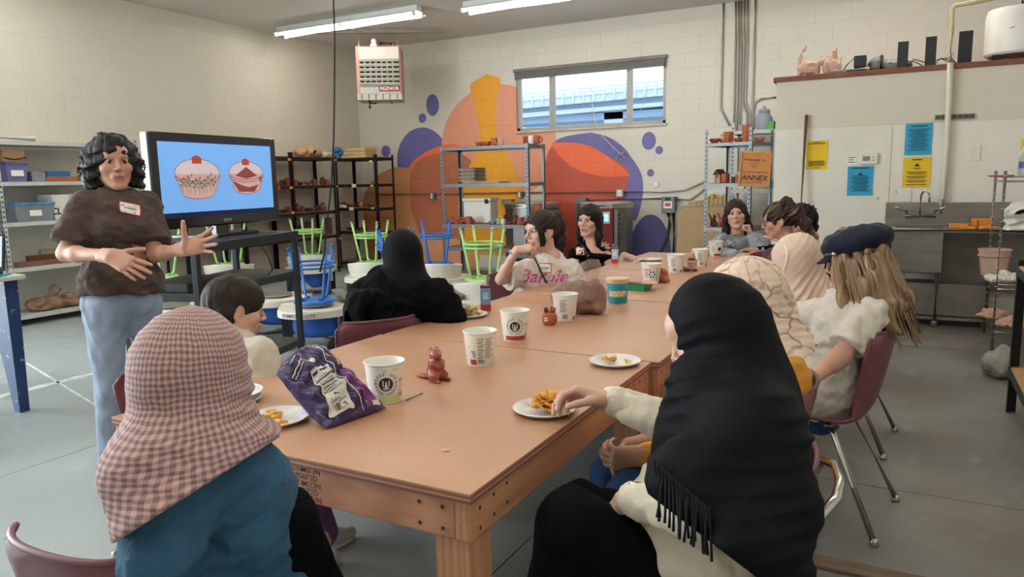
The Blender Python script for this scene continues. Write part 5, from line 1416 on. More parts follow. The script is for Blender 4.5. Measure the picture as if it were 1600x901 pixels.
    def trousers(s, m, g=.012, h=.011, low=.0, name='trousers', wr=.002, seed=3, flare=1.0, waist=.12):
        F = s.newfield(h, .14); z = s.k
        F.ell(s.pel+s.u*.0, (.158*z+g*.7, .120*z+g*.7, .12*z+g), s.TR, .04); F.clip(s.pel+s.u*waist, s.u)
        for sd in s.legs:
            kn, an, t_ = s.legs[sd]; F.cap(s.hip(sd), kn, .076*z+g, .056*z+g, .045); F.cap(kn, an+V(0, 0, low), .054*z+g, (.042*z+g)*flare, .025)
        if wr: F.wrinkle(wr, 50, seed)
        return s.garment(name, m, F)
    def shoes(s, m, sole=None):
        for sd in s.legs:
            kn, an, t_ = s.legs[sd]; a = V(an[0], an[1], 0); F = Field(a-V(.2, .2, .01), a+V(.2, .2, .16), .0065); z = s.k
            F.cap(a-t_*.04*z+V(0, 0, .04), a+t_*.06*z+V(0, 0, .042), .036*z, .036*z, .02); F.cap(a+t_*.05*z+V(0, 0, .034), a+t_*.135*z+V(0, 0, .03), .036*z, .030*z, .02); F.cap(a-t_*.01+V(0, 0, .05), a-t_*.01+V(0, 0, .10), .036*z, .036*z, .02)
            F.clip(V(0, 0, .004), (0, 0, -1)); o = s.garment('shoe', m, F)
            b = MB(); b.prism([((a+t_*c_+np.cross(t_, (0, 0, 1))*e_)[0], (a+t_*c_+np.cross(t_, (0, 0, 1))*e_)[1]) for c_, e_ in ((-.078*z, -.022*z), (-.07*z, .025*z), (.05*z, .036*z), (.13*z, .024*z), (.165*z, 0), (.13*z, -.024*z), (.05*z, -.036*z))], 0.0, .014); b.build('sole', sole or m_whitep, o, off=s.base)
    def patch(s, F, name, m, cen, rx, uy, w, h_, d, n=7, lift=.003, border=None, writing=None, parent=None):
        """a badge or print laid onto the cloth"""
        rx = unit(rx); uy = unit(uy); G = np.array([cen+rx*w*(i/(n-1)-.5)+uy*h_*(j/(n-1)-.5) for j in range(n) for i in range(n)])-unit(d)*.12
        Q = [(j*n+i, j*n+i+1, (j+1)*n+i+1, (j+1)*n+i) for j in range(n-1) for i in range(n-1)]
        P = F.stick(G, d, lift); o = np_mesh(name, P, Q, m, s.root, s.base)
        if border:
            ring = [(i, 0) for i in range(n)]+[(n-1, j) for j in range(1, n)]+[(i, n-1) for i in range(n-2, -1, -1)]+[(0, j) for j in range(n-2, 0, -1)]
            b = MB(); b.tube([P[j*n+i]-unit(d)*.001 for i, j in ring], w*.035, 4, closed=True); b.build('border', border, o, off=s.base)
        if writing:
            G = np.array([cen+rx*w*(-.3+.6*i/24)+uy*h_*(.02+.13*math.sin(i*1.9)*(.6+.4*math.sin(i*.7))) for i in range(25)])-unit(d)*.12
            b = MB(); b.tube(F.stick(G, d, lift+.002), .0012, 4); b.build('handwriting', writing[1], o, off=s.base)
        return o
    def lettering(s, F, txt, m, cen, rx, uy, size, d, lift=.004, parent=None, **kw):
        v, f = text_geo(txt, size, **kw); G = cen+v[:, :1]*unit(rx)+v[:, 1:]*unit(uy)-unit(d)*.12
        P = F.stick(G, d, lift); b = MB(); b.add(P, f); return b.build('lettering', m, parent or s.root, off=s.base, stuff=True)
    # ---- hair and scarves
    def haircap(s, F, g=1.0, low=-.02, brow=.062, k=.02):
        """hair over the skull, open at the face"""
        e = s.HR; F.ell(s.H(0, -.012, .036), (.083*g*s.hs, .112*g*s.hs, .094*g*s.hs), e, k)
        return F
    def faceopen(s, F, z=-.02, rz=.075, rx=.053, y=.11, ry=.075, k=.012):
        s.fo = (z, rz, rx, y, ry, .004); F.ell(s.H(0, y, z), (rx*s.hs, ry*s.hs, rz*s.hs), s.HR, k, 'sub'); return F
    def locks(s, paths, m, name='hair_locks', seg=6, flat=1.0):
        b = MB(); at = []
        for pts, rad in paths: b.tube(pts, rad, seg)
        o = b.build(name, m, s.root, smooth=True, off=s.base)
        me = o.data; a = me.attributes.new('strand', 'FLOAT_VECTOR', 'POINT'); co = np.zeros(len(me.vertices)*3, np.float32); me.vertices.foreach_get('co', co); co = co.reshape(-1, 3)+s.base
        a.data.foreach_set('vector', strand_attr(co, s.hc).astype(np.float32).ravel()); return o
    def hijab(s, m, h=.0085, folds=.006, seed=1, drop=.22, back=.0, front=.0, wide=.0, attrc=None, hems=(), freq=55, extra=None, name='headscarf', open_=True, bulk=1.0, clear=None):
        F = s.newfield(h, .24); z = s.k; e = s.HR; m_ = (s.shR+s.shL)/2
        F.ell(s.H(0, -.018, .028), (.088*bulk*s.hs, .108*bulk*s.hs, .106*bulk*s.hs), e, .02)
        F.ell(s.H(0, .0, -.05), (.083*bulk*s.hs, .100*bulk*s.hs, .095*bulk*s.hs), e, .04)
        nb = min(bulk, 1.05); F.cap(s.H(0, -.015, -.07), s.neck, .086*nb*s.hs, .098*z*nb, .03)
        F.cap(s.neck-s.u*.0, m_-s.u*.04, .098*z*nb, .12*z, .04)
        for q in (s.shR, s.shL): F.cap(m_+s.u*.02, q-s.u*.02, .085*z+wide, .066*z+wide, .05)
        if drop:
            F.ell(s.neck-s.u*(.06+drop*.35), (.165*z+wide, .125*z+wide, .10+drop*.6), s.TR, .05)
        if extra: extra(F)
        if folds:
            r = np.random.RandomState(seed); nz = unit(s.u); c = s.neck; ff = s.f; rr = s.r; hc = s.hc
            def fn(X, Y, Z):
                a = (X-c[0])*nz[0]+(Y-c[1])*nz[1]+(Z-c[2])*nz[2]; b = (X-c[0])*rr[0]+(Y-c[1])*rr[1]+(Z-c[2])*rr[2]; d = (X-c[0])*ff[0]+(Y-c[1])*ff[1]+(Z-c[2])*ff[2]
                env = (.22+.78*np.exp(-((a-.03)/.11)**2))*np.clip(.55+.95*np.sin(15*b+8*a+seed)*np.sin(12*d-9*a+seed*1.7), .05, 1.25)
                w1 = np.sin(freq*(a+.55*b+.25*d)+1.5*np.sin(9*b+7*d+seed)); w2 = np.sin(freq*.62*(a-.35*b+.5*d)+1.2*np.sin(11*d-6*b+seed*2)+2)
                w3 = np.sin(62*(b*1.0+d*.6)+2.5*np.sin(7*a+seed))*(.35+.65*np.clip(-a*4, 0, 1))
                return folds*(env*(1.5*np.abs(w1)-.75+.7*w2)+.8*w3*np.clip(.6-a*3, 0, 1))
            F.disp(fn)
        for p, n in hems: F.clip(p, n)
        if open_: s.faceopen(F, -.015, .085, .056, .125, .075)
        s.scarfF = F; c_ = s.hc if attrc is None else attrc
        return s.garment(name, m, F, lambda v: {'drape': drape_attr(v, c_)})
# ---- clothing materials
C_BROWN = cloth_mat('tshirt_brown', '#4a3c36', .08, folds=9); C_JEAN = cloth_mat('jeans_light', '#8b98ad', .16, bump=.3, folds=8); C_BLACK = cloth_mat('cloth_black', '#0b0b0e', .1, sheen=.0, spec=.08)
C_BLACK2 = cloth_mat('scarf_black', '#0a0b10', .12, rough=.7, sheen=.0, bump=.12, folds=5, spec=.12); C_DENIM = cloth_mat('tunic_denim_blue', '#2f5570', .12, folds=8); C_WHITE = cloth_mat('shirt_white', '#c8bfb1', .05, folds=9)
C_CREAM = cloth_mat('tunic_cream', '#d9cfbc', .05, folds=7); C_MUST = cloth_mat('top_mustard', '#c1842f', .08, folds=8); C_BEIGE = cloth_mat('scarf_beige', '#cdb2a0', .05, rough=.8, folds=7)
C_GREY = cloth_mat('hoodie_grey', '#8b949b', .07, folds=10); C_TEE = cloth_mat('tshirt_offwhite', '#d5cabf', .05, folds=9); C_PURP = cloth_mat('leggings_mauve', '#7d5a86', .15, folds=8)
C_NAVYJ = cloth_mat('jeans_dark', '#29456e', .12); C_MAROON = cloth_mat('jacket_maroon', '#5a3038', .1); C_NAVYCAP = cloth_mat('cap_navy', '#161b2c', .1, sheen=.05)
m_pinkp = mat('print_pink', '#c64a94', .6, var=.05); m_redb = mat('badge_border_red', '#cf3f4c', .6, var=0); m_scrawl = mat('badge_writing', '#6d7480', .7, var=0); m_badge = mat('badge_white', '#ece8e0', .6, var=.02)
m_strapb = mat('strap_black', '#1a191c', .5, var=0); m_silver = mat('silver', '#c9c7c2', .25, metal=1, var=0); m_shoew = mat('shoe_white', '#d3ccc4', .6); m_shoed = mat('shoe_dark', '#2a2729', .6)
m_ging, t = new_mat('scarf_gingham_pink')
_v = t.attr('drape').outputs['Vector']; _nz = t.node('ShaderNodeTexNoise'); _nz.inputs['Scale'].default_value = 30; t.link(_v, _nz.inputs['Vector'])
_w = t.node('ShaderNodeVectorMath', operation='MULTIPLY_ADD'); t.link(_nz.outputs['Color'], _w.inputs[0]); _w.inputs[1].default_value = (.010, .010, 0); t.link(_v, _w.inputs[2])
_s = t.node('ShaderNodeSeparateXYZ'); t.link(_w.outputs[0], _s.inputs[0])
def _str(x): return t.math('MULTIPLY_ADD', t.math('SINE', t.math('MULTIPLY', x, 2*math.pi/.0100)), 2.2, .5, clamp=True)
_a, _b = _str(_s.outputs[0]), _str(_s.outputs[1])
_f = t.math('MULTIPLY', t.math('ADD', _a, _b), .5)
t.link(t.ramp(_f, [(0, lin('#b99692')), (.5, lin('#997a78')), (1, lin('#72595a'))]), t.bsdf.inputs['Base Color']); t.bsdf.inputs['Roughness'].default_value = .9; t.bsdf.inputs['Sheen Weight'].default_value = .2
t.bump(t.math('ADD', t.math('MULTIPLY', _f, .6), t.noise(60, 3, _v)), .35, .004)
m_snake, t = new_mat('scarf_snake_print')
_v = t.attr('drape').outputs['Vector']; _vo = t.node('ShaderNodeTexVoronoi', feature='DISTANCE_TO_EDGE'); _vo.inputs['Scale'].default_value = 15
_nz = t.node('ShaderNodeTexNoise'); _nz.inputs['Scale'].default_value = 26; t.link(_v, _nz.inputs['Vector'])
_w = t.node('ShaderNodeVectorMath', operation='MULTIPLY_ADD'); t.link(_nz.outputs['Color'], _w.inputs[0]); _w.inputs[1].default_value = (.05, .05, 0); t.link(_v, _w.inputs[2]); t.link(_w.outputs[0], _vo.inputs['Vector'])
_v2 = t.node('ShaderNodeTexVoronoi', feature='DISTANCE_TO_EDGE'); _v2.inputs['Scale'].default_value = 75; t.link(_w.outputs[0], _v2.inputs['Vector'])
_l1 = t.ramp(_vo.outputs['Distance'], [(.02, (1, 1, 1, 1)), (.07, (0, 0, 0, 1))]); _l2 = t.math('MULTIPLY', t.ramp(_v2.outputs['Distance'], [(.03, (1, 1, 1, 1)), (.10, (0, 0, 0, 1))]), t.ramp(t.noise(9, 2, _v), [(.48, (0, 0, 0, 1)), (.6, (1, 1, 1, 1))]))
_f = t.math('MULTIPLY', t.math('MAXIMUM', t.math('MULTIPLY', _l1, .8), t.math('MULTIPLY', _l2, .45)), t.ramp(t.noise(7, 3, _v), [(.3, (.25, .25, .25, 1)), (.6, (1, 1, 1, 1))]))
t.link(t.mix(_f, lin('#dcc3ae'), lin('#6d4a40')), t.bsdf.inputs['Base Color']); t.bsdf.inputs['Roughness'].default_value = .8; t.bsdf.inputs['Sheen Weight'].default_value = .2
t.bump(t.noise(12, 4, _v), .4, .012)

def strands(p, axis=None): return lambda v: {'strand': strand_attr(v, p.hc, axis if axis is not None else p.HR[:, 2], p.HR[:, 1])}

# ---------------------------------------------------------------- the standing woman
p = Person('standing woman with dark curly bob, brown T-shirt and light jeans, gesturing with both hands', PD(177, 256, 3.36), IMG(.62, -.08, .78), PD(192, 470, 3.40), PD(183, 304, 3.38), PD(133, 324, 3.30), PD(228, 322, 3.48), SK_A, k=.96)
p.arm('R', PD(102, 396, 3.22), PD(172, 399, 3.08)).arm('L', PD(243, 398, 3.40), PD(288, 388, 3.20))
for sd, e in (('R', 1), ('L', -1)):
    b_ = p.base+p.r*V(1, 1, 0)*.10*e; p.leg(sd, b_+V(0, 0, .47)+p.f*.03, b_+V(0, 0, .075)+p.r*e*.02)
p.hand('R', IMG(.86, -.42, .12), IMG(.05, -.30, -.95), thumb=-1 if np.cross(IMG(.86, -.42, .12), IMG(.05, -.30, -.95)) @ CB < 0 else 1, curl=(.10, .14, .18, .22), spread=.13, tcurl=.15, topen=.85, sc=.98)
d_ = IMG(.93, .20, .25); n_ = IMG(-.15, -.15, .97)
p.hand('L', d_, n_, thumb=1 if np.cross(d_, n_) @ CB > 0 else -1, curl=(.10, .12, .14, .16), spread=.20, tcurl=.05, topen=1.15, sc=.98)
p.finish()
p.top(C_BROWN, 'short', .016, .03, .0075, .0026, bust=.95, seed=4, name='t_shirt', loose=.008)
d_ = -p.f
p.patch(p.shirtF, 'name_badge', m_badge, PD(215, 328, 3.38), CA+CB*-.2, CB-CA*.25, .062, .052, CC, border=m_redb, writing=('', m_scrawl, .022))
p.trousers(C_JEAN, .010, .009, .02, 'jeans', .0034, waist=.07)
p.shoes(m_shoed)
F = p.newfield(.006, .2); F.ell(p.H(0, -.022, .035), (.103, .120, .106), p.HR, .02)
for sx in (-1, 1): F.cap(p.H(sx*.075, -.02, .02), p.H(sx*.088, -.015, -.075), .045, .040, .03)
F.cap(p.H(0, -.075, .0), p.H(0, -.075, -.085), .055, .045, .03); p.faceopen(F, -.047, .098, .057, .115, .085, .01); F.wrinkle(.006, 110, 5)
p.garment('hair', H_BLACK, F, strands(p)); pa = []
rg = np.random.RandomState(5)
for i in range(260):
    th = rg.uniform(-2.7, 2.7); ph = rg.uniform(-.35, 1.35); d = V(math.sin(th)*math.cos(ph), -math.cos(th)*math.cos(ph), math.sin(ph))
    if d[1] > .05 and d[2] < .85: continue
    c = V(0, -.03, .02)+d*V(.104, .110, .108); L = rg.uniform(.05, .11); tu = rg.uniform(1.0, 1.8); rr = rg.uniform(.010, .018); fall = V(d[0]*.35, d[1]*.35, -1); a_, b_ = frame(fall); pts = []
    for j in range(13):
        t_ = j/12; pts.append(p.H(*(c+unit(fall)*L*t_+d*.012*math.sin(t_*3)+rr*(.5+.5*t_)*(a_*math.cos(t_*tu*6.28+i)+b_*math.sin(t_*tu*6.28+i)))))
    pa.append((pts, [.0045*(1-.6*j/12) for j in range(13)]))
o = p.locks(pa, H_BLACK, 'curls', 5); o['kind'] = 'stuff'
b = MB(); b.tube([p.H(-.072, .0, -.045), p.H(-.080, .012, -.075), p.H(-.072, .02, -.10)], [.002, .004, .001], 6); b.build('earring', mat('earring_green', '#a5c24a', .4, var=0), p.root, off=p.base)

# ---------------------------------------------------------------- woman in the checked headscarf
p = Person('woman in a pink checked headscarf and blue tunic seated with her back to the camera', PD(304, 602, 1.42), IMG(.10, -.08, -1), (-1.235, .955, .47), PD(308, 700, 1.40), PD(388, 756, 1.43), PD(238, 756, 1.31), SK_C, k=.98, face='low')
p.arm('R', PD(400, 845, 1.42), PD(424, 868, 1.58)).arm('L', PD(245, 870, 1.25), (-1.38, 1.16, .60))
p.leg('R', PD(448, 812, 1.50), V(-1.14, 1.32, .08)).leg('L', V(-1.36, 1.28, .49), V(-1.36, 1.38, .08))
p.hand('R', IMG(.3, .2, -.9), (0, 0, -1), curl=(.4, .4, .45, .5), h=.005).hand('L', IMG(.5, .1, -.8), (0, 0, -1), curl=(.4, .4, .45, .5), h=.005)
p.finish(); p.top(C_DENIM, 'long', .014, armk=.07, hem=-.13, h=.008, wr=.0034, seed=8, name='tunic', loose=.03, extra=lambda F: F.ell(p.pel+p.u*.14, (.155, .12, .16), p.TR, .08))
p.trousers(C_BLACK, .006, .011, .0); p.shoes(m_shoed)
hemn = IMG(.54, -.84, .0)
def ex(F):
    F.ell(p.neck-p.u*.11-p.f*.03-p.r*.02, (.185, .165, .20), p.TR, .06); F.cap(p.shL+p.u*.012-p.f*.02, PD(252, 815, 1.25), .096, .074, .05); F.cap(PD(255, 815, 1.25), PD(262, 870, 1.23), .060, .055, .05); F.cap(p.shR, p.shR-p.u*.10, .078, .07, .05)
    F.cap(p.H(.07, -.075, -.10), p.H(-.11, -.05, -.145), .034, .036, .015); F.cap(p.H(.105, .0, -.085), p.H(.03, -.10, -.125), .034, .030, .015); F.cap(p.H(-.12, .02, -.13), p.H(-.10, -.07, -.145), .035, .03, .02)
p.hijab(m_ging, .0060, .0062, 3, .20, extra=ex, freq=88, hems=((PD(307, 766, 1.35), hemn), (PD(178, 775, 1.25), IMG(-.92, -.40, 0))), bulk=1.18)

# ---------------------------------------------------------------- girl with a low ponytail
p = Person('girl with a low dark ponytail in a white shirt seated at the table', PD(368, 482, 2.66), IMG(.80, -.10, -.55), (-2.37, 1.80, .41), PD(356, 520, 2.66), PD(404, 552, 2.52), PD(326, 540, 2.80), SK_B, k=.84, hs=.94)
p.arm('R', PD(420, 622, 2.50), V(-1.98, 1.80, .70)).arm('L', p.shL+V(.02, .06, -.22), V(-2.0, 2.0, .70))
p.leg('R', V(-2.0, 1.74, .43), PZ(478, 872, .07)).leg('L', V(-2.0, 1.92, .43), V(-1.92, 1.98, .07))
p.hand('R', (1, .1, -.1), (0, 0, -1), curl=(.3, .3, .35, .4), h=.0045, sc=.85).hand('L', (1, -.1, -.1), (0, 0, -1), curl=(.3, .3, .35, .4), h=.0045, sc=.85)
p.finish(); p.top(C_WHITE, 'long', .018, hem=-.10, h=.008, wr=.0022, seed=12, neckdrop=-.03, armk=.04); p.trousers(C_PURP, .020, .010); p.shoes(m_shoew)
F = p.newfield(.0058, .2); p.haircap(F, 1.03); F.cap(p.H(0, -.06, -.01), p.H(0, -.088, -.055), .064, .040, .03); [F.cap(p.H(q*.048, -.04, -.015), p.H(q*.012, -.085, -.058), .040, .032, .02) for q in (-1, 1)]; p.faceopen(F, -.045, .085, .060, .115, .085, .01)
for sx in (-1, 1): F.ell(p.H(sx*.08, .0, -.012), (.03, .020, .034), p.HR, .006, 'sub')
F.cap(p.H(0, -.092, -.062), p.H(.0, -.105, -.10), .021, .026, .012); F.cap(p.H(0, -.105, -.10), p.H(.0, -.105, -.19), .027, .012, .012); F.wrinkle(.0015, 160, 3)
tie = p.H(0, -.094, -.063); p.garment('hair', H_DBROWN, F, strands(p, unit(tie-p.H(0, .06, .06))))
b = MB(); a_, b_ = frame(unit(p.H(0, -.105, -.10)-p.H(0, -.088, -.055))); b.tube([tie+.024*(a_*math.cos(i/12*6.283)+b_*math.sin(i/12*6.283)) for i in range(12)], .008, 6, closed=True); b.build('hair_tie', m_strapb, p.root, smooth=True, off=p.base)

# ---------------------------------------------------------------- woman in the black hood
fw = V(-.855, .526, 0)
p = Person('woman in a black headscarf and black hooded jacket turned away from the table', PD(628, 404, 3.44), IMG(-.42, -.02, -.9), (-2.23, 2.66, .47), PD(630, 444, 3.42), PD(684, 462, 3.40), PD(574, 464, 3.46), SK_B, k=1.12, face='low')
p.arm('R', PD(704, 502, 3.40), V(-2.20, 3.00, .86)).arm('L', PD(552, 560, 3.45), V(-2.45, 2.85, .62))
p.leg('R', p.base+fw*.40+V(.10, .16, .46), p.base+fw*.50+V(.1, .16, .07), fw).leg('L', p.base+fw*.40-V(.10, .12, -.46), p.base+fw*.50+V(-.1, -.12, .07), fw)
p.hand('R', (-.6, .5, -.1), (0, 0, -1), curl=(.4, .4, .45, .5), h=.005).hand('L', fw, (0, 0, -1), curl=(.4, .4, .45, .5), h=.005)
p.finish()
def hood(F):
    F.ell(p.neck-p.u*.055-p.f*.085, (.13, .055, .105), p.TR, .025); F.cap(p.neck-p.r*.10-p.f*.03, p.neck+p.r*.10-p.f*.03, .06, .06, .04); F.ell(p.neck+p.u*.0-p.f*.075, (.085, .03, .04), p.TR, .02, 'sub')
p.top(C_BLACK, 'long', .024, armk=.06, hem=-.16, h=.0095, wr=.003, seed=21, name='hooded_jacket', loose=.03, armscale=1.0, extra=hood)
p.trousers(C_BLACK, .014, .012); p.shoes(m_shoed)
p.hijab(C_BLACK2, .0080, .0055, 7, .05, freq=80, bulk=1.06, hems=((p.neck-p.u*.055, -p.u),))
F = Field(*bounds([p.shL, p.shL-V(0, 0, .75)], .18), .01); F.chain([PD(600, 452, 3.36), PD(562, 474, 3.34), PD(550, 530, 3.33), PD(552, 600, 3.33)], [.045, .055, .055, .06], .03); F.wrinkle(.007, 60, 4, (2, 2, .2)); p.garment('scarf_tail', C_BLACK2, F)

# ---------------------------------------------------------------- girl in the white printed T-shirt
p = Person('girl with a high ponytail in a white T-shirt with pink script, chin on her hand', PD(846, 362, 4.50), IMG(-.80, -.10, .55), (-2.10, 4.08, .47), PD(864, 402, 4.52), PD(826, 424, 4.50), PD(890, 424, 4.50), SK_B, k=.95, roll=-.06, hs=1.02)
p.arm('R', PD(783, 436, 4.40), PD(806, 391, 4.30)).arm('L', PD(908, 462, 4.46), PD(870, 478, 4.22))
p.leg('R', V(-1.70, 3.98, .46), V(-1.66, 3.98, .07)).leg('L', V(-1.70, 4.2, .46), V(-1.66, 4.2, .07))
p.hand('R', IMG(.93, .12, -.1), IMG(.2, -.75, -.6), thumb=1 if np.cross(IMG(.93, .12, -.1), IMG(.2, -.75, -.6)) @ CB > 0 else -1, curl=(.75, .8, .85, .9), spread=.05, tcurl=.5, sc=.92, h=.004).hand('L', IMG(-.9, -.1, .3), (0, 0, -1), curl=(.3, .3, .4, .4), sc=.92, h=.005)
p.finish(); p.top(C_TEE, 'short', .020, -.14, .0085, .0024, bust=.95, seed=31, name='t_shirt', loose=.02); p.trousers(C_NAVYJ, .012, .012); p.shoes(m_shoed)
p.lettering(p.shirtF, 'Barbie', m_pinkp, PD(849, 432, 4.4), CA, CB+CA*.12, .115, CC, bold=.012, shear=.25)
for a_ in range(5): pass
p.patch(p.shirtF, 'name_badge', m_badge, PD(852, 420, 4.4)+CB*.006, CA, CB, .07, .055, CC, border=m_redb, writing=('', m_scrawl, .022))
b = MB(); pts = p.shirtF.stick(np.array([PD(834, 400, 4.45)*(1-i/9)+PD(853, 442, 4.45)*i/9-CC*.12 for i in range(10)]), CC, .006); b.tube(pts, .006, 6); b.build('bag_strap', m_strapb, p.root, smooth=True, off=p.base)
e_, w_ = p.arms['R']; b = MB(); wd = unit(w_-e_); a_, b_ = frame(wd); c_ = e_+(w_-e_)*.90; b.tube([c_+.027*(a_*math.cos(i/14*6.283)+b_*math.sin(i/14*6.283)) for i in range(14)], .006, 6, closed=True); b.build('bracelet', mat('bracelet_pale', '#a9bec6', .4, var=.2), p.root, smooth=True, off=p.base)
F = p.newfield(.0062, .25); p.haircap(F, 1.03); p.faceopen(F, -.04, .088, .058, .10, .085, .01)
for sx in (-1, 1): F.ell(p.H(sx*.082, .004, -.02), (.03, .028, .04), p.HR, .008, 'sub')
F.chain([p.H(0, -.07, .09), p.H(0, -.115, .085), p.H(0, -.13, .03), p.H(.01, -.135, -.07), p.H(.02, -.12, -.17), p.H(.03, -.10, -.24)], [.03, .036, .044, .045, .04, .02], .02); F.wrinkle(.002, 150, 8); p.garment('hair', H_DBROWN, F, strands(p))
pa = []
for sx, nn in ((-1, 6), (1, 6)):
    for j in range(nn): pa.append(([p.H(sx*.01, .078, .085), p.H(sx*(.045+.003*j), .088-.004*j, .06), p.H(sx*(.066+.002*j), .07-.005*j, .0), p.H(sx*(.068+.002*j), .062-.006*j, -.055), p.H(sx*(.060), .058-.006*j, -.085)], [.003, .006, .0065, .006, .002]))
p.locks(pa, H_DBROWN, 'front_strands')['kind'] = 'stuff'

# ---------------------------------------------------------------- girl in the sleeveless black top
p = Person('girl with straight black hair in a sleeveless black top with a name badge', PD(921, 345, 5.68), IMG(-.55, -.10, .82), (-2.35, 5.32, .47), PD(923, 384, 5.70), PD(899, 398, 5.62), PD(948, 400, 5.72), SK_B, k=.94, roll=.03)
p.arm('R', PD(893, 440, 5.58), V(-2.0, 5.05, .72)).arm('L', PD(955, 438, 5.62), V(-1.95, 5.45, .80))
p.leg('R', V(-1.95, 5.22, .46), V(-1.92, 5.2, .07)).leg('L', V(-1.95, 5.42, .46), V(-1.92, 5.42, .07))
p.hand('R', (1, .2, -.2), (0, 0, -1), curl=(.3,)*4, h=.005, sc=.9).hand('L', (.9, -.4, -.2), (0, 0, -1), curl=(.3,)*4, h=.005, sc=.9)
p.finish(); p.top(C_BLACK, 'none', .012, -.10, .009, .002, bust=.9, seed=41, name='sleeveless_top', neckdrop=.012); p.trousers(C_NAVYJ, .012, .012); p.shoes(m_shoed)
p.patch(p.shirtF, 'name_badge', m_badge, PD(906, 392, 5.6), CA, CB, .062, .062, CC, border=m_redb, writing=('', m_scrawl, .022))
b = MB(); pts = p.shirtF.stick(np.array([PD(x, y, 5.6)-CC*.12 for x, y in ((911, 381), (913, 388), (916, 394), (919, 398), (923, 394), (926, 388), (929, 381))]), CC, .003); b.tube(pts, .002, 5); b.ball(pts[3]-V(0, 0, .008), (.006, .004, .008)); b.build('necklace', m_silver, p.root, smooth=True, off=p.base)
b = MB(); pts = p.shirtF.stick(np.array([PD(x, y, 5.6)-CC*.12 for x, y in ((909, 381), (912, 392), (917, 402), (922, 411))]), CC, .005); b.tube(pts, .005, 5); b.build('bag_strap', m_strapb, p.root, smooth=True, off=p.base)
F = p.newfield(.0062, .22); p.haircap(F, 1.05); p.faceopen(F, -.045, .092, .054, .105, .085, .01)
for sx in (-1, 1): F.chain([p.H(sx*.062, .02, .05), p.H(sx*.078, -.005, -.03), p.H(sx*.082, -.01, -.12), p.H(sx*.075, .0, -.19)], [.026, .026, .028, .016], .02)
F.cap(p.H(0, -.07, .0), p.H(0, -.085, -.19), .075, .06, .03); F.wrinkle(.0018, 150, 9, (2, 2, .3)); p.garment('hair', H_BLACK, F, strands(p))

# ---------------------------------------------------------------- girl in the grey hooded top
p = Person('girl with long dark hair in a grey hooded top, cheek resting on her fist', PD(1150, 335, 6.14), IMG(-.30, -.05, .95), (-1.25, 6.52, .47), PD(1155, 366, 6.20), PD(1128, 379, 6.16), PD(1184, 379, 6.22), SK_B, k=.94, roll=-.10)
p.arm('R', PD(1112, 396, 5.98), PD(1150, 398, 5.78)).arm('L', PD(1188, 398, 5.90), PD(1174, 368, 6.02))
p.leg('R', V(-1.36, 6.12, .46), V(-1.36, 6.12, .07)).leg('L', V(-1.12, 6.12, .46), V(-1.12, 6.12, .07))
p.hand('R', IMG(.95, -.02, .1), (0, 0, -1), curl=(.5,)*4, h=.005, sc=.9).hand('L', IMG(-.30, .92, .0), IMG(-.9, -.3, -.2), curl=(1.15, 1.2, 1.2, 1.2), h=.0045, sc=.88)
p.finish()
def hood2(F): F.cap(p.neck-p.f*.06-p.r*.09, p.neck-p.f*.06+p.r*.09, .05, .05, .04); F.ell(p.neck-p.f*.09-p.u*.05, (.12, .05, .09), p.TR, .03)
p.top(C_GREY, 'long', .024, -.12, .0088, .0032, seed=51, name='hooded_top', loose=.02, armscale=1.08, extra=hood2); p.trousers(C_BLACK, .012, .012); p.shoes(m_shoew)
p.patch(p.shirtF, 'name_badge', m_badge, PD(1141, 380, 6.1), CA-CB*.1, CB, .07, .045, CC)
for sx in (-1, 1):
    b = MB(); pts = p.shirtF.stick(np.array([p.neck+p.r*sx*.025+p.f*.02-p.u*(.02+.02*i)-CC*.2 for i in range(7)]), CC, .004, .5); b.tube(pts, .0035, 5); b.build('drawstring', C_GREY, p.root, smooth=True, off=p.base)
F = p.newfield(.0062, .22); p.haircap(F, 1.06); p.faceopen(F, -.045, .095, .056, .105, .085, .01)
for sx in (-1, 1): F.chain([p.H(sx*.058, .025, .055), p.H(sx*.080, -.0, -.03), p.H(sx*.090, -.02, -.12), p.H(sx*.095, -.03, -.20)], [.026, .027, .032, .03], .02)
F.cap(p.H(0, -.07, .0), p.H(0, -.095, -.22), .08, .075, .03); F.cap(p.H(-.08, -.03, -.1), p.H(-.11, -.05, -.27), .035, .025, .03); F.wrinkle(.0018, 150, 10, (2, 2, .3)); p.garment('hair', H_DBROWN, F, strands(p))

# ---------------------------------------------------------------- woman with the streaked ponytail, person with dark curls
p = Person('woman with glasses and a long streaked ponytail leaning over the table', PD(1218, 345, 5.0), IMG(-.90, -.12, -.35), (-.42, 5.28, .48), PD(1226, 388, 4.95), PD(1205, 402, 5.15), PD(1238, 404, 4.75), SK_C, k=.98)
p.arm('R', V(-.78, 5.62, .82), V(-1.0, 5.5, .80)).arm('L', PD(1215, 440, 4.55), V(-.95, 4.85, .80))
p.leg('R', V(-.85, 5.45, .46), V(-.9, 5.45, .07)).leg('L', V(-.85, 5.2, .46), V(-.9, 5.2, .07))
p.hand('R', (-1, 0, 0), (0, 0, -1), curl=(.3,)*4, h=.0055).hand('L', (-1, 0, 0), (0, 0, -1), curl=(.3,)*4, h=.0055)
p.finish(); p.top(C_MAROON, 'long', .016, -.1, .011, .002, seed=61, name='jacket'); p.trousers(C_NAVYJ, .012, .012); p.shoes(m_shoed)
F = p.newfield(.0068, .25); p.haircap(F, 1.04); p.faceopen(F, -.045, .085, .060, .10, .085, .01)
for sx in (-1, 1): F.ell(p.H(sx*.082, .006, -.02), (.03, .026, .04), p.HR, .008, 'sub')
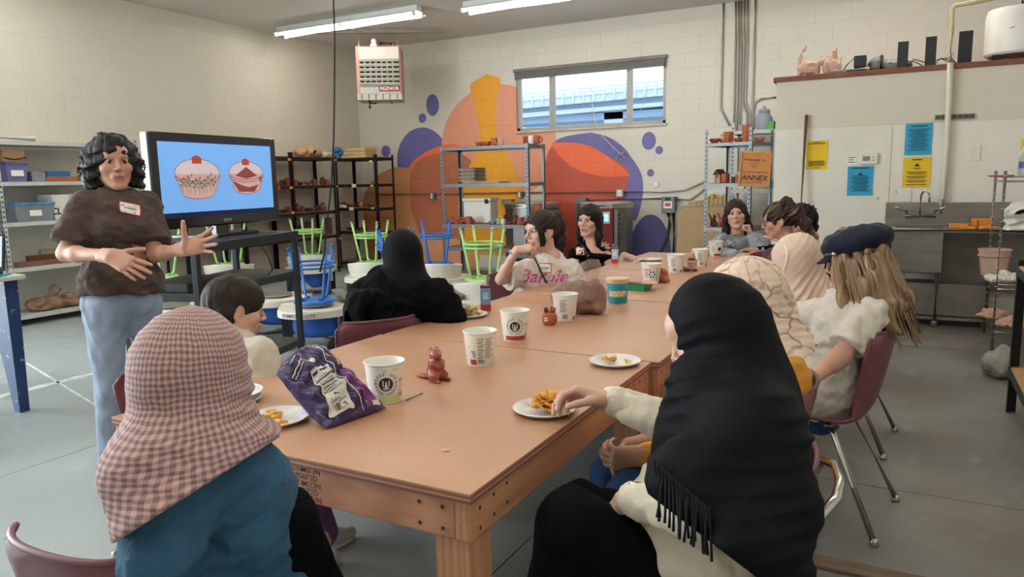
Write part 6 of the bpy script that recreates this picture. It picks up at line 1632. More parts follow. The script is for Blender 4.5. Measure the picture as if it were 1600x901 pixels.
F.chain([p.H(0, -.06, .085), PD(1228, 315, 4.93), PD(1245, 330, 4.9), PD(1258, 350, 4.88), PD(1272, 372, 4.86), PD(1280, 390, 4.86)], [.035, .034, .042, .036, .026, .010], .02); F.wrinkle(.003, 120, 11); p.garment('hair', H_SOFT, F, strands(p, unit(p.H(0, -.06, .085)-p.H(0, .07, -.03))))
b = MB()
for sx in (-1, 1): b.tube([p.H(sx*.033+.020*math.cos(i/12*6.283), .100, .006+.017*math.sin(i/12*6.283)) for i in range(12)], .0022, 5, closed=True); b.tube([p.H(sx*.053, .099, .01), p.H(sx*.074, .05, .012), p.H(sx*.076, -.01, .008)], .002, 5)
b.build('glasses', m_strapb, p.root, smooth=True, off=p.base, stuff=True)
p = Person('person with dark curly hair seated behind the woman with the ponytail', PD(1247, 346, 5.72), IMG(-.9, -.1, -.2), (-.40, 6.02, .47), PD(1252, 382, 5.72), PD(1240, 392, 5.9), PD(1262, 393, 5.55), SK_C, k=.95, face='low')
p.arm('R', V(-.85, 6.2, .80), V(-1.05, 6.08, .80)).arm('L', V(-.72, 5.85, .80), V(-.95, 5.8, .80))
p.leg('R', V(-.82, 6.12, .46), V(-.86, 6.12, .07)).leg('L', V(-.82, 5.92, .46), V(-.86, 5.92, .07))
p.hand('R', (-1, 0, 0), (0, 0, -1), curl=(.3,)*4, h=.0055).hand('L', (-1, 0, 0), (0, 0, -1), curl=(.3,)*4, h=.0055)
p.finish(); p.top(C_BLACK, 'long', .014, -.1, .012, .002, seed=62); p.trousers(C_BLACK, .012, .013); p.shoes(m_shoed)
F = p.newfield(.009, .2); p.haircap(F, 1.08); p.faceopen(F, -.045, .085, .060, .10, .085, .01); F.cap(p.H(0, -.06, .05), p.H(0, -.09, -.06), .07, .05, .03); F.wrinkle(.008, 120, 15); p.garment('hair', H_BLACK, F, strands(p))

# ---------------------------------------------------------------- woman in the beige headscarf
p = Person('woman in a loose beige headscarf seated beside the woman in the cap', PD(1238, 412, 3.74), IMG(-.92, -.10, -.40), (-.36, 4.12, .47), PD(1247, 468, 3.74), PD(1215, 492, 3.88), PD(1280, 495, 3.56), SK_C, k=1.02, face='low')
p.arm('R', V(-.66, 4.32, .70), V(-.86, 4.2, .80)).arm('L', PD(1262, 575, 3.45), PD(1205, 585, 3.40))
p.leg('R', V(-.76, 4.2, .46), V(-.78, 4.2, .07)).leg('L', V(-.76, 4.0, .46), V(-.78, 4.0, .07))
p.hand('R', (-1, 0, 0), (0, 0, -1), curl=(.3,)*4, h=.0055).hand('L', IMG(-.8, -.3, -.2), IMG(.1, -.9, 0), curl=(.4,)*4, h=.0045)
p.finish(); p.top(C_MAROON, 'long', .014, -.12, .011, .002, seed=71); p.trousers(C_BLACK, .012, .012); p.shoes(m_shoed)
def ex9(F): F.ell(p.neck-p.u*.12-p.f*.02, (.205, .165, .24), p.TR, .05); F.cap(p.H(-.02, -.05, .06), p.neck-p.u*.02-p.f*.06, .085, .11, .05)
p.hijab(C_BEIGE, .0070, .0085, 9, .30, extra=ex9, freq=85, wide=.012, bulk=1.12, hems=((PD(1245, 572, 3.7), IMG(-.12, -1, 0)),))
b = MB(); pts = p.scarfF.stick(np.array([PD(x, y, 3.55)-CC*.25 for x, y in ((1233, 362), (1241, 378), (1243, 398), (1240, 420), (1235, 440))]), CC, .003, .6); b.tube(pts, .007, 6); b.build('scarf_border', mat('scarf_border_pale', '#e3cbb8', .8), p.root, smooth=True, off=p.base)

# ---------------------------------------------------------------- woman in the navy cap
p = Person('woman in a navy peaked cap with long wavy hair and a white T-shirt', PD(1334, 408, 2.92), IMG(-.66, -.10, -.74), (-.30, 3.22, .47), PD(1345, 458, 2.95), PD(1318, 482, 3.10), PD(1364, 488, 2.82), SK_C, k=1.0, face='low')
p.arm('R', V(-.52, 3.48, .72), V(-.74, 3.38, .79)).arm('L', PD(1314, 556, 2.78), PD(1272, 590, 2.74))
p.leg('R', V(-.72, 3.32, .46), V(-.76, 3.32, .07)).leg('L', V(-.72, 3.12, .46), V(-.76, 3.12, .07))
p.hand('R', (-1, 0, 0), (0, 0, -1), curl=(.3,)*4, h=.0055).hand('L', IMG(-.9, -.3, -.1), IMG(.1, -.9, 0), curl=(.4,)*4, h=.0045)
p.finish(); p.top(C_WHITE, 'short', .018, hem=-.14, h=.0078, wr=.0034, seed=81, name='t_shirt', loose=.03, armscale=.86, armk=.05); p.trousers(C_NAVYJ, .012, .010, name='jeans'); p.shoes(m_shoed)
F = p.newfield(.0068, .25); p.haircap(F, 1.06); p.faceopen(F, -.045, .09, .060, .105, .085, .01)
F.cap(p.H(0, -.06, -.02), p.H(0, -.11, -.17), .078, .085, .03); F.cap(p.H(-.05, -.08, -.10), p.H(-.06, -.14, -.28), .06, .028, .03); F.cap(p.H(-.065, .03, .0), p.H(-.08, .03, -.17), .034, .022, .02); F.cap(p.H(.065, .0, .0), p.H(.08, -.0, -.17), .03, .02, .02); F.wrinkle(.006, 75, 12, (2, 2, .4)); p.garment('hair', H_WAVY, F, strands(p))
rg = np.random.RandomState(3); pa = []
for i in range(95):
    th = rg.uniform(-2.2, 2.2)+math.pi; x0, y0 = .080*math.sin(th), -.02+.095*math.cos(th); L = rg.uniform(.22, .36)*(1 if y0 < 0 else .7); ph = rg.uniform(0, 6); am = rg.uniform(.006, .013); pts = []
    for j in range(12):
        t_ = j/11; sp = 1+.28*t_; pts.append(p.H(x0*sp+am*t_*math.sin(t_*11+ph), y0*sp-.05*t_+am*t_*math.cos(t_*9+ph), .04-(L+.04)*t_))
    pa.append((pts, [.006*(1-.75*(j/11)**2) for j in range(12)]))
p.locks(pa, H_WAVY, 'wavy_locks', 5)['kind'] = 'stuff'
F = Field(*bounds([p.hc], .22), .006); F.ell(p.H(0, -.022, .078), (.118, .138, .062), p.HR @ rotx(-.10), .02); F.ell(p.H(0, -.015, .045), (.092, .108, .04), p.HR, .02); F.clip(p.H(0, 0, .028), -(p.HR @ V(0, .10, 1))); F.wrinkle(.003, 50, 6); cap_ = p.garment('cap', C_NAVYCAP, F)
b = MB(); pts = []
for i in range(9):
    a_ = -1.15+2.3*i/8
    for rr in (0, 1): pts.append(p.H((.083+.0*rr)*math.sin(a_)*(1+.04*rr), .082*math.cos(a_)+.012+(.055*rr*max(.15, math.cos(a_*1.2))), .040-.028*rr))
b.add(pts, [(2*i, 2*i+1, 2*i+3, 2*i+2) for i in range(8)]); o = b.build('cap_peak', C_NAVYCAP, p.root, smooth=True, off=p.base); md = o.modifiers.new('thickness', 'SOLIDIFY'); md.thickness = .006
b = MB(); b.tube([p.H(.098*math.sin(a_), .100*math.cos(a_)+.004, .042) for a_ in np.linspace(-1.3, 1.3, 14)], .0055, 6); b.build('cap_braid', mat('cap_braid_slate', '#4b5468', .6, var=.3, scale=200), cap_, smooth=True, off=p.base)
for sx in (-1, 1): b = MB(); b.ball(p.H(sx*.098, .030, .042), (.010, .010, .010)); b.build('cap_button', m_silver, cap_, smooth=True, off=p.base)

# ---------------------------------------------------------------- girl in the snake-print scarf and mustard top
p = Person('girl in a snake-print headscarf and mustard top bending with clasped hands', PD(1163, 478, 2.36), IMG(-.80, -.45, -.35), (-.46, 2.44, .47), PD(1203, 548, 2.35), PD(1178, 572, 2.47), PD(1226, 588, 2.22), SK_C, k=.98, face='low')
p.arm('R', PD(1110, 690, 2.42), PD(1015, 688, 2.16)).arm('L', PD(1150, 690, 2.10), PD(1008, 712, 2.06))
p.leg('R', PD(955, 742, 2.28), V(-.84, 2.30, .07), (-1, -.1, 0)).leg('L', PD(985, 772, 2.06), V(-.84, 2.02, .07), (-1, -.1, 0))
p.hand('R', IMG(-.9, -.25, .2), IMG(.1, -.6, .7), curl=(.45, .5, .55, .6), sc=.92, h=.0034).hand('L', IMG(-.85, -.1, -.2), IMG(.0, .4, -.9), curl=(.6, .65, .7, .75), sc=.92, h=.0034)
p.finish(); p.top(C_MUST, 'long', .020, -.13, .0085, .0026, seed=91, name='tunic', loose=.03, extra=lambda F: F.cap(p.pel+p.f*.05, p.pel+p.f*.26+p.r*-.05-V(0, 0, .0), .12, .10, .05)); p.trousers(C_NAVYJ, .012, .010, name='jeans'); p.shoes(m_shoed)
def ex11(F): F.ell(p.neck-p.u*.07-p.f*.02, (.165, .135, .17), p.TR, .05); F.cap(p.H(0, -.06, .03), p.neck-p.f*.07-p.u*.06, .08, .10, .05); F.cap(p.shL, p.shL-p.u*.15-p.f*.03, .06, .04, .04)
p.hijab(m_snake, .0064, .0080, 13, .18, extra=ex11, freq=95, bulk=1.20, hems=((PD(1235, 566, 2.22), IMG(.30, -1, 0)),))

# ---------------------------------------------------------------- woman in the fringed black scarf
p = Person('woman in a fringed black headscarf and white top taking chips from a plate', PD(1114, 518, 1.70), IMG(-.78, -.40, -.50), (-.43, 1.67, .47), PD(1140, 622, 1.67), PD(1096, 640, 1.82), PD(1178, 664, 1.52), SK_B, k=1.0, face='low')
p.arm('R', PD(1072, 668, 1.88), PD(952, 624, 1.95)).arm('L', PD(1100, 800, 1.50), PD(982, 778, 1.66))
p.leg('R', PD(905, 800, 1.84), V(-.80, 1.60, .07), (-1, -.15, 0)).leg('L', PD(893, 815, 1.66), V(-.76, 1.40, .07), (-1, -.15, 0))
p.hand('R', IMG(-.93, .16, -.10), IMG(-.10, -.92, .35), thumb=1 if np.cross(IMG(-.93, .16, -.10), IMG(-.10, -.92, .35)) @ CC < 0 else -1, curl=(.55, .56, .60, .64), spread=.05, tcurl=.35, topen=.45, sc=.96, h=.0030)
p.hand('L', IMG(-.25, -.65, -.75), IMG(.3, -.5, .6), curl=(.4, .4, .45, .5), sc=.95, h=.0036)
p.finish()
p.top(C_CREAM, 'long', .020, -.15, .0072, .0026, seed=101, name='tunic', loose=.03, extra=lambda F: (F.cap(p.pel+p.f*.05, p.pel+p.f*.22, .13, .11, .05)))
p.trousers(C_BLACK, .020, .0095, wr=.003); p.shoes(m_shoew)
e_, w_ = p.arms['R']; dd = unit(w_-e_); F = Field(*bounds([w_], .12), .005); F.cap(w_-dd*.075, w_-dd*.012, .043, .041, .01); F.clip(w_-dd*.008, dd); F.clip(w_-dd*.078, -dd); p.garment('cuff', C_WHITE, F)
e_, w_ = p.arms['L']; dd = unit(w_-e_); a_, b_ = frame(dd); c_ = w_-dd*.02
b = MB(); b.tube([c_+.0305*(a_*math.cos(i/16*6.283)+b_*math.sin(i/16*6.283)) for i in range(16)], .006, 6, closed=True); wt = b.build('watch_strap', m_strapb, p.root, smooth=True, off=p.base)
b = MB(); b.box(c_+.034*unit(CB+.2*CA), (.03, .03, .01), np.stack([a_, dd, np.cross(a_, dd)], 1) if False else np.stack([dd, unit(np.cross(unit(CB+.2*CA), dd)), unit(CB+.2*CA)], 1), .003); b.build('watch_case', m_silver, wt, off=p.base)
hn = IMG(-.52, -.85, .10)
def ex12(F):
    F.ell(p.neck-p.u*.13-p.f*.03, (.195, .145, .25), p.TR, .06); F.cap(p.H(0, -.05, -.02), p.neck-p.f*.06-p.u*.10, .075, .13, .06)
    F.cap(p.shL, PD(1085, 760, 1.46), .090, .075, .06); F.cap(PD(1065, 745, 1.49), PD(1160, 845, 1.40), .072, .085, .05); F.cap(PD(1160, 850, 1.42), PD(1215, 900, 1.42), .07, .07, .05); F.cap(p.shL-p.u*.05, PD(1215, 790, 1.46), .10, .09, .06); F.cap(p.neck+p.f*.05, PD(1072, 690, 1.72), .085, .055, .05)
p.hijab(C_BLACK2, .0064, .0062, 17, .26, extra=ex12, freq=66, wide=.008, bulk=1.0, hems=((PD(1100, 838, 1.45), IMG(-.60, -.79, .10)),))
m_frb = cloth_mat('fringe_black', '#17171c', .1)
rg = np.random.RandomState(8); P0 = np.array([PD(1022+158*i/29, 766+126*i/29, 1.10) for i in range(30)]); P0 = p.scarfF.stick(P0, CC, .004, .8); P0 = np.array([q for q in P0 if (q-CO) @ CC < 1.66])
for i in range(len(P0)):
    q = P0[i]; L = rg.uniform(.075, .10); b = MB(); sw = rg.uniform(-.008, .008)
    b.tube([q+CB*.02, q-CC*.006, q-V(0, 0, L*.35)-CC*.010+CA*sw*.5, q-V(0, 0, L*.75)-CC*.010+CA*sw, q-V(0, 0, L)-CC*.008+CA*sw*1.3], [.0028, .0028, .0024, .0026, .0034], 5); b.build('fringe_tassel', m_frb, p.root, smooth=True, off=p.base)
# ================================================================== THINGS ON THE TABLES
def lump(name, label, cat, base, prims, m, h=.004, wr=None, group=None, rz=0.0, parent=None, pad=.02):
    """a modelled lump: round cones ('c', a, b, ra, rb[, k]) and ellipsoids ('e', c, r[, k]); 's' cuts an ellipsoid away"""
    P = []
    for q in prims:
        if q[0] == 'c': P += [V(*q[1])-max(q[3:5]), V(*q[1])+max(q[3:5]), V(*q[2])-max(q[3:5]), V(*q[2])+max(q[3:5])]
        elif q[0] == 'e': P += [V(*q[1])-V(*q[2]), V(*q[1])+V(*q[2])]
    F = Field(np.min(P, 0)-pad, np.max(P, 0)+pad, h)
    for q in prims:
        k = q[-1] if len(q) > (5 if q[0] == 'c' else 3) else .01
        if q[0] == 'c': F.cap(q[1], q[2], q[3], q[4], k)
        elif q[0] == 'e': F.ell(q[1], q[2], None, k)
        else: F.ell(q[1], q[2], None, k, 'sub')
    if wr: F.wrinkle(*wr)
    F.clip((0, 0, 0), (0, 0, -1)); v, q = F.mesh(); o = np_mesh(name, v, q, m, parent)
    if parent is None:
        o.location = tuple(float(x) for x in base); o.rotation_euler = (0, 0, rz); tag(o, label, cat, group)
    return o
m_terra = mat('clay_terracotta', '#a5573c', .6, var=.14, scale=25, bump=.15, bscale=60); m_claydark = mat('clay_dark_brown', '#5b3328', .6, var=.2, scale=20, bump=.15); m_glaze = mat('clay_wet_red', '#8f4436', .25, var=.18, scale=30, bump=.1)
m_claypale = mat('clay_pale_pink', '#c39a88', .7, var=.1, bump=.2); m_cupw = mat('cup_white', '#e8e5dc', .35, var=.02); m_cupin = mat('cup_inside', '#ddd9cd', .5, var=.02)
m_lime = mat('print_lime', '#c3cc93', .5, var=.05); m_redp = mat('print_red', '#a5302f', .5, var=.08); m_ora = mat('print_honey', '#d9913a', .5, var=.1); m_dk = mat('print_dark', '#2b2a2d', .5, var=0); m_bluep = mat('print_blue', '#3c4f9c', .5, var=0); m_greyp = mat('print_grey', '#8b877c', .6, var=.15, scale=80)
CR0, CR1, CHt = .047, .058, .122
def cup_pt(x, z, a0, lift=.0006):
    r = CR0+(CR1-CR0)*(z/CHt)+lift; a = a0+x/.052; return (r*math.cos(a), r*math.sin(a), z)
def cup_text(mb, s, x, z, size, a0, **kw):
    v, f = text_geo(s, size, **kw); mb.add([cup_pt(x+p_[0], z+p_[1], a0) for p_ in v], f)
def cup_rect(mb, x0, x1, z0, z1, a0, lift=.0004, n=8):
    mb.add([cup_pt(x0+(x1-x0)*i/n, z, a0, lift) for z in (z0, z1) for i in range(n+1)], [(i, i+1, n+2+i, n+1+i) for i in range(n)])
def cup_disc(mb, x, z, r, a0):
    mb.add([cup_pt(x+r*k/4*math.cos(i/24*6.283)+1e-6, z+r*k/4*math.sin(i/24*6.283), a0, .0006) for k in range(5) for i in range(24)], [(24*k+i, 24*k+(i+1) % 24, 24*k+24+(i+1) % 24, 24*k+24+i) for k in range(4) for i in range(24)])
def cup_arc(mb, s, x, z, r, size, a0, top=True):
    n = len(s)
    for i, c in enumerate(s):
        if c == ' ': continue
        th = (i-(n-1)/2)*.82*size/r*1.05; th = math.pi/2-th if top else -math.pi/2+th
        v, f = text_geo(c, size, bold=.012); rot = th-math.pi/2 if top else th+math.pi/2
        mb.add([cup_pt(x+r*math.cos(th)+p_[0]*math.cos(rot)-p_[1]*math.sin(rot), z+r*math.sin(th)+p_[0]*math.sin(rot)+p_[1]*math.cos(rot), a0) for p_ in v], f)
def cup(loc, label, face, style, group='empty yogurt cups', straw=False):
    """face: direction (angle) the printed front looks"""
    t_ = thing('yogurt_cup', label, 'cup', loc, 0, group)
    q = MB(); q.lathe([(CR0-.006, .004), (CR0-.002, .0), (CR0, .004), (CR1, CHt-.006), (CR1+.0025, CHt-.005), (CR1+.0035, CHt-.001), (CR1+.001, CHt), (CR1-.002, CHt-.004), (CR0-.0016, .006), (0, .006)], 40); q.build('cup_wall', m_cupw, t_, angle=40)
    def pr(fn, nm, m): b_ = MB(); fn(b_); b_.build(nm, m, t_, stuff=True)
    if style in ('lime', 'red'):
        cm = m_lime if style == 'lime' else m_redp
        pr(lambda b: cup_rect(b, -.045, .050, .006, .028 if style == 'lime' else .024, face, n=16), 'colour_band', cm)
        pr(lambda b: (cup_arc(b, 'GREEK GODS', 0, .062, .031, .0115, face), cup_arc(b, 'GREEK YOGURT', 0, .062, .031, .0105, face, False), cup_text(b, 'THE', -.004, .102, .006, face), cup_text(b, 'probiotic', .030, .104, .006, face)), 'lettering', m_dk)
        pr(lambda b: cup_disc(b, 0, .062, .0205, face), 'emblem_disc', m_dk)
        pr(lambda b: [cup_rect(b, x0, x1, z0, z1, face, .0009, 2) for x0, x1, z0, z1 in ((-.010, -.007, .056, .074), (.007, .010, .056, .074), (-.004, .004, .052, .060), (-.002, .002, .060, .070), (-.010, .010, .049, .0515), (-.006, .006, .0455, .0475))], 'emblem_figure', m_cupw)
        pr(lambda b: (b.add([cup_pt(x, z, face, .0005) for x, z in ((.040, .072), (.047, .075), (.054, .071), (.052, .064), (.043, .063))], [(0, 1, 2, 3, 4)]), cup_rect(b, .0465, .0485, .028, .064, face), b.add([cup_pt(x, z, face, .0007) for x, z in ((.040, .030), (.052, .034), (.060, .026), (.056, .016), (.044, .018))], [(0, 1, 2, 3, 4)]), b.add([cup_pt(x, z, face) for x, z in ((.050, .074), (.066, .096), (.068, .095), (.053, .072))], [(0, 1, 2, 3)])), 'honey_picture', m_ora)
    elif style == 'facts':
        pr(lambda b: [cup_rect(b, -.016+.003*(k % 2), .008-.003*((k*7) % 3), .098-k*.0068, .1022-k*.0068-.0008*(k % 2), face, n=5) for k in range(12)], 'small_print', m_greyp)
        pr(lambda b: [cup_rect(b, .012, .040-.004*((k*5) % 3), .098-k*.0068, .1015-k*.0068, face, n=5) for k in range(11)], 'nutrition_table', m_dk if False else m_greyp)
        pr(lambda b: [cup_rect(b, -.014+.0028*k, -.0128+.0028*k, .012, .026, face, n=1) for k in range(9)], 'barcode', m_dk)
        pr(lambda b: cup_rect(b, -.046, -.020, .008, .026, face), 'colour_band', m_redp)
        pr(lambda b: [cup_rect(b, -.040+.002*k, -.022, .054-k*.005, .0565-k*.005, face) for k in range(5)], 'blue_print', m_bluep)
        pr(lambda b: b.add([cup_pt(x, z, face) for x, z in ((-.050, .074), (-.020, .084), (-.020, .0825), (-.047, .066))], [(0, 1, 2, 3)]), 'honey_picture', m_ora)
    elif style == 'plainfacts':
        pr(lambda b: [cup_rect(b, -.030, .002-.004*((k*5) % 3), .096-k*.0075, .100-k*.0075, face, n=5) for k in range(8)], 'small_print', m_greyp)
        pr(lambda b: [cup_rect(b, -.018+.0026*k, -.0168+.0026*k, .012, .032, face, n=1) for k in range(9)], 'barcode', m_dk)
        pr(lambda b: b.add([cup_pt(x, z, face) for x, z in ((.030, .006), (.048, .006), (.048, .026), (.040, .022), (.033, .012))], [(0, 1, 2, 3, 4)]), 'red_corner', m_redp)
    elif style == 'flower':
        pr(lambda b: cup_text(b, 'enjoy', -.022, .088, .022, face, bold=.02), 'script', mat('print_rose', '#c94b78', .5, var=0))
        pr(lambda b: [b.add([cup_pt(.010+.017*math.cos(a_)+.006*math.cos(j/6*6.283), .058+.017*math.sin(a_)+.006*math.sin(j/6*6.283), face) for j in range(6)], [tuple(range(6))]) for a_ in np.linspace(0, 6.283, 7)[:-1]], 'flower_emblem', m_bluep)
        pr(lambda b: [cup_rect(b, -.035, -.016, .070-.008*k, .073-.008*k, face) for k in range(4)], 'blue_print', m_bluep)
        pr(lambda b: [cup_rect(b, .036, .046, .02+.009*k, .024+.009*k, face) for k in range(9)], 'small_print', m_dk)
    elif style == 'redfoot':
        pr(lambda b: cup_rect(b, -.018, .040, .006, .024, face, n=12), 'colour_band', m_redp)
        pr(lambda b: cup_disc(b, .026, .062, .015, face), 'emblem_disc', m_dk)
        pr(lambda b: [cup_rect(b, -.034, -.012-.004*(k % 2), .08-.012*k, .083-.012*k, face) for k in range(4)], 'blue_print', m_bluep)
        pr(lambda b: b.add([cup_pt(x, z, face) for x, z in ((.0, .03), (.004, .03), (.016, .05), (.012, .05))], [(0, 1, 2, 3)]), 'honey_picture', m_ora)
    if straw:
        q = MB(); q.tube([(.02, .01, .01), (.012, .0, .125), (.028, -.005, .16), (.04, -.008, .168)], .003, 7); q.build('straw', m_whitep, t_, smooth=True)
        q = MB(); q.lathe([(.05, 0), (.05, .004), (0, .005)], 20, (0, 0, .10)); q.build('contents', mat('juice_pack_navy', '#3d3f6d', .4), t_)
    return t_
def facing(p_): return math.atan2(-p_[1], -p_[0])
for (x, y, st, off, lab, kw) in ((603, 627, 'lime', .05, 'white yogurt cup with a lime band beside the purple chip bag', {}), (751, 570, 'facts', .10, 'white yogurt cup showing its nutrition table, between beaver and red-banded cup', {}),
        (805, 532, 'red', .0, 'white yogurt cup with a dark round emblem and red band', {}), (883, 501, 'plainfacts', .12, 'white yogurt cup with its barcode in view, before the bagged clay', {}),
        (1017, 444, 'flower', -.05, 'white yogurt cup with a blue flower emblem beside the green tray', {}), (1056, 427, 'plainfacts', -.05, 'white yogurt cup with its barcode in view, before the brown bear figure', {}),
        (1094, 417, 'plainfacts', .25, 'white yogurt cup with its barcode in view, behind the brown bear figure', {}), (1118, 402, 'redfoot', .1, 'white yogurt cup with a straw before the grey-hooded girl', {'straw': True})):
    c = PZ(x, y-2, TZ); cup((c[0], c[1], TZ), lab, facing(c)+off, st, **kw)

# ---- purple chip bag
m_bagp, t = new_mat('bag_purple_foil')
t.link(t.mix(t.noise(8, 4, t.obj()), lin('#2a1647'), lin('#3c2464')), t.bsdf.inputs['Base Color']); t.bsdf.inputs['Roughness'].default_value = .28; t.bsdf.inputs['Coat Weight'].default_value = .4
t.bump(t.noise(26, 5, t.obj(), .6), .55, .02)
BL, BR = PZ(510, 670, TZ+.004), PZ(604, 637, TZ+.004); TL, TR = PD(430, 582, 1.96), PD(508, 540, 2.10)
bn = unit(np.cross(BR-BL, TL-BL)); bn = bn if bn @ CC < 0 else -bn
def bagpt(u, v, side=1, lift=0.0):
    p_ = (BL*(1-u)+BR*u)*(1-v)+(TL*(1-u)+TR*u)*v
    fat = (math.sin(math.pi*u)**.5)*(math.sin(math.pi*min(1, max(0, v)))**.55)*.050*(1-.45*v)
    cr = .007*math.sin(17*u+9*v+side)+.006*math.sin(29*v-11*u+2*side)+.004*math.sin(47*u+31*v)
    sag = -.035*math.sin(math.pi*v)*(u-.5)*0
    q_ = p_+bn*side*(fat+cr*min(1, 6*min(u, 1-u, v, 1-v))+lift)-V(0, 0, .010)*math.sin(math.pi*v)+CA*.02*math.sin(math.pi*v*1.2)*0
    q_ = q_+CB*(.03*v*v*math.sin(math.pi*u))
    return q_
tb_ = V((BL[0]+BR[0])/2, (BL[1]+BR[1])/2, TZ); bag = thing('chip_bag', 'crumpled purple chip bag with a white nutrition panel on the table', 'bag', tb_)
q = MB(); 
for sd in (1, -1): q.grid(lambda u, v: np.maximum(bagpt(u, v, sd), V(-9, -9, TZ+.001)), 60, 60)
q.build('foil', m_bagp, bag, smooth=True, off=tb_)
def bag_patch(name, m, poly, lift=.0018, par=None, n=22):
    """quad patch in bag coordinates: (u, v) corners in order"""
    q = MB(); a, b, c, d = [V(*w) for w in poly]
    q.grid(lambda s_, w: bagpt(*((a*(1-s_)+b*s_)*(1-w)+(d*(1-s_)+c*s_)*w), 1, lift+.0022), n, n); return q.build(name, m, par or bag, smooth=True, off=tb_)
m_panel = mat('bag_panel_white', '#d9d4c8', .4, var=.05); m_pur = mat('bag_magenta', '#6e2f74', .35, var=.15)
pn = bag_patch('nutrition_panel', m_panel, ((.12, .10), (.48, .10), (.62, .72), (.30, .72)))
def bag_lines(name, m, rows, par, lift=.0062):
    q = MB()
    for u0, u1, v0, v1 in rows: q.grid(lambda s_, w: bagpt(u0+(u1-u0)*s_+.20*(v0-.1)*0+(.28*(v0+(v1-v0)*w-.1)), v0+(v1-v0)*w, 1, lift), 6, 2)
    q.build(name, m, par, off=tb_, stuff=True)
bag_lines('nutrition_print', m_dk, [(.14, .42, .66, .685), (.14, .46, .60, .606), (.14, .34, .57, .585), (.36, .44, .575, .60), (.14, .46, .535, .539), (.14, .40, .51, .52), (.15, .44, .475, .483), (.15, .36, .445, .453), (.15, .42, .415, .423), (.24, .34, .33, .355), (.16, .44, .275, .282), (.16, .40, .25, .257)], pn)
bag_lines('barcode', m_dk, [(.20+.02*k, .20+.02*k+(.012 if k % 3 else .006), .13, .22) for k in range(9)], pn)
def bag_text(s_, u, v, size, m, ang=0.0, sx=2.6):
    vv, f = text_geo(s_, size, bold=.01); q = MB(); ca, sa = math.cos(ang), math.sin(ang)
    q.add([bagpt(u+(p_[0]*ca-p_[1]*sa)*sx, v+(p_[0]*sa+p_[1]*ca)*sx*.9, 1, .003) for p_ in vv], f); q.build('lettering', m, bag, off=tb_, stuff=True)
def bag_tube(pts, m, nm='white_line', r=.0012): q = MB(); q.tube([bagpt(u, v, 1, .0045) for u, v in pts], r, 5); q.build(nm, m, bag, smooth=True, off=tb_)
bag_tube([(.60+.004*i, .04+.045*i) for i in range(21)], m_whitep); bag_tube([(.70, .12), (.95, .12), (.95, .45), (.80, .52), (.70, .50), (.70, .12)], m_whitep)
bag_patch('magenta_panel', m_pur, ((.66, .05), (.98, .05), (.94, .60), (.72, .62)), .0012); bag_patch('chip_picture', mat('bag_picture_tan', '#b9a07c', .4, var=.4, scale=60), ((.74, .66), (.94, .64), (.92, .82), (.74, .86)), .0016)
bag_patch('small_label', m_panel, ((.76, .05), (.92, .05), (.92, .12), (.76, .12)), .002); q = MB(); q.add([bagpt(.40+.035*k*math.cos(i/16*6.283), .80+.032*k*math.sin(i/16*6.283), 1, .005) for k in (.02, 1) for i in range(16)], [(i, (i+1) % 16, 16+(i+1) % 16, 16+i) for i in range(16)]); q.build('round_mark', m_panel, bag, off=tb_)
for (u0, v0, u1, v1, r) in ((.10, .80, .34, .90, .002), (.12, .76, .33, .855, .0012), (.18, .93, .30, .96, .0012)): bag_tube([(u0+(u1-u0)*i/8, v0+(v1-v0)*i/8+.006*math.sin(i*2.3)) for i in range(9)], m_panel, 'faded_script', r)

# ---- plates with chips
m_plate, t = new_mat('paper_plate_print')
_o = t.obj(); t.link(t.mix(t.ramp(t.noise(14, 2, _o), [(.45, (0, 0, 0, 1)), (.6, (1, 1, 1, 1))]), lin('#e6e3da'), t.mix(t.noise(9, 1, _o), lin('#bcd9d2'), lin('#d9c3dc'))), t.bsdf.inputs['Base Color']); t.bsdf.inputs['Roughness'].default_value = .4
m_platerim = mat('plate_rim_white', '#e9e6de', .4, var=.02)
m_chip = mat('potato_chip', '#e0a64a', .55, var=.22, scale=40, bump=.2); m_chipp = mat('pale_crisp', '#d8bd82', .6, var=.2, scale=40, bump=.2); m_nug = mat('cheesy_chip', '#d0902f', .6, var=.25, scale=60, bump=.4)
def chip(loc, rz, tilt, r, m, parent_label, group, ridge=True, z=0):
    q = MB()
    def fn(u, v): a = u*2*math.pi; rr = r*v; x, y = rr*math.cos(a)*1.15, rr*math.sin(a); return (x, y, .10*r+6.0*r*(x/r)**2*.10*r/r+.0012*math.sin(x*900)*(1 if ridge else 0))
    q.grid(fn, 14, 5, closed_u=True); o = q.build('chip', m, None, smooth=True); md = o.modifiers.new('thickness', 'SOLIDIFY'); md.thickness = .0016
    o.location = tuple(loc); o.rotation_euler = (tilt, tilt*.6, rz); return tag(o, parent_label, 'chip', group)
def plate(c, label, r=.088, chips=(), group='paper plates'):
    t_ = thing('paper_plate', label, 'plate', c, 0, group)
    q = MB(); q.lathe([(0, .0015), (r*.66, .0015), (r*.74, .004), (r*.96, .0145), (r, .0140), (r, .0125), (r*.97, .0115), (r*.75, .0), (0, .0)], 40); q.build('plate_dish', m_plate, t_, angle=60)
    q = MB(); q.tube([(r*.985*math.cos(i/40*6.283), r*.985*math.sin(i/40*6.283), .0140) for i in range(40)], .0022, 6, closed=True); q.build('rim', m_platerim, t_, smooth=True)
    return t_
PLS = dict(L=PZ(434, 657, TZ), L2=PZ(362, 628, TZ), R=PZ(851, 643, TZ), M=PZ(961, 568, TZ), F=PZ(733, 494, TZ), FF=PZ(1017, 407, TZ))
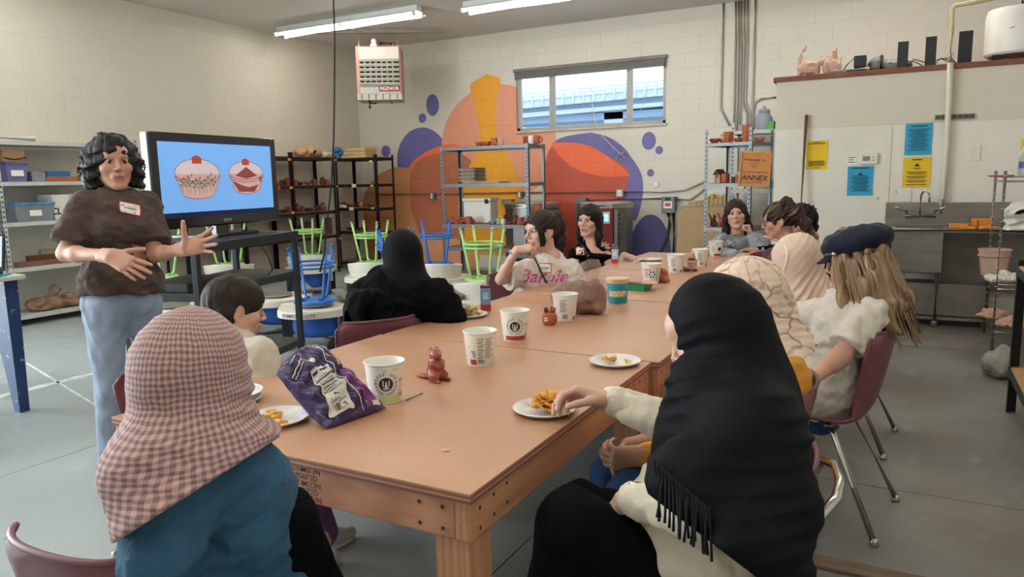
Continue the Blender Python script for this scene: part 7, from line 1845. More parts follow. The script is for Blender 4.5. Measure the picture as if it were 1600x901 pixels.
plate(PLS['L'], 'paper plate with two orange snack chips beside the chip bag'); plate(PLS['L2'], 'empty paper plate beside the checked headscarf, under another'); plate(PLS['L2']+V(-.004, .008, .017), 'empty paper plate beside the checked headscarf, on top of another')
plate(PLS['R'], 'paper plate heaped with ridged orange chips under the reaching hand'); plate(PLS['M'], 'paper plate with a few chips left, at the table seam'); plate(PLS['F'], 'paper plate heaped with pale crisps beside the juice box'); plate(PLS['FF'], 'empty paper plate with a plastic fork, by the far juice box')
rg = np.random.RandomState(9)
for i in range(20):
    a = rg.uniform(0, 6.28); d = rg.uniform(0, .045)*(1-i/40); chip(PLS['R']+V(.012+d*math.cos(a), d*math.sin(a), .008+.0019*i), rg.uniform(0, 6), rg.uniform(-.5, .5), rg.uniform(.018, .026), m_chip, 'ridged orange chip heaped on the plate under the reaching hand', 'chips heaped under the reaching hand')
for i in range(34):
    a = rg.uniform(0, 6.28); d = rg.uniform(0, .062)*(1-i/60); chip(PLS['F']+V(d*math.cos(a), d*math.sin(a), .007+.0009*i), rg.uniform(0, 6), rg.uniform(-.6, .6), rg.uniform(.012, .019), m_chipp, 'pale crisp heaped on the plate beside the juice box', 'pale crisps on the heaped plate')
for dx, dy in ((-.020, .004), (-.012, -.010), (-.024, -.012), (.045, .008)): chip(PLS['M']+V(dx, dy, .008), rg.uniform(0, 6), .2, .012 if dx > 0 else .019, m_chip, 'chip left on the plate at the table seam', 'chips left on the plate at the seam')
for k, (x, y) in enumerate(((427, 652), (437, 666))):
    c = PZ(x, y, TZ); lump('snack_chip', ('larger', 'smaller')[k]+' orange cheesy chip on the plate beside the chip bag', 'chip', c+V(0, 0, .0022), [('e', (0, 0, .008), (.030-.010*k, .016, .010)), ('e', (-.02, .004, .006), (.014, .012, .007)), ('e', (.016, -.004, .009), (.012, .012, .008))], m_nug, .003, (.002, 220, 4))
q = MB(); c = PZ(697, 704, TZ); q.add([(c[0]+x, c[1]+y, TZ+z) for x, y, z in ((-.012, -.004, .001), (.0, -.008, .003), (.012, .002, .001), (.002, .008, .004), (0, 0, .006))], [(0, 1, 4), (1, 2, 4), (2, 3, 4), (3, 0, 4)]); o = single('chip_crumb', q, m_chipp, 'small broken chip lying alone on the tan table', 'crumb', (c[0], c[1], TZ)); 
q = MB(); c = PZ(990, 411, TZ); q.tube([c+V(0, 0, .006), PZ(1000, 408, TZ)+V(0, 0, .012), PZ(1010, 406, TZ)+V(0, 0, .018)], .006, 6); single('plastic_fork', q, m_whitep, 'white plastic fork resting on the empty far plate', 'fork', c)
q = MB(); a, b = PZ(634, 626, TZ)+V(0, 0, .002), PZ(660, 615, TZ)+V(0, 0, .002); q.tube([a, b], .0018, 6); single('toothpick', q, m_claydark, 'thin dark stick beside the lime-banded cup', 'stick', a-V(0, 0, .002))

# ---- juice boxes
def juice(c, h, rz, label, m1, m2):
    t_ = thing('juice_box', label, 'juice box', c, rz, 'juice boxes'); w, d = .048, .036
    q = MB(); q.span((-w/2, -d/2, 0), (w/2, d/2, h), .002); q.build('carton', m1, t_)
    q = MB(); q.span((-w/2-.0006, -d/2-.0006, .001), (w/2+.0006, d/2+.0006, h*.27)); q.build('berry_band', m2, t_)
    q = MB(); q.span((-w/2-.0005, -d/2-.0005, h*.92), (w/2+.0005, d/2+.0005, h+.0008)); q.build('top_fold', m2 if False else mat('carton_maroon', '#6c2438', .4), t_)
    q = MB(); q.span((w/2, -d*.4, h*.33), (w/2+.0008, d*.4, h*.72)); q.build('facts_panel', mat('carton_peach', '#d2a48e', .5, var=.2, scale=120), t_)
    q = MB(); q.tube([(-.012, 0, h), (-.02, .0, h+.018), (-.004, .004, h+.026)], .0028, 6); q.build('straw', m_whitep, t_, smooth=True)
    q = MB()
    for k in range(4): q.ball((-.016+.011*k, -d/2-.001, h*(.16+.05*(k % 2))), (.007, .002, .007), 10, 6)
    q.build('berries', m_redp, t_, stuff=True)
    q = MB(); text_on(q, 'JUICE', (0, -d/2-.0006, h*.62), (1, 0, 0), (0, 0, 1), .013, bold=.01) if False else [q.span((-.014, -d/2-.0008, h*(.5+.07*k)), (.014-.004*(k % 2), -d/2, h*(.53+.07*k))) for k in range(4)]; q.build('front_print', m_whitep, t_, stuff=True)
c = PZ(759, 485, TZ); juice(c, .125, .62, 'blue and red juice box beside the plate of pale crisps', mat('carton_blue', '#6f9cc4', .35, var=.08), m_redp)
c = PZ(961, 411, TZ); juice(c, .118, .25, 'pale blue juice box with red berries beside the girl in black', mat('carton_pale', '#a9b6d8', .35, var=.08), mat('carton_red', '#c8323c', .4))

# ---- clay figures
c = PZ(681, 594, TZ); lump('beaver_figure', 'glossy red clay beaver sitting up with a flat tail', 'figurine', c, [('e', (0, 0, .030), (.030, .028, .032)), ('e', (0, 0, .055), (.024, .022, .030)), ('e', (.006, -.003, .088), (.020, .018, .019)), ('e', (.022, -.008, .084), (.012, .010, .009)), ('e', (-.010, -.010, .104), (.006, .005, .006), .004), ('e', (-.004, .012, .104), (.006, .005, .006), .004), ('c', (.012, -.022, .060), (.028, -.012, .048), .009, .007), ('c', (.012, .018, .060), (.028, .006, .048), .009, .007), ('e', (.012, -.022, .018), (.022, .012, .017)), ('e', (.012, .020, .018), (.022, .012, .017)), ('c', (.025, -.022, .006), (.042, -.022, .006), .007, .006), ('c', (.025, .020, .006), (.042, .020, .006), .007, .006), ('e', (-.055, .0, .007), (.034, .016, .006), .006)], m_glaze, .0026, (.0008, 160, 2), rz=-.25)
c = PZ(859, 507, TZ); t_ = thing('clay_jar', 'small red clay jar with clay creatures round its lid, before the bagged clay', 'jar', c)
q = MB(); q.lathe([(0, 0), (.024, 0), (.033, .015), (.035, .032), (.030, .046), (.031, .050), (.024, .056), (0, .058)], 24); jb = q.build('jar_body', m_terra, t_, angle=50)
for k in range(5): a = k*1.257+.3; lump('lid_creature', '', '', (0, 0, 0), [('e', (.018*math.cos(a), .018*math.sin(a), .063), (.009, .009, .010)), ('e', (.022*math.cos(a), .022*math.sin(a), .074), (.006, .006, .006))], m_claydark if k % 2 else m_terra, .003, parent=t_)
q = MB()
for k in range(2): q.span((-.010, -.0352, .022+.010*k), (.006, -.030, .026+.010*k))
q.build('white_marks', m_whitep, jb, stuff=True)
c = PZ(1081, 423, TZ); t_ = thing('bear_figure', 'dark brown and pink clay bear figure holding a pot, between two yogurt cups', 'figurine', c); lump('bear_body', '', '', c, [('e', (0, 0, .040), (.034, .030, .040)), ('e', (-.022, -.01, .018), (.022, .018, .016)), ('e', (.024, -.008, .016), (.020, .016, .014)), ('c', (-.026, 0, .070), (-.004, -.026, .062), .013, .010), ('c', (.026, 0, .070), (.006, -.026, .062), .013, .010)], m_claypale, .004, (.0012, 120, 3), parent=t_)
lump('bear_head', '', '', c, [('e', (0, 0, .092), (.024, .022, .022)), ('e', (-.018, 0, .112), (.008, .007, .008)), ('c', (0, -.005, .10), (.006, -.008, .128), .016, .014), ('s', (.006, -.014, .134), (.010, .010, .010))], m_claypale, .0035, parent=t_)
for a, r in (((-.03, -.022, .012), (.020, .018, .012)), ((0, -.008, .078), (.028, .022, .012)), ((.030, -.02, .010), (.016, .014, .010)), ((-.045, .0, .014), (.018, .016, .014))): lump('dark_slip', '', '', c, [('e', a, r)], m_claydark, .0035, (.002, 140, 5), parent=t_)
c = PZ(1036, 441, TZ); lump('clay_lump', 'rough red clay figure half hidden behind the flower cup', 'figurine', c, [('e', (0, 0, .025), (.035, .03, .028)), ('e', (.0, 0, .055), (.022, .02, .028)), ('e', (.022, -.01, .016), (.022, .018, .016))], m_terra, .004, (.004, 110, 6))
# teal tub, green tray with tools
c = PZ(965, 472, TZ); t_ = thing('teal_tub', 'teal paper tub with a peach rim between the clay bag and green tray', 'tub', c); q = MB(); q.lathe([(0, 0), (.046, 0), (.048, .004), (.0565, .118), (.060, .120), (.060, .126), (.056, .127), (.046, .006), (0, .006)], 36); tub = q.build('tub_wall', mat('tub_teal', '#2f8fa0', .45, var=.1), t_, angle=40)
q = MB(); q.lathe([(.0568, .104), (.0575, .119), (.0612, .1195), (.0612, .1275), (.057, .128)], 36); q.build('peach_rim', mat('tub_peach', '#d9b98e', .5), t_, angle=40)
q = MB(); a0 = facing(c); q.grid(lambda u, v: ((.0513+.0022*v)*math.cos(a0-1+2*u), (.0513+.0022*v)*math.sin(a0-1+2*u), .036+.030*v), 14, 2); q.build('picture_band', mat('tub_print_cream', '#cdb98b', .5, var=.4, scale=90), tub, smooth=True)
q = MB(); q.grid(lambda u, v: ((.0536+.0004*v)*math.cos(a0-.7+1.4*u), (.0536+.0004*v)*math.sin(a0-.7+1.4*u), .082+.004*v), 14, 2); q.build('dark_script', m_dk, tub)
c = PZ(992, 452, TZ); t_ = thing('green_tray', 'green foam tray with tools and a flat clay slab, behind the teal tub', 'tray', c, -.1)
m_grn = mat('tray_green', '#137a55', .3, var=.1); q = MB(); q.add([(x*s_, y*s_, z) for z, s_ in ((0, .86), (.036, 1.0), (.036, .95), (.006, .82)) for x, y in ((-.09, -.06), (.09, -.06), (.09, .06), (-.09, .06))], [(3, 2, 1, 0)]+[(4*k+i, 4*k+(i+1) % 4, 4*k+4+(i+1) % 4, 4*k+4+i) for k in range(3) for i in range(4)]+[(12, 13, 14, 15)]); q.build('tray_shell', m_grn, t_)
for k in range(5): q = MB(); q.bar(c+V(-.085+.02*k, .05-.018*k, .040+.004*(k % 2)), c+V(.05+.01*k, -.02-.008*k+.02*(k % 2), .041+.004*(k % 2)), .009, .004); single('clay_tool', q, m_ty if k % 2 else m_claydark, ('pale wooden' if k % 2 else 'dark')+' clay tool lying across the green tray', 'tool', c+V(-.085+.02*k, .05-.018*k, .038), 'clay tools on the green tray')
q = MB(); q.box(c+V(.09, -.01, .046), (.09, .085, .008), rotz(.3), .003); single('clay_slab', q, m_claypale, 'flat pale clay slab hanging over the edge of the green tray', 'slab', c+V(.09, -.01, .042))
# bagged clay
c = PZ(905, 487, TZ); cl = thing('bagged_clay', 'brown clay block in a clear plastic bag knotted loosely on the table', 'bag', c); lump('clay_block', '', '', c, [('e', (.0, .0, .065), (.115, .09, .065), .03), ('e', (-.045, -.005, .075), (.085, .08, .070), .03), ('e', (.05, .01, .085), (.075, .07, .075), .03), ('e', (.06, -.01, .03), (.07, .07, .03), .02)], mat('clay_wet_brown', '#7a4a3c', .45, var=.18, scale=14, bump=.3, bscale=22, bdist=.01), .006, (.006, 45, 3), parent=cl)
m_film, t = new_mat('clear_plastic_film')
b_ = t.bsdf; b_.inputs['Base Color'].default_value = lin('#cdb3a3'); b_.inputs['Roughness'].default_value = .12; b_.inputs['Alpha'].default_value = .22; b_.inputs['Specular IOR Level'].default_value = .9; t.bump(t.noise(38, 5, t.scalevec(t.obj(), (1, 1, .5)), .65), 1.0, .03)
F = Field((-.2, -.17, -.01), (.24, .17, .27), .006); F.ell((0, 0, .07), (.135, .108, .075), None, .03); F.ell((.01, 0, .10), (.115, .095, .075), None, .03); F.cap((.02, 0, .13), (.055, .01, .205), .08, .045, .03); F.cap((.10, -.03, .03), (.17, -.05, .015), .04, .014, .02); F.wrinkle(.007, 48, 8); F.wrinkle(.005, 90, 18); F.wrinkle(.0015, 180, 28); F.clip((0, 0, .001), (0, 0, -1)); v, qd = F.mesh(); np_mesh('plastic_film', v, qd, m_film, cl)
# ================================================================== THINGS ON THE SHELVES
def pot(loc, kind, m, label, group=None, s=1.0, rz=0.0):
    t_ = thing({'mug': 'clay_mug', 'bowl': 'clay_bowl', 'jar': 'clay_jar', 'cyl': 'clay_cylinder'}[kind], label, {'mug': 'mug', 'bowl': 'bowl', 'jar': 'jar', 'cyl': 'cylinder'}[kind], loc, rz, group)
    pr = {'mug': [(0, 0), (.038, 0), (.042, .01), (.043, .095), (.039, .097), (.037, .012), (0, .010)], 'cyl': [(0, 0), (.045, 0), (.047, .01), (.046, .20), (.041, .20), (.040, .012), (0, .01)],
          'bowl': [(0, 0), (.03, 0), (.055, .02), (.068, .055), (.063, .056), (.048, .022), (0, .012)], 'jar': [(0, 0), (.035, 0), (.055, .035), (.052, .075), (.034, .10), (.038, .115), (.032, .116), (.028, .10), (0, .03)]}[kind]
    q = MB(); q.lathe([(a*s, b*s) for a, b in pr], 20); q.build('wall', m, t_, angle=50)
    if kind == 'mug':
        q = MB(); q.tube([(.040*s, 0, .078*s), (.066*s, 0, .076*s), (.074*s, 0, .05*s), (.062*s, 0, .026*s), (.040*s, 0, .022*s)], .007*s, 7); q.build('handle', m, t_, smooth=True)
    if kind == 'jar': q = MB(); q.lathe([(.036*s, .116*s), (.030*s, .128*s), (.008*s, .132*s), (.010*s, .145*s), (0, .148*s)], 16); q.build('lid', m, t_, angle=50)
    return t_
def at_shelf(x, plane, val, z):
    """a point on a shelf: image column x, shelf height z, distance set by the shelf's own plane"""
    q_ = PY(x, 300, val) if plane == 'Y' else PX(x, 300, val); return V(q_[0], q_[1], z)
KINDS = ('mug', 'bowl', 'jar', 'bowl', 'mug')
rg = np.random.RandomState(21)
for i, x in enumerate((536, 543, 550, 557, 564, 571, 578)): pot(at_shelf(x, 'Y', 9.46+.08*(i % 2), 1.0), KINDS[(i*3) % 5], (m_claydark, m_terra, mat('clay_unfired', '#7d5245', .7, var=.1))[i % 3], 'unfired clay pot in the row on the yellow-tagged corner unit', 'clay pots on the corner unit', .85, rg.uniform(0, 6))
for i, x in enumerate((543, 556, 566)): pot(at_shelf(x, 'Y', 9.5, .62), 'bowl', m_claydark, 'dark clay bowl low down on the yellow-tagged corner unit', 'low bowls on the corner unit', .8)
for i, x in enumerate((398, 408, 418, 432, 440, 447, 463, 470, 478, 486, 494, 503)): pot(at_shelf(x, 'X', -8.14, .98), KINDS[(i*2) % 5], (m_claydark, MATS['clay_unfired'])[i % 2], 'dark clay pot in the lower row on the black units beside the television', 'lower row of pots on the left wall units', .95, rg.uniform(0, 6))
for i, x in enumerate((434, 442, 450, 462, 469, 482, 492, 505, 512)): pot(at_shelf(x, 'X', -8.14, 1.38), KINDS[(i*3+1) % 5], (MATS['clay_unfired'], m_claydark, m_terra)[i % 3], 'clay pot in the upper row on the black units beside the television', 'upper row of pots on the left wall units', .9, rg.uniform(0, 6))
for i, x in enumerate((470, 480, 510)): c = at_shelf(x, 'X', -8.15, .60); q = MB(); q.box(c+V(0, 0, .09+.02*i), (.10, .12, .18+.04*i), rotz(.3*i), .006); single('clay_slab_stack', q, m_claydark, ('short', 'middling', 'tall')[i]+' dark block low on the black unit next to the corner', 'block', c)
c = at_shelf(538, 'Y', 9.33, 1.0); lump('work_glove', 'white cotton glove hanging over the shelf edge of the corner unit', 'glove', c, [('c', (-.06, -.02, .02), (.02, -.03, .02), .028, .024), ('c', (.02, -.03, .015), (.06, -.045, -.04), .022, .014), ('c', (.0, -.03, .02), (.03, -.05, -.03), .014, .010)], m_badge, .006, (.003, 80, 2))
c = at_shelf(483, 'X', -8.2, 1.80); lump('paper_sack', 'brown paper sack lying on top of the black wall units', 'sack', c, [('e', (0, 0, .08), (.16, .26, .08), .03), ('e', (0, .1, .10), (.12, .14, .07), .03)], mat('kraft_paper', '#b08d68', .8, var=.15), .012, (.012, 26, 3))
c = at_shelf(508, 'X', -8.2, 1.80); lump('cloth_bundle', 'cream cloth bundle on top of the black wall units', 'cloth', c, [('e', (0, 0, .05), (.12, .18, .05), .03)], mat('cream_cloth', '#cfc09c', .9, var=.1), .010, (.010, 36, 5))
c = at_shelf(530, 'Y', 9.55, 1.80); lump('blue_plastic', 'crumpled blue plastic on top of the corner unit', 'plastic', c, [('e', (0, 0, .09), (.09, .09, .09), .03), ('e', (.03, 0, .14), (.06, .06, .06), .03)], mat('blue_film', '#2f78b5', .35, var=.25), .010, (.012, 45, 5))
for k in range(3):
    a = PY(545+3*k, 300, 9.55); b = PY(582, 300, 9.55); q = MB(); q.span((a[0], 9.42, 1.80+.055*k), (b[0]-.01*(k % 2), 9.72, 1.85+.055*k), .003); single('flat_box', q, mat('straw_card', '#cbb280', .8, var=.1), ('lowest', 'middle', 'topmost')[k]+' straw-coloured flat box stacked on the corner unit', 'box', ((a[0]+b[0])/2, 9.57, 1.80+.055*k))
# grey rack
def gx(x, dy=.22): return PY(x, 300, GY+dy)[0]
for i, (x, k, m, s) in enumerate(((752, 'bowl', m_terra, 1.0), (762, 'bowl', m_terra, 1.1), (774, 'mug', m_terra, 1.05), (784, 'mug', m_claypale, 1.0), (824, 'mug', m_terra, 1.1), (832, 'mug', m_cupw, 1.1), (840, 'mug', m_terra, 1.1))): pot((gx(x, .18), GY+.18, 1.852), k, m, ('white' if m is m_cupw else 'pale' if m is m_claypale else 'red')+' clay vessel on the top board of the grey unit', 'vessels on top of the grey unit', s, 1.2*i)
m_bat = mat('plaster_board', '#8f7c72', .85, var=.25, scale=30); m_news = mat('newsprint', '#a7a39b', .9, var=.4, scale=50)
for k in range(11):
    q = MB(); w = .25+.02*math.sin(k*2.3); q.box((gx(737)+.012*math.sin(k*1.9), GY+.25, 1.385+.017*k+.0085), (w, .30, .0155), rotz(.08*math.sin(k*3)), .003); single('ware_board', q, m_bat if k % 3 else m_news, 'thin crusted ware board in the stack on the grey unit', 'board', (gx(737), GY+.25, 1.385+.017*k), 'stack of ware boards')
for k in range(2): q = MB(); q.box((gx(760), GY+.25, 1.362+.012*k), (.56-.06*k, .36, .010), rotz(.02+.04*k), .002); single('newspaper_pile', q, m_news, ('lower', 'upper')[k]+' pile of newspaper under the ware boards on the grey unit', 'newspaper', (gx(760), GY+.25, 1.361+.012*k))
c = V(gx(753, .38), GY+.36, .812); t_ = thing('cool_box', 'white plastic cool box at the back of the grey unit', 'cool box', c); q = MB(); q.span((-.24, -.10, .0), (.20, .12, .30), .02); q.build('tub', m_cupw, t_); q = MB(); q.span((-.25, -.11, .302), (.21, .13, .345), .012); q.build('lid', m_cupw, t_); q = MB(); q.span((.12, -.12, .27), (.17, -.105, .33)); q.build('latch', m_black, t_)
lump('scrap_clay', 'heap of crumbly red scrap clay on the middle shelf of the grey unit', 'clay', (gx(718), GY+.14, .812), [('e', (0, 0, .04), (.13, .07, .05), .02), ('e', (-.06, 0, .06), (.06, .05, .05), .02), ('e', (.14, .02, .03), (.10, .05, .03), .02)], m_terra, .008, (.014, 75, 5))
for i, (x, k, m, s, d) in enumerate(((731, 'mug', m_terra, 1.05, .06), (768, 'bowl', mat('glaze_blue', '#6f8fb5', .3), .75, .07), (778, 'mug', mat('glaze_green', '#a9c08a', .35), .8, .12), (785, 'mug', m_cupw, .75, .10), (795, 'bowl', m_glaze, .7, .10), (805, 'jar', m_claydark, .9, .12), (812, 'mug', m_terra, 1.0, .06), (820, 'jar', m_claypale, .8, .12))): pot((gx(x, d), GY+d, .812), k, m, ('red clay mug by the scrap heap', 'small blue glazed dish', 'green glazed cup', 'small white cup', 'small shiny red bowl', 'dark lidded jar', 'red clay mug beside the dark jar', 'pale lidded jar')[i]+' on the grey unit', 'pots on the grey unit', s, i)
pot((gx(840, .30), GY+.30, .812), 'cyl', m_terra, 'tall red clay cylinder at the right end of the grey unit', None, 1.35)
# pot rack
RC = rotz(PRZ)
def prk(x, d, z): return V(*PR)+RC @ V(x, d, z)
for i, (x, d, k, m, s) in enumerate(((.06, .12, 'bowl', m_terra, .95), (.13, .2, 'jar', m_claypale, .85), (.19, .24, 'jar', m_claypale, .75), (.24, .10, 'mug', m_terra, 1.25), (.33, .16, 'bowl', m_terra, .8), (.42, .16, 'cyl', m_terra, .95), (.50, .35, 'bowl', m_claypale, 1.0))): pot(prk(x, d, 1.772), k, m, ('open red bowl', 'pale lidded jar beside the open bowl', 'pale lidded jar beside the red mug', 'red clay mug', 'low red bowl', 'tall red clay cylinder', 'pale shallow bowl')[i]+' on the top shelf of the pot rack', 'pots on the pot rack', s, .8*i+2.5)
for i, (x, d, k, m, s) in enumerate(((.21, .10, 'mug', m_terra, 1.1), (.29, .16, 'mug', m_claydark, .7), (.36, .12, 'mug', m_terra, .9), (.30, .36, 'jar', m_claypale, 1.1))): pot(prk(x, d, 1.312), k, m, ('red clay mug beside the little house', 'small dark mug', 'red mug half behind the sign', 'pale lidded jar')[i]+' on the middle shelf of the pot rack', 'pots on the pot rack', s, 2.4)
t_ = thing('clay_house', 'little clay house with a dark pitched roof on the pot rack', 'model house', prk(.11, .16, 1.312), -.5); q = MB(); q.span((-.04, -.04, 0), (.04, .04, .10), .003); q.build('walls', m_claypale, t_); q = MB(); q.add([(-.055, -.06, .095), (.055, -.06, .095), (0, -.06, .16), (-.055, .06, .095), (.055, .06, .095), (0, .06, .16)], [(0, 1, 2), (5, 4, 3), (0, 2, 5, 3), (1, 4, 5, 2), (0, 3, 4, 1)]); q.build('roof', m_claydark, t_); q = MB(); q.span((-.006, -.0415, .065), (.008, -.039, .085)); q.build('window', m_black, t_)
for i, (x, d) in enumerate(((.06, .12), (.16, .15), (.26, .10), (.36, .16))): lump('clay_figure', ('leggy dark', 'rounded red', 'dark pitcher-like', 'flat pink')[i]+' clay figure low on the pot rack', 'figurine', prk(x, d, .802), [('e', (0, 0, .05), (.04, .035, .05)), ('e', (.012, 0, .11), (.022, .02, .03)), ('c', (-.03, 0, .09), (-.05, 0, .15), .010, .007), ('e', (.03, 0, .03), (.03, .03, .03))], (m_claydark, m_glaze, m_claydark, m_claypale)[i], .006, (.005, 60, i))
# welcome sign
c = PY(1180, 264, 8.562); t_ = thing('welcome_sign', 'wood-framed welcome sign for the annex hung on the pot rack', 'sign', c-V(0, 0, .20), -.06); R_ = roty(.06); w, h = .345, .385; m_sg = mat('sign_orange', '#bd7a38', .6, var=.08); m_frm = mat('sign_frame', '#b9823f', .5, var=.15, scale=20)
q = MB(); q.box((0, 0, .20), (w, .012, h), R_); q.build('sign_board', m_sg, t_)
for (a, b, sx, sz) in ((0, h/2-.012, w, .024), (0, -h/2+.012, w, .024), (-w/2+.012, 0, .024, h), (w/2-.012, 0, .024, h)): q = MB(); q.box(V(0, 0, .20)+R_ @ V(a, -.008, b), (sx, .022, sz), R_, .003); q.build('frame_bar', m_frm, t_)
q = MB(); sr, su = R_ @ V(1, 0, 0), R_ @ V(0, 0, 1)
for s_, zz, sz, kw in (('Welcome to...', .10, .044, {'bold': .012}), ('theCLAYSTUDIOofMISSOULA', -.035, .0225, {'bold': .012}), ('ANNEX', -.10, .082, {'bold': .02, 'shear': .2})): text_on(q, s_, V(0, -.0065, .20)+su*zz, sr, su, sz, **kw)
q.bar(V(-.09, -.007, .20)+su*-.148, V(.09, -.007, .20)+su*-.148, .002, .006); q.tube([V(0, -.008, .20)+sr*(-.05+.012*i)+su*(.045-.02*math.sin(i/6*math.pi)) for i in range(7)], .002, 5); q.bar(V(0, -.008, .20)+sr*-.05+su*.062, V(0, -.008, .20)+sr*.022+su*.062, .002, .004); q.build('lettering', m_ink, t_, stuff=True)
# white rack behind
pot((-1.66, 9.78, 1.952), 'jar', mat('glaze_grey_blue', '#8c99a3', .4), 'grey-blue vase on top of the white rack', None, 2.0)
for i, (x, w, h, m, n_) in enumerate(((-1.57, .09, .10, mat('tin_green', '#4c9a44', .4), 'green tin'), (-1.46, .10, .16, mat('book_grey', '#8b8f88', .7), 'grey upright box'), (-1.36, .07, .28, mat('board_brown', '#7d5a47', .7), 'brown upright board'), (-1.50, .20, .10, mat('bin_teal', '#1f8f86', .4), 'teal bin'), (-1.92, .10, .22, m_cupw, 'white upright container'))): z = 1.952 if i < 3 else 1.222; q = MB(); q.span((x-w/2, 9.70, z), (x+w/2, 9.86, z+h), .005); single('storage_box', q, m, n_+' on the white rack behind the pot rack', 'box', (x, 9.78, z))
# ledge with wooden blocks on the back wall
q = MB(); a = PY(1072, 322, 10.0); b = PY(1138, 322, 10.0); q.span((a[0], 9.98, a[2]-.02), (b[0], YB-.006, a[2])); single('wall_ledge', q, m_pboard, 'narrow wooden wall ledge above the folded table', 'ledge', (a[0], 10.05, a[2]-.02))
for i in range(9): x = a[0]+.05+(b[0]-a[0]-.1)*i/8; h = .05+.012*i if i < 4 else .10+.03*(i % 3); q = MB(); q.span((x-.025, 10.0, a[2]), (x+.025, 10.10, a[2]+h), .003); single('wood_block', q, mat('block_pine', '#bb9a5f', .7, var=.15), ('low' if i < 4 else 'tall')+' pale wooden block on the wall ledge', 'block', (x, 10.05, a[2]), 'wooden blocks on the ledge')
# ---- white rack on the left
def lx(x, z, dx=-.16): q_ = PX(x, 300, -8.0+dx); return V(-8.0+dx, q_[1], z)
def bin_(x0, x1, z, h, m, lab, lid=None, label_card=True):
    a, b = lx(x0, z), lx(x1, z); c = (a+b)/2; w = abs(b[1]-a[1]); t_ = thing('storage_bin', lab, 'bin', c, math.pi/2); q = MB(); q.add([(x*s_, y*s_, zz) for zz, s_ in ((0, .90), (h, 1)) for x, y in ((-w/2, -.15), (w/2, -.15), (w/2, .15), (-w/2, .15))], [(3, 2, 1, 0), (4, 5, 6, 7)]+[(i, (i+1) % 4, 4+(i+1) % 4, 4+i) for i in range(4)]); q.build('tub', m, t_)
    q = MB(); q.span((-w/2-.01, -.16, h), (w/2+.01, .16, h+.025), .006); q.build('lid', lid or m, t_)
    if label_card: q = MB(); q.box((.0, -.148, h*.5), (.12, .003, .06), rotx(-.08)); q.build('label_card', m_whitep, t_)
bin_(2, 34, 1.482, .17, mat('bin_purple', '#6d6a9c', .4), 'purple lidded bin on the white supply rack', mat('bin_violet', '#5a4f83', .4))
a, b = lx(0, 1.68), lx(35, 1.68); q = MB(); q.span((-8.30, a[1], 1.679), (-8.04, b[1], 1.80), .004); o = single('parcel_box', q, mat('cardboard', '#9a7855', .8, var=.08), 'brown cardboard parcel on top of the purple bin', 'box', ((a[0]+b[0])/2, (a[1]+b[1])/2, 1.679))
q = MB(); m0 = (a[1]+b[1])/2; q.tube([(-8.037, m0-.10+.02*i, 1.725-.018*math.sin(i/10*math.pi)) for i in range(11)], .006, 5); q.add([(-8.036, m0+.085, 1.735), (-8.036, m0+.115, 1.735), (-8.036, m0+.11, 1.705)], [(0, 1, 2)]); q.build('arrow_mark', m_ink, o, off=V(*o.location), stuff=True)
for i, (x0, x1, h, m, n_) in enumerate(((50, 72, .10, mat('pack_multicolour', '#7f8a8f', .6, var=.5, scale=60), 'mottled paper pack'), (74, 110, .11, mat('box_azure', '#2773b5', .5), 'bright blue flat box'), (70, 125, .05, m_terra, 'flat terracotta slab'))): a, b = lx(x0, 1.482, -.22 if i == 1 else -.1), lx(x1, 1.482, -.22 if i == 1 else -.1); q = MB(); q.span((a[0]-.08, a[1], 1.482), (a[0]+.03, b[1], 1.482+h), .003); single('supply_pack', q, m, n_+' on the white supply rack', 'pack', (a[0], (a[1]+b[1])/2, 1.482))
bin_(8, 70, 1.072, .17, mat('bin_grey', '#7c828a', .4), 'grey bin under blue film on the white supply rack', mat('film_blue', '#4f86bd', .35, var=.3, scale=12))
for i, (x0, x1, n_) in enumerate(((72, 97, 'white lettered clay carton on the white supply rack'), (98, 125, 'plain white clay carton on the white supply rack'))):
    a, b = lx(x0, 1.072), lx(x1, 1.072); q = MB(); q.span((-8.34, a[1], 1.072), (-8.05, b[1], 1.34), .004); o = single('clay_carton', q, m_cupw, n_, 'carton', (-8.2, (a[1]+b[1])/2, 1.072))
    if i == 0: q = MB(); text_on(q, 'CLAY', (-8.0495, (a[1]+b[1])/2, 1.16), (0, 1, 0), (0, 0, 1), .10, bold=.03); q.build('lettering', m_ink, o, off=V(*o.location), stuff=True)
a = lx(20, 1.892); q = MB(); q.tube([(-8.12, a[1]-.35, 1.925), (-8.12, a[1]+.25, 1.925)], .032, 14); single('paper_roll', q, m_cupw, 'white paper roll on the top of the white supply rack', 'roll', (-8.12, a[1], 1.892), angle=40)
for i, (x, w, h, m, n_) in enumerate(((55, .55, .05, mat('plank_brown', '#7a5145', .7), 'long brown plank'), (62, .40, .10, m_claydark, 'dark wooden tray'), (70, .24, .15, mat('box_khaki', '#a79a7c', .7), 'khaki box'))): a = lx(x, .602, -.12-.08*i); q = MB(); q.span((a[0]-.04, a[1]-w/2, .602), (a[0]+.03, a[1]+w/2, .602+h), .004); single('studio_board', q, m, n_+' low on the white supply rack', 'board', (a[0], a[1], .602))
m_sack = mat('clay_sack_film', '#8a6a56', .4, var=.3, scale=14, bump=.5, bscale=18, bdist=.02)
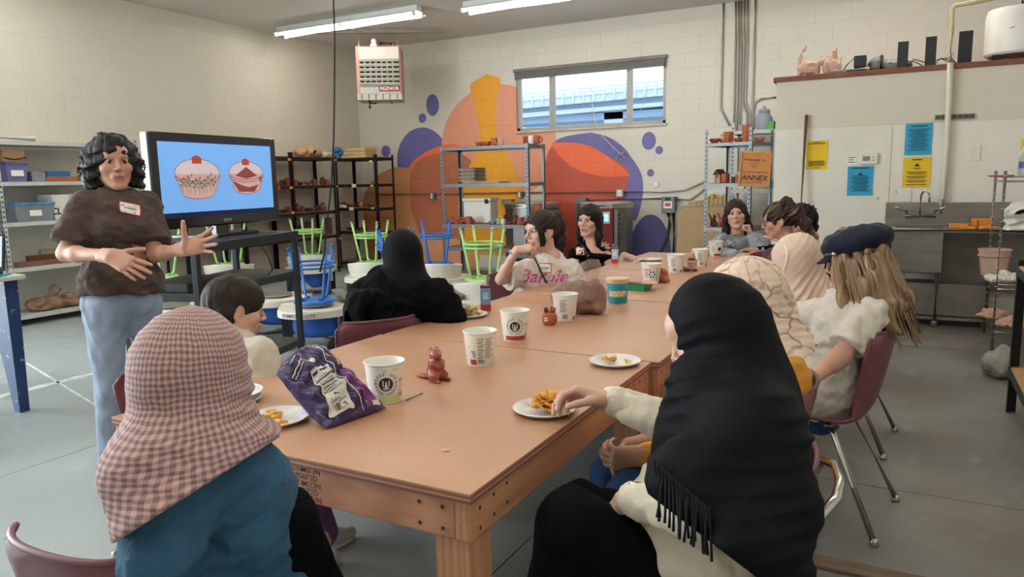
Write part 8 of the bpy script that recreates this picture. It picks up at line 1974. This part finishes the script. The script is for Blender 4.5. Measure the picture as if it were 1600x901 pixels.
for i, x in enumerate((38, 62, 88, 112)): a = lx(x, .112, -.16); lump('clay_sack', ('plump brown clay sack', 'brown clay sack with a twisted neck', 'glossy brown clay sack', 'small flat clay sack')[i]+' on the bottom of the white supply rack', 'sack', a, [('e', (0, 0, .07), (.11, .10, .075), .03), ('e', (.02, .04, .05), (.10, .08, .05), .03)]+([('c', (0, 0, .12), (.0, .05, .21), .035, .045)] if i == 1 else []), m_sack, .009, (.009, 60, i))
# ================================================================== ON TOP OF THE PARTITION
YT = YP+.14
def tp(x): q_ = PY(x, 100, YT); return V(q_[0], YT, ZP)
m_pinkc = mat('clay_dusty_pink', '#c3a190', .8, var=.15, bump=.2)
lump('clay_beast', 'pale pink clay beast with an upright tail on the partition', 'sculpture', tp(1264), [('e', (0, 0, .09), (.11, .06, .07), .02), ('c', (-.08, 0, .06), (-.09, 0, 0), .03, .028), ('c', (.07, 0, .06), (.08, 0, 0), .03, .028), ('c', (-.09, 0, .12), (-.08, 0, .22), .02, .012), ('c', (-.08, 0, .22), (-.03, 0, .31), .012, .008), ('e', (.12, 0, .13), (.04, .035, .035), .02), ('c', (.12, .02, .15), (.115, .03, .19), .010, .006)], m_pinkc, .007, (.004, 70, 2))
lump('clay_beast', 'pale pink clay creature with raised spikes on the partition', 'sculpture', tp(1300), [('e', (0, 0, .08), (.09, .06, .08), .02), ('c', (0, 0, .12), (.03, 0, .25), .045, .012), ('c', (-.03, 0, .1), (-.05, 0, .17), .02, .010), ('c', (.06, 0, .1), (.09, 0, .16), .025, .012)], m_pinkc, .007, (.007, 70, 6))
q = MB(); a = PY(1302, 104, YP+.02); q.cyl((a[0], YP+.03, ZP+.022), (a[0]+.32, YP+.05, ZP+.022), .02, seg=12); single('metal_tube', q, m_cond, 'short grey metal tube lying on the partition edge', 'tube', (a[0], YP+.03, ZP))
t_ = thing('network_camera', 'black base with a square head and cable on the partition', 'device', tp(1344)); q = MB(); q.lathe([(.13, 0), (.13, .02), (.06, .035), (.05, .05), (0, .05)], 20); q.build('base', m_wleg, t_, angle=40); q = MB(); q.span((-.055, -.05, .05), (.055, .05, .16), .008); q.build('head', m_wleg, t_); q = MB(); q.tube([(-.05, 0, .15), (-.12, -.02, .08), (-.16, -.04, .01)], .006, 6); q.build('cable', m_bcable, t_)
lump('grey_dome', 'smooth grey dome behind a black post on the partition', 'dome', tp(1370)+V(0, .08, 0), [('e', (0, 0, .06), (.09, .08, .09)), ('e', (.15, 0, .05), (.16, .08, .06), .03)], mat('dome_grey', '#6f706a', .5), .009)
q = MB(); c = tp(1377); q.tube([c, c+V(0, 0, .14), c+V(0, 0, .155)], [.02, .02, .008], 10); single('black_post', q, m_wleg, 'short rounded black post on the partition', 'post', c, smooth=True)
for i, (x, h, w) in enumerate(((1410, .25, .09), (1453, .27, .09), (1506, .29, .11))):
    c = tp(x)-V(0, .05, 0); q = MB(); q.prism([(-w/2, -.02), (w/2, -.02), (w/2, .03), (w/2-.008, .03), (w/2-.008, -.01), (-w/2+.008, -.01), (-w/2+.008, .03), (-w/2, .03)], 0, h, rotx(.04*(i-1)), c); single('black_channel', q, m_wleg, ('shortest black upright channel, beside the cables', 'middle black upright channel on the partition', 'widest black upright channel, right of the white pipe')[i], 'channel', c)
for i, x in enumerate((1392, 1425, 1436, 1470, 1478)): c = tp(x); q = MB(); q.tube([c+V(-.10, .03, .012), c+V(-.05, .02, .06+.015*(i % 3)), c+V(0, .0, .07), c+V(.05, .02, .05), c+V(.10, .03, .012)], .005, 5); single('loose_cable', q, m_bcable, 'loose black cable looped on the partition between the channels', 'cable', c+V(-.10, .03, 0), 'cables on the partition', smooth=True)
c = tp(1592)+V(0, .15, .05); t_ = thing('white_drum', 'large white drum standing on the partition by the ceiling', 'drum', c-V(0, 0, .05)); q = MB(); q.lathe([(0, .06), (.25, .06), (.27, .08), (.27, .40), (.255, .47), (0, .50)], 32); q.build('drum_body', m_cupw, t_, angle=40)
for s_ in (-1, 1): q = MB(); q.span((s_*.18-.03, -.2, 0), (s_*.18+.03, .2, .06)); q.build('foot_block', m_black, t_)
q = MB(); q.tube([(.0, -.10, .50), (-.02, -.10, .58), (.02, -.10, .64)], .012, 8); q.build('outlet_hose', m_black, t_, smooth=True); q = MB(); q.tube([(-.1+.02*i, -.262+.0008*i*i, .27+.02*math.sin(i/10*3.1)) for i in range(11)], .004, 5); q.build('handle', m_cond, t_)
# ================================================================== SINK AND RIGHT-HAND RACKS
m_spg = mat('sponge_orange', '#cf8434', .9, var=.2, scale=30, bump=.5, bscale=90)
for i, (x, w, h, dy) in enumerate(((1499, .15, .045, .12), (1522, .05, .085, .16), (1538, .12, .085, .18), (1512, .12, .022, .05), (1545, .14, .022, .05))): c = V(PY(x, 350, SY0+dy)[0], SY0+dy, .8905); q = MB(); q.box(c+V(0, 0, h/2), (w, .09, h), rotz(.1*(i-2)), .012); single('sponge', q, m_spg, ('long low', 'upright narrow', 'large upright', 'flat front', 'flat end')[i]+' orange sponge on the sink drainboard', 'sponge', c, 'orange sponges', smooth=False)
WR = V(.63, 6.72, 0)
c = WR+V(.14, .10, 1.346); t_ = thing('spray_bottle', 'clear spray bottle with a yellow trigger on the wire rack', 'bottle', c); q = MB(); q.lathe([(0, 0), (.05, 0), (.052, .01), (.052, .13), (.02, .19), (.018, .21), (0, .212)], 24); q.build('bottle', mat('bottle_clear', '#b9b8ae', .2, alpha=.55, var=.05), t_, angle=40); q = MB(); q.span((-.012, -.02, .21), (.014, .02, .235)); q.build('collar', m_black, t_); q = MB(); q.box((-.012, 0, .262), (.075, .024, .04), None, .008); q.box((-.035, 0, .235), (.014, .014, .05), roty(.4)); q.build('trigger', mat('trigger_yellow', '#e3b21e', .4), t_, stuff=True); q = MB(); q.grid(lambda u, v: (.053*math.cos(3.3+u*2), .053*math.sin(3.3+u*2), .06+.05*v), 10, 2); q.build('label_band', m_bluep, t_)
q = MB(); c = WR+V(.03, .16, 1.346); q.span(c+V(-.12, -.06, 0), c+V(.04, .10, .012), .004); single('red_lid', q, m_redp, 'flat red lid jutting over the edge of the wire rack', 'lid', c)
lump('plastic_bag', 'bunched white plastic bag hanging on the wire rack', 'bag', WR+V(.06, -.10, .95), [('e', (.05, 0, .12), (.10, .09, .10), .03), ('e', (.08, .02, .02), (.09, .08, .08), .03), ('e', (0, 0, .05), (.06, .06, .07), .03)], mat('bag_white', '#d5d3c6', .45, var=.08), .009, (.012, 42, 4))
c = WR+V(.02, .55, .526); t_ = thing('pink_bucket', 'pale pink plastic bucket on the wire rack beside the trough', 'bucket', c); q = MB(); q.lathe([(0, 0), (.09, 0), (.115, .21), (.122, .21), (.122, .22), (.11, .22), (.086, .006), (0, .006)], 28); q.build('bucket_wall', mat('bucket_pink', '#cfae9f', .45, alpha=.95), t_, angle=40); q = MB(); q.tube([(.118*math.cos(a), .118*math.sin(a), .165) for a in np.linspace(0, 6.28, 28)[:-1]], .006, 6, closed=True); q.build('band', m_claypale, t_, smooth=True)
for i, (dx, dy, z, m) in enumerate(((.05, .12, .526, m_cupw), (.12, .02, .186, m_pinkc), (.02, .35, .186, m_claypale))): lump('folded_rag', ('white', 'pink', 'beige')[i]+' folded rag on the wire rack', 'rag', WR+V(dx, dy, z), [('e', (0, 0, .03), (.12, .10, .03), .02), ('e', (.02, 0, .06), (.08, .07, .03), .02)], m, .009, (.008, 50, i))
lump('grey_bag', 'slumped grey bag on the floor beside the wire rack', 'bag', (.60, 5.85, 0), [('e', (0, 0, .09), (.09, .13, .10), .03), ('e', (.02, .05, .17), (.05, .06, .05), .03)], mat('bag_grey', '#8f8b84', .7, var=.15), .010, (.010, 40, 7))
BX = V(.60, 3.92, 0)
c = V(.80, 4.72, .272); t_ = thing('waste_bin', 'white bin under clear plastic film on the low black rack', 'bin', c); q = MB(); q.lathe([(0, 0), (.13, 0), (.17, .30), (.178, .30), (.178, .315), (.16, .315), (.125, .008), (0, .008)], 28); q.build('bin_wall', m_cupw, t_, angle=40)
F = Field((-.24, -.24, .18), (.24, .24, .46), .009); F.ell((0, 0, .33), (.185, .185, .075), None, .03); F.ell((-.08, -.03, .37), (.10, .10, .05), None, .03); F.cap((-.14, 0, .33), (-.185, -.03, .24), .05, .03, .02); F.wrinkle(.010, 42, 3); v, qd = F.mesh(); np_mesh('plastic_film', v, qd, mat('film_grey', '#b9bab4', .25, alpha=.55, var=.1), t_)
c = V(.72, 4.05, .272); t_ = thing('white_bucket', 'white bucket on the lower board of the low black rack', 'bucket', c); q = MB(); q.lathe([(0, 0), (.12, 0), (.14, .24), (.148, .24), (.148, .255), (.133, .255), (.115, .008), (0, .008)], 28); q.build('bucket_wall', m_cupw, t_, angle=40); q = MB(); q.lathe([(.15, .255), (.15, .27), (0, .272)], 28); q.build('lid', m_cupw, t_, angle=40)
for i, y in enumerate((4.25, 4.6)): c = V(.83, y, .857); q = MB(); q.span((.62, y-.12, .857), (1.0, y+.14, .92+.05*i), .004); single('stacked_boards', q, (m_pboard, m_bat)[i], ('tan', 'grey')[i]+' board pile on top of the low black rack', 'boards', c)
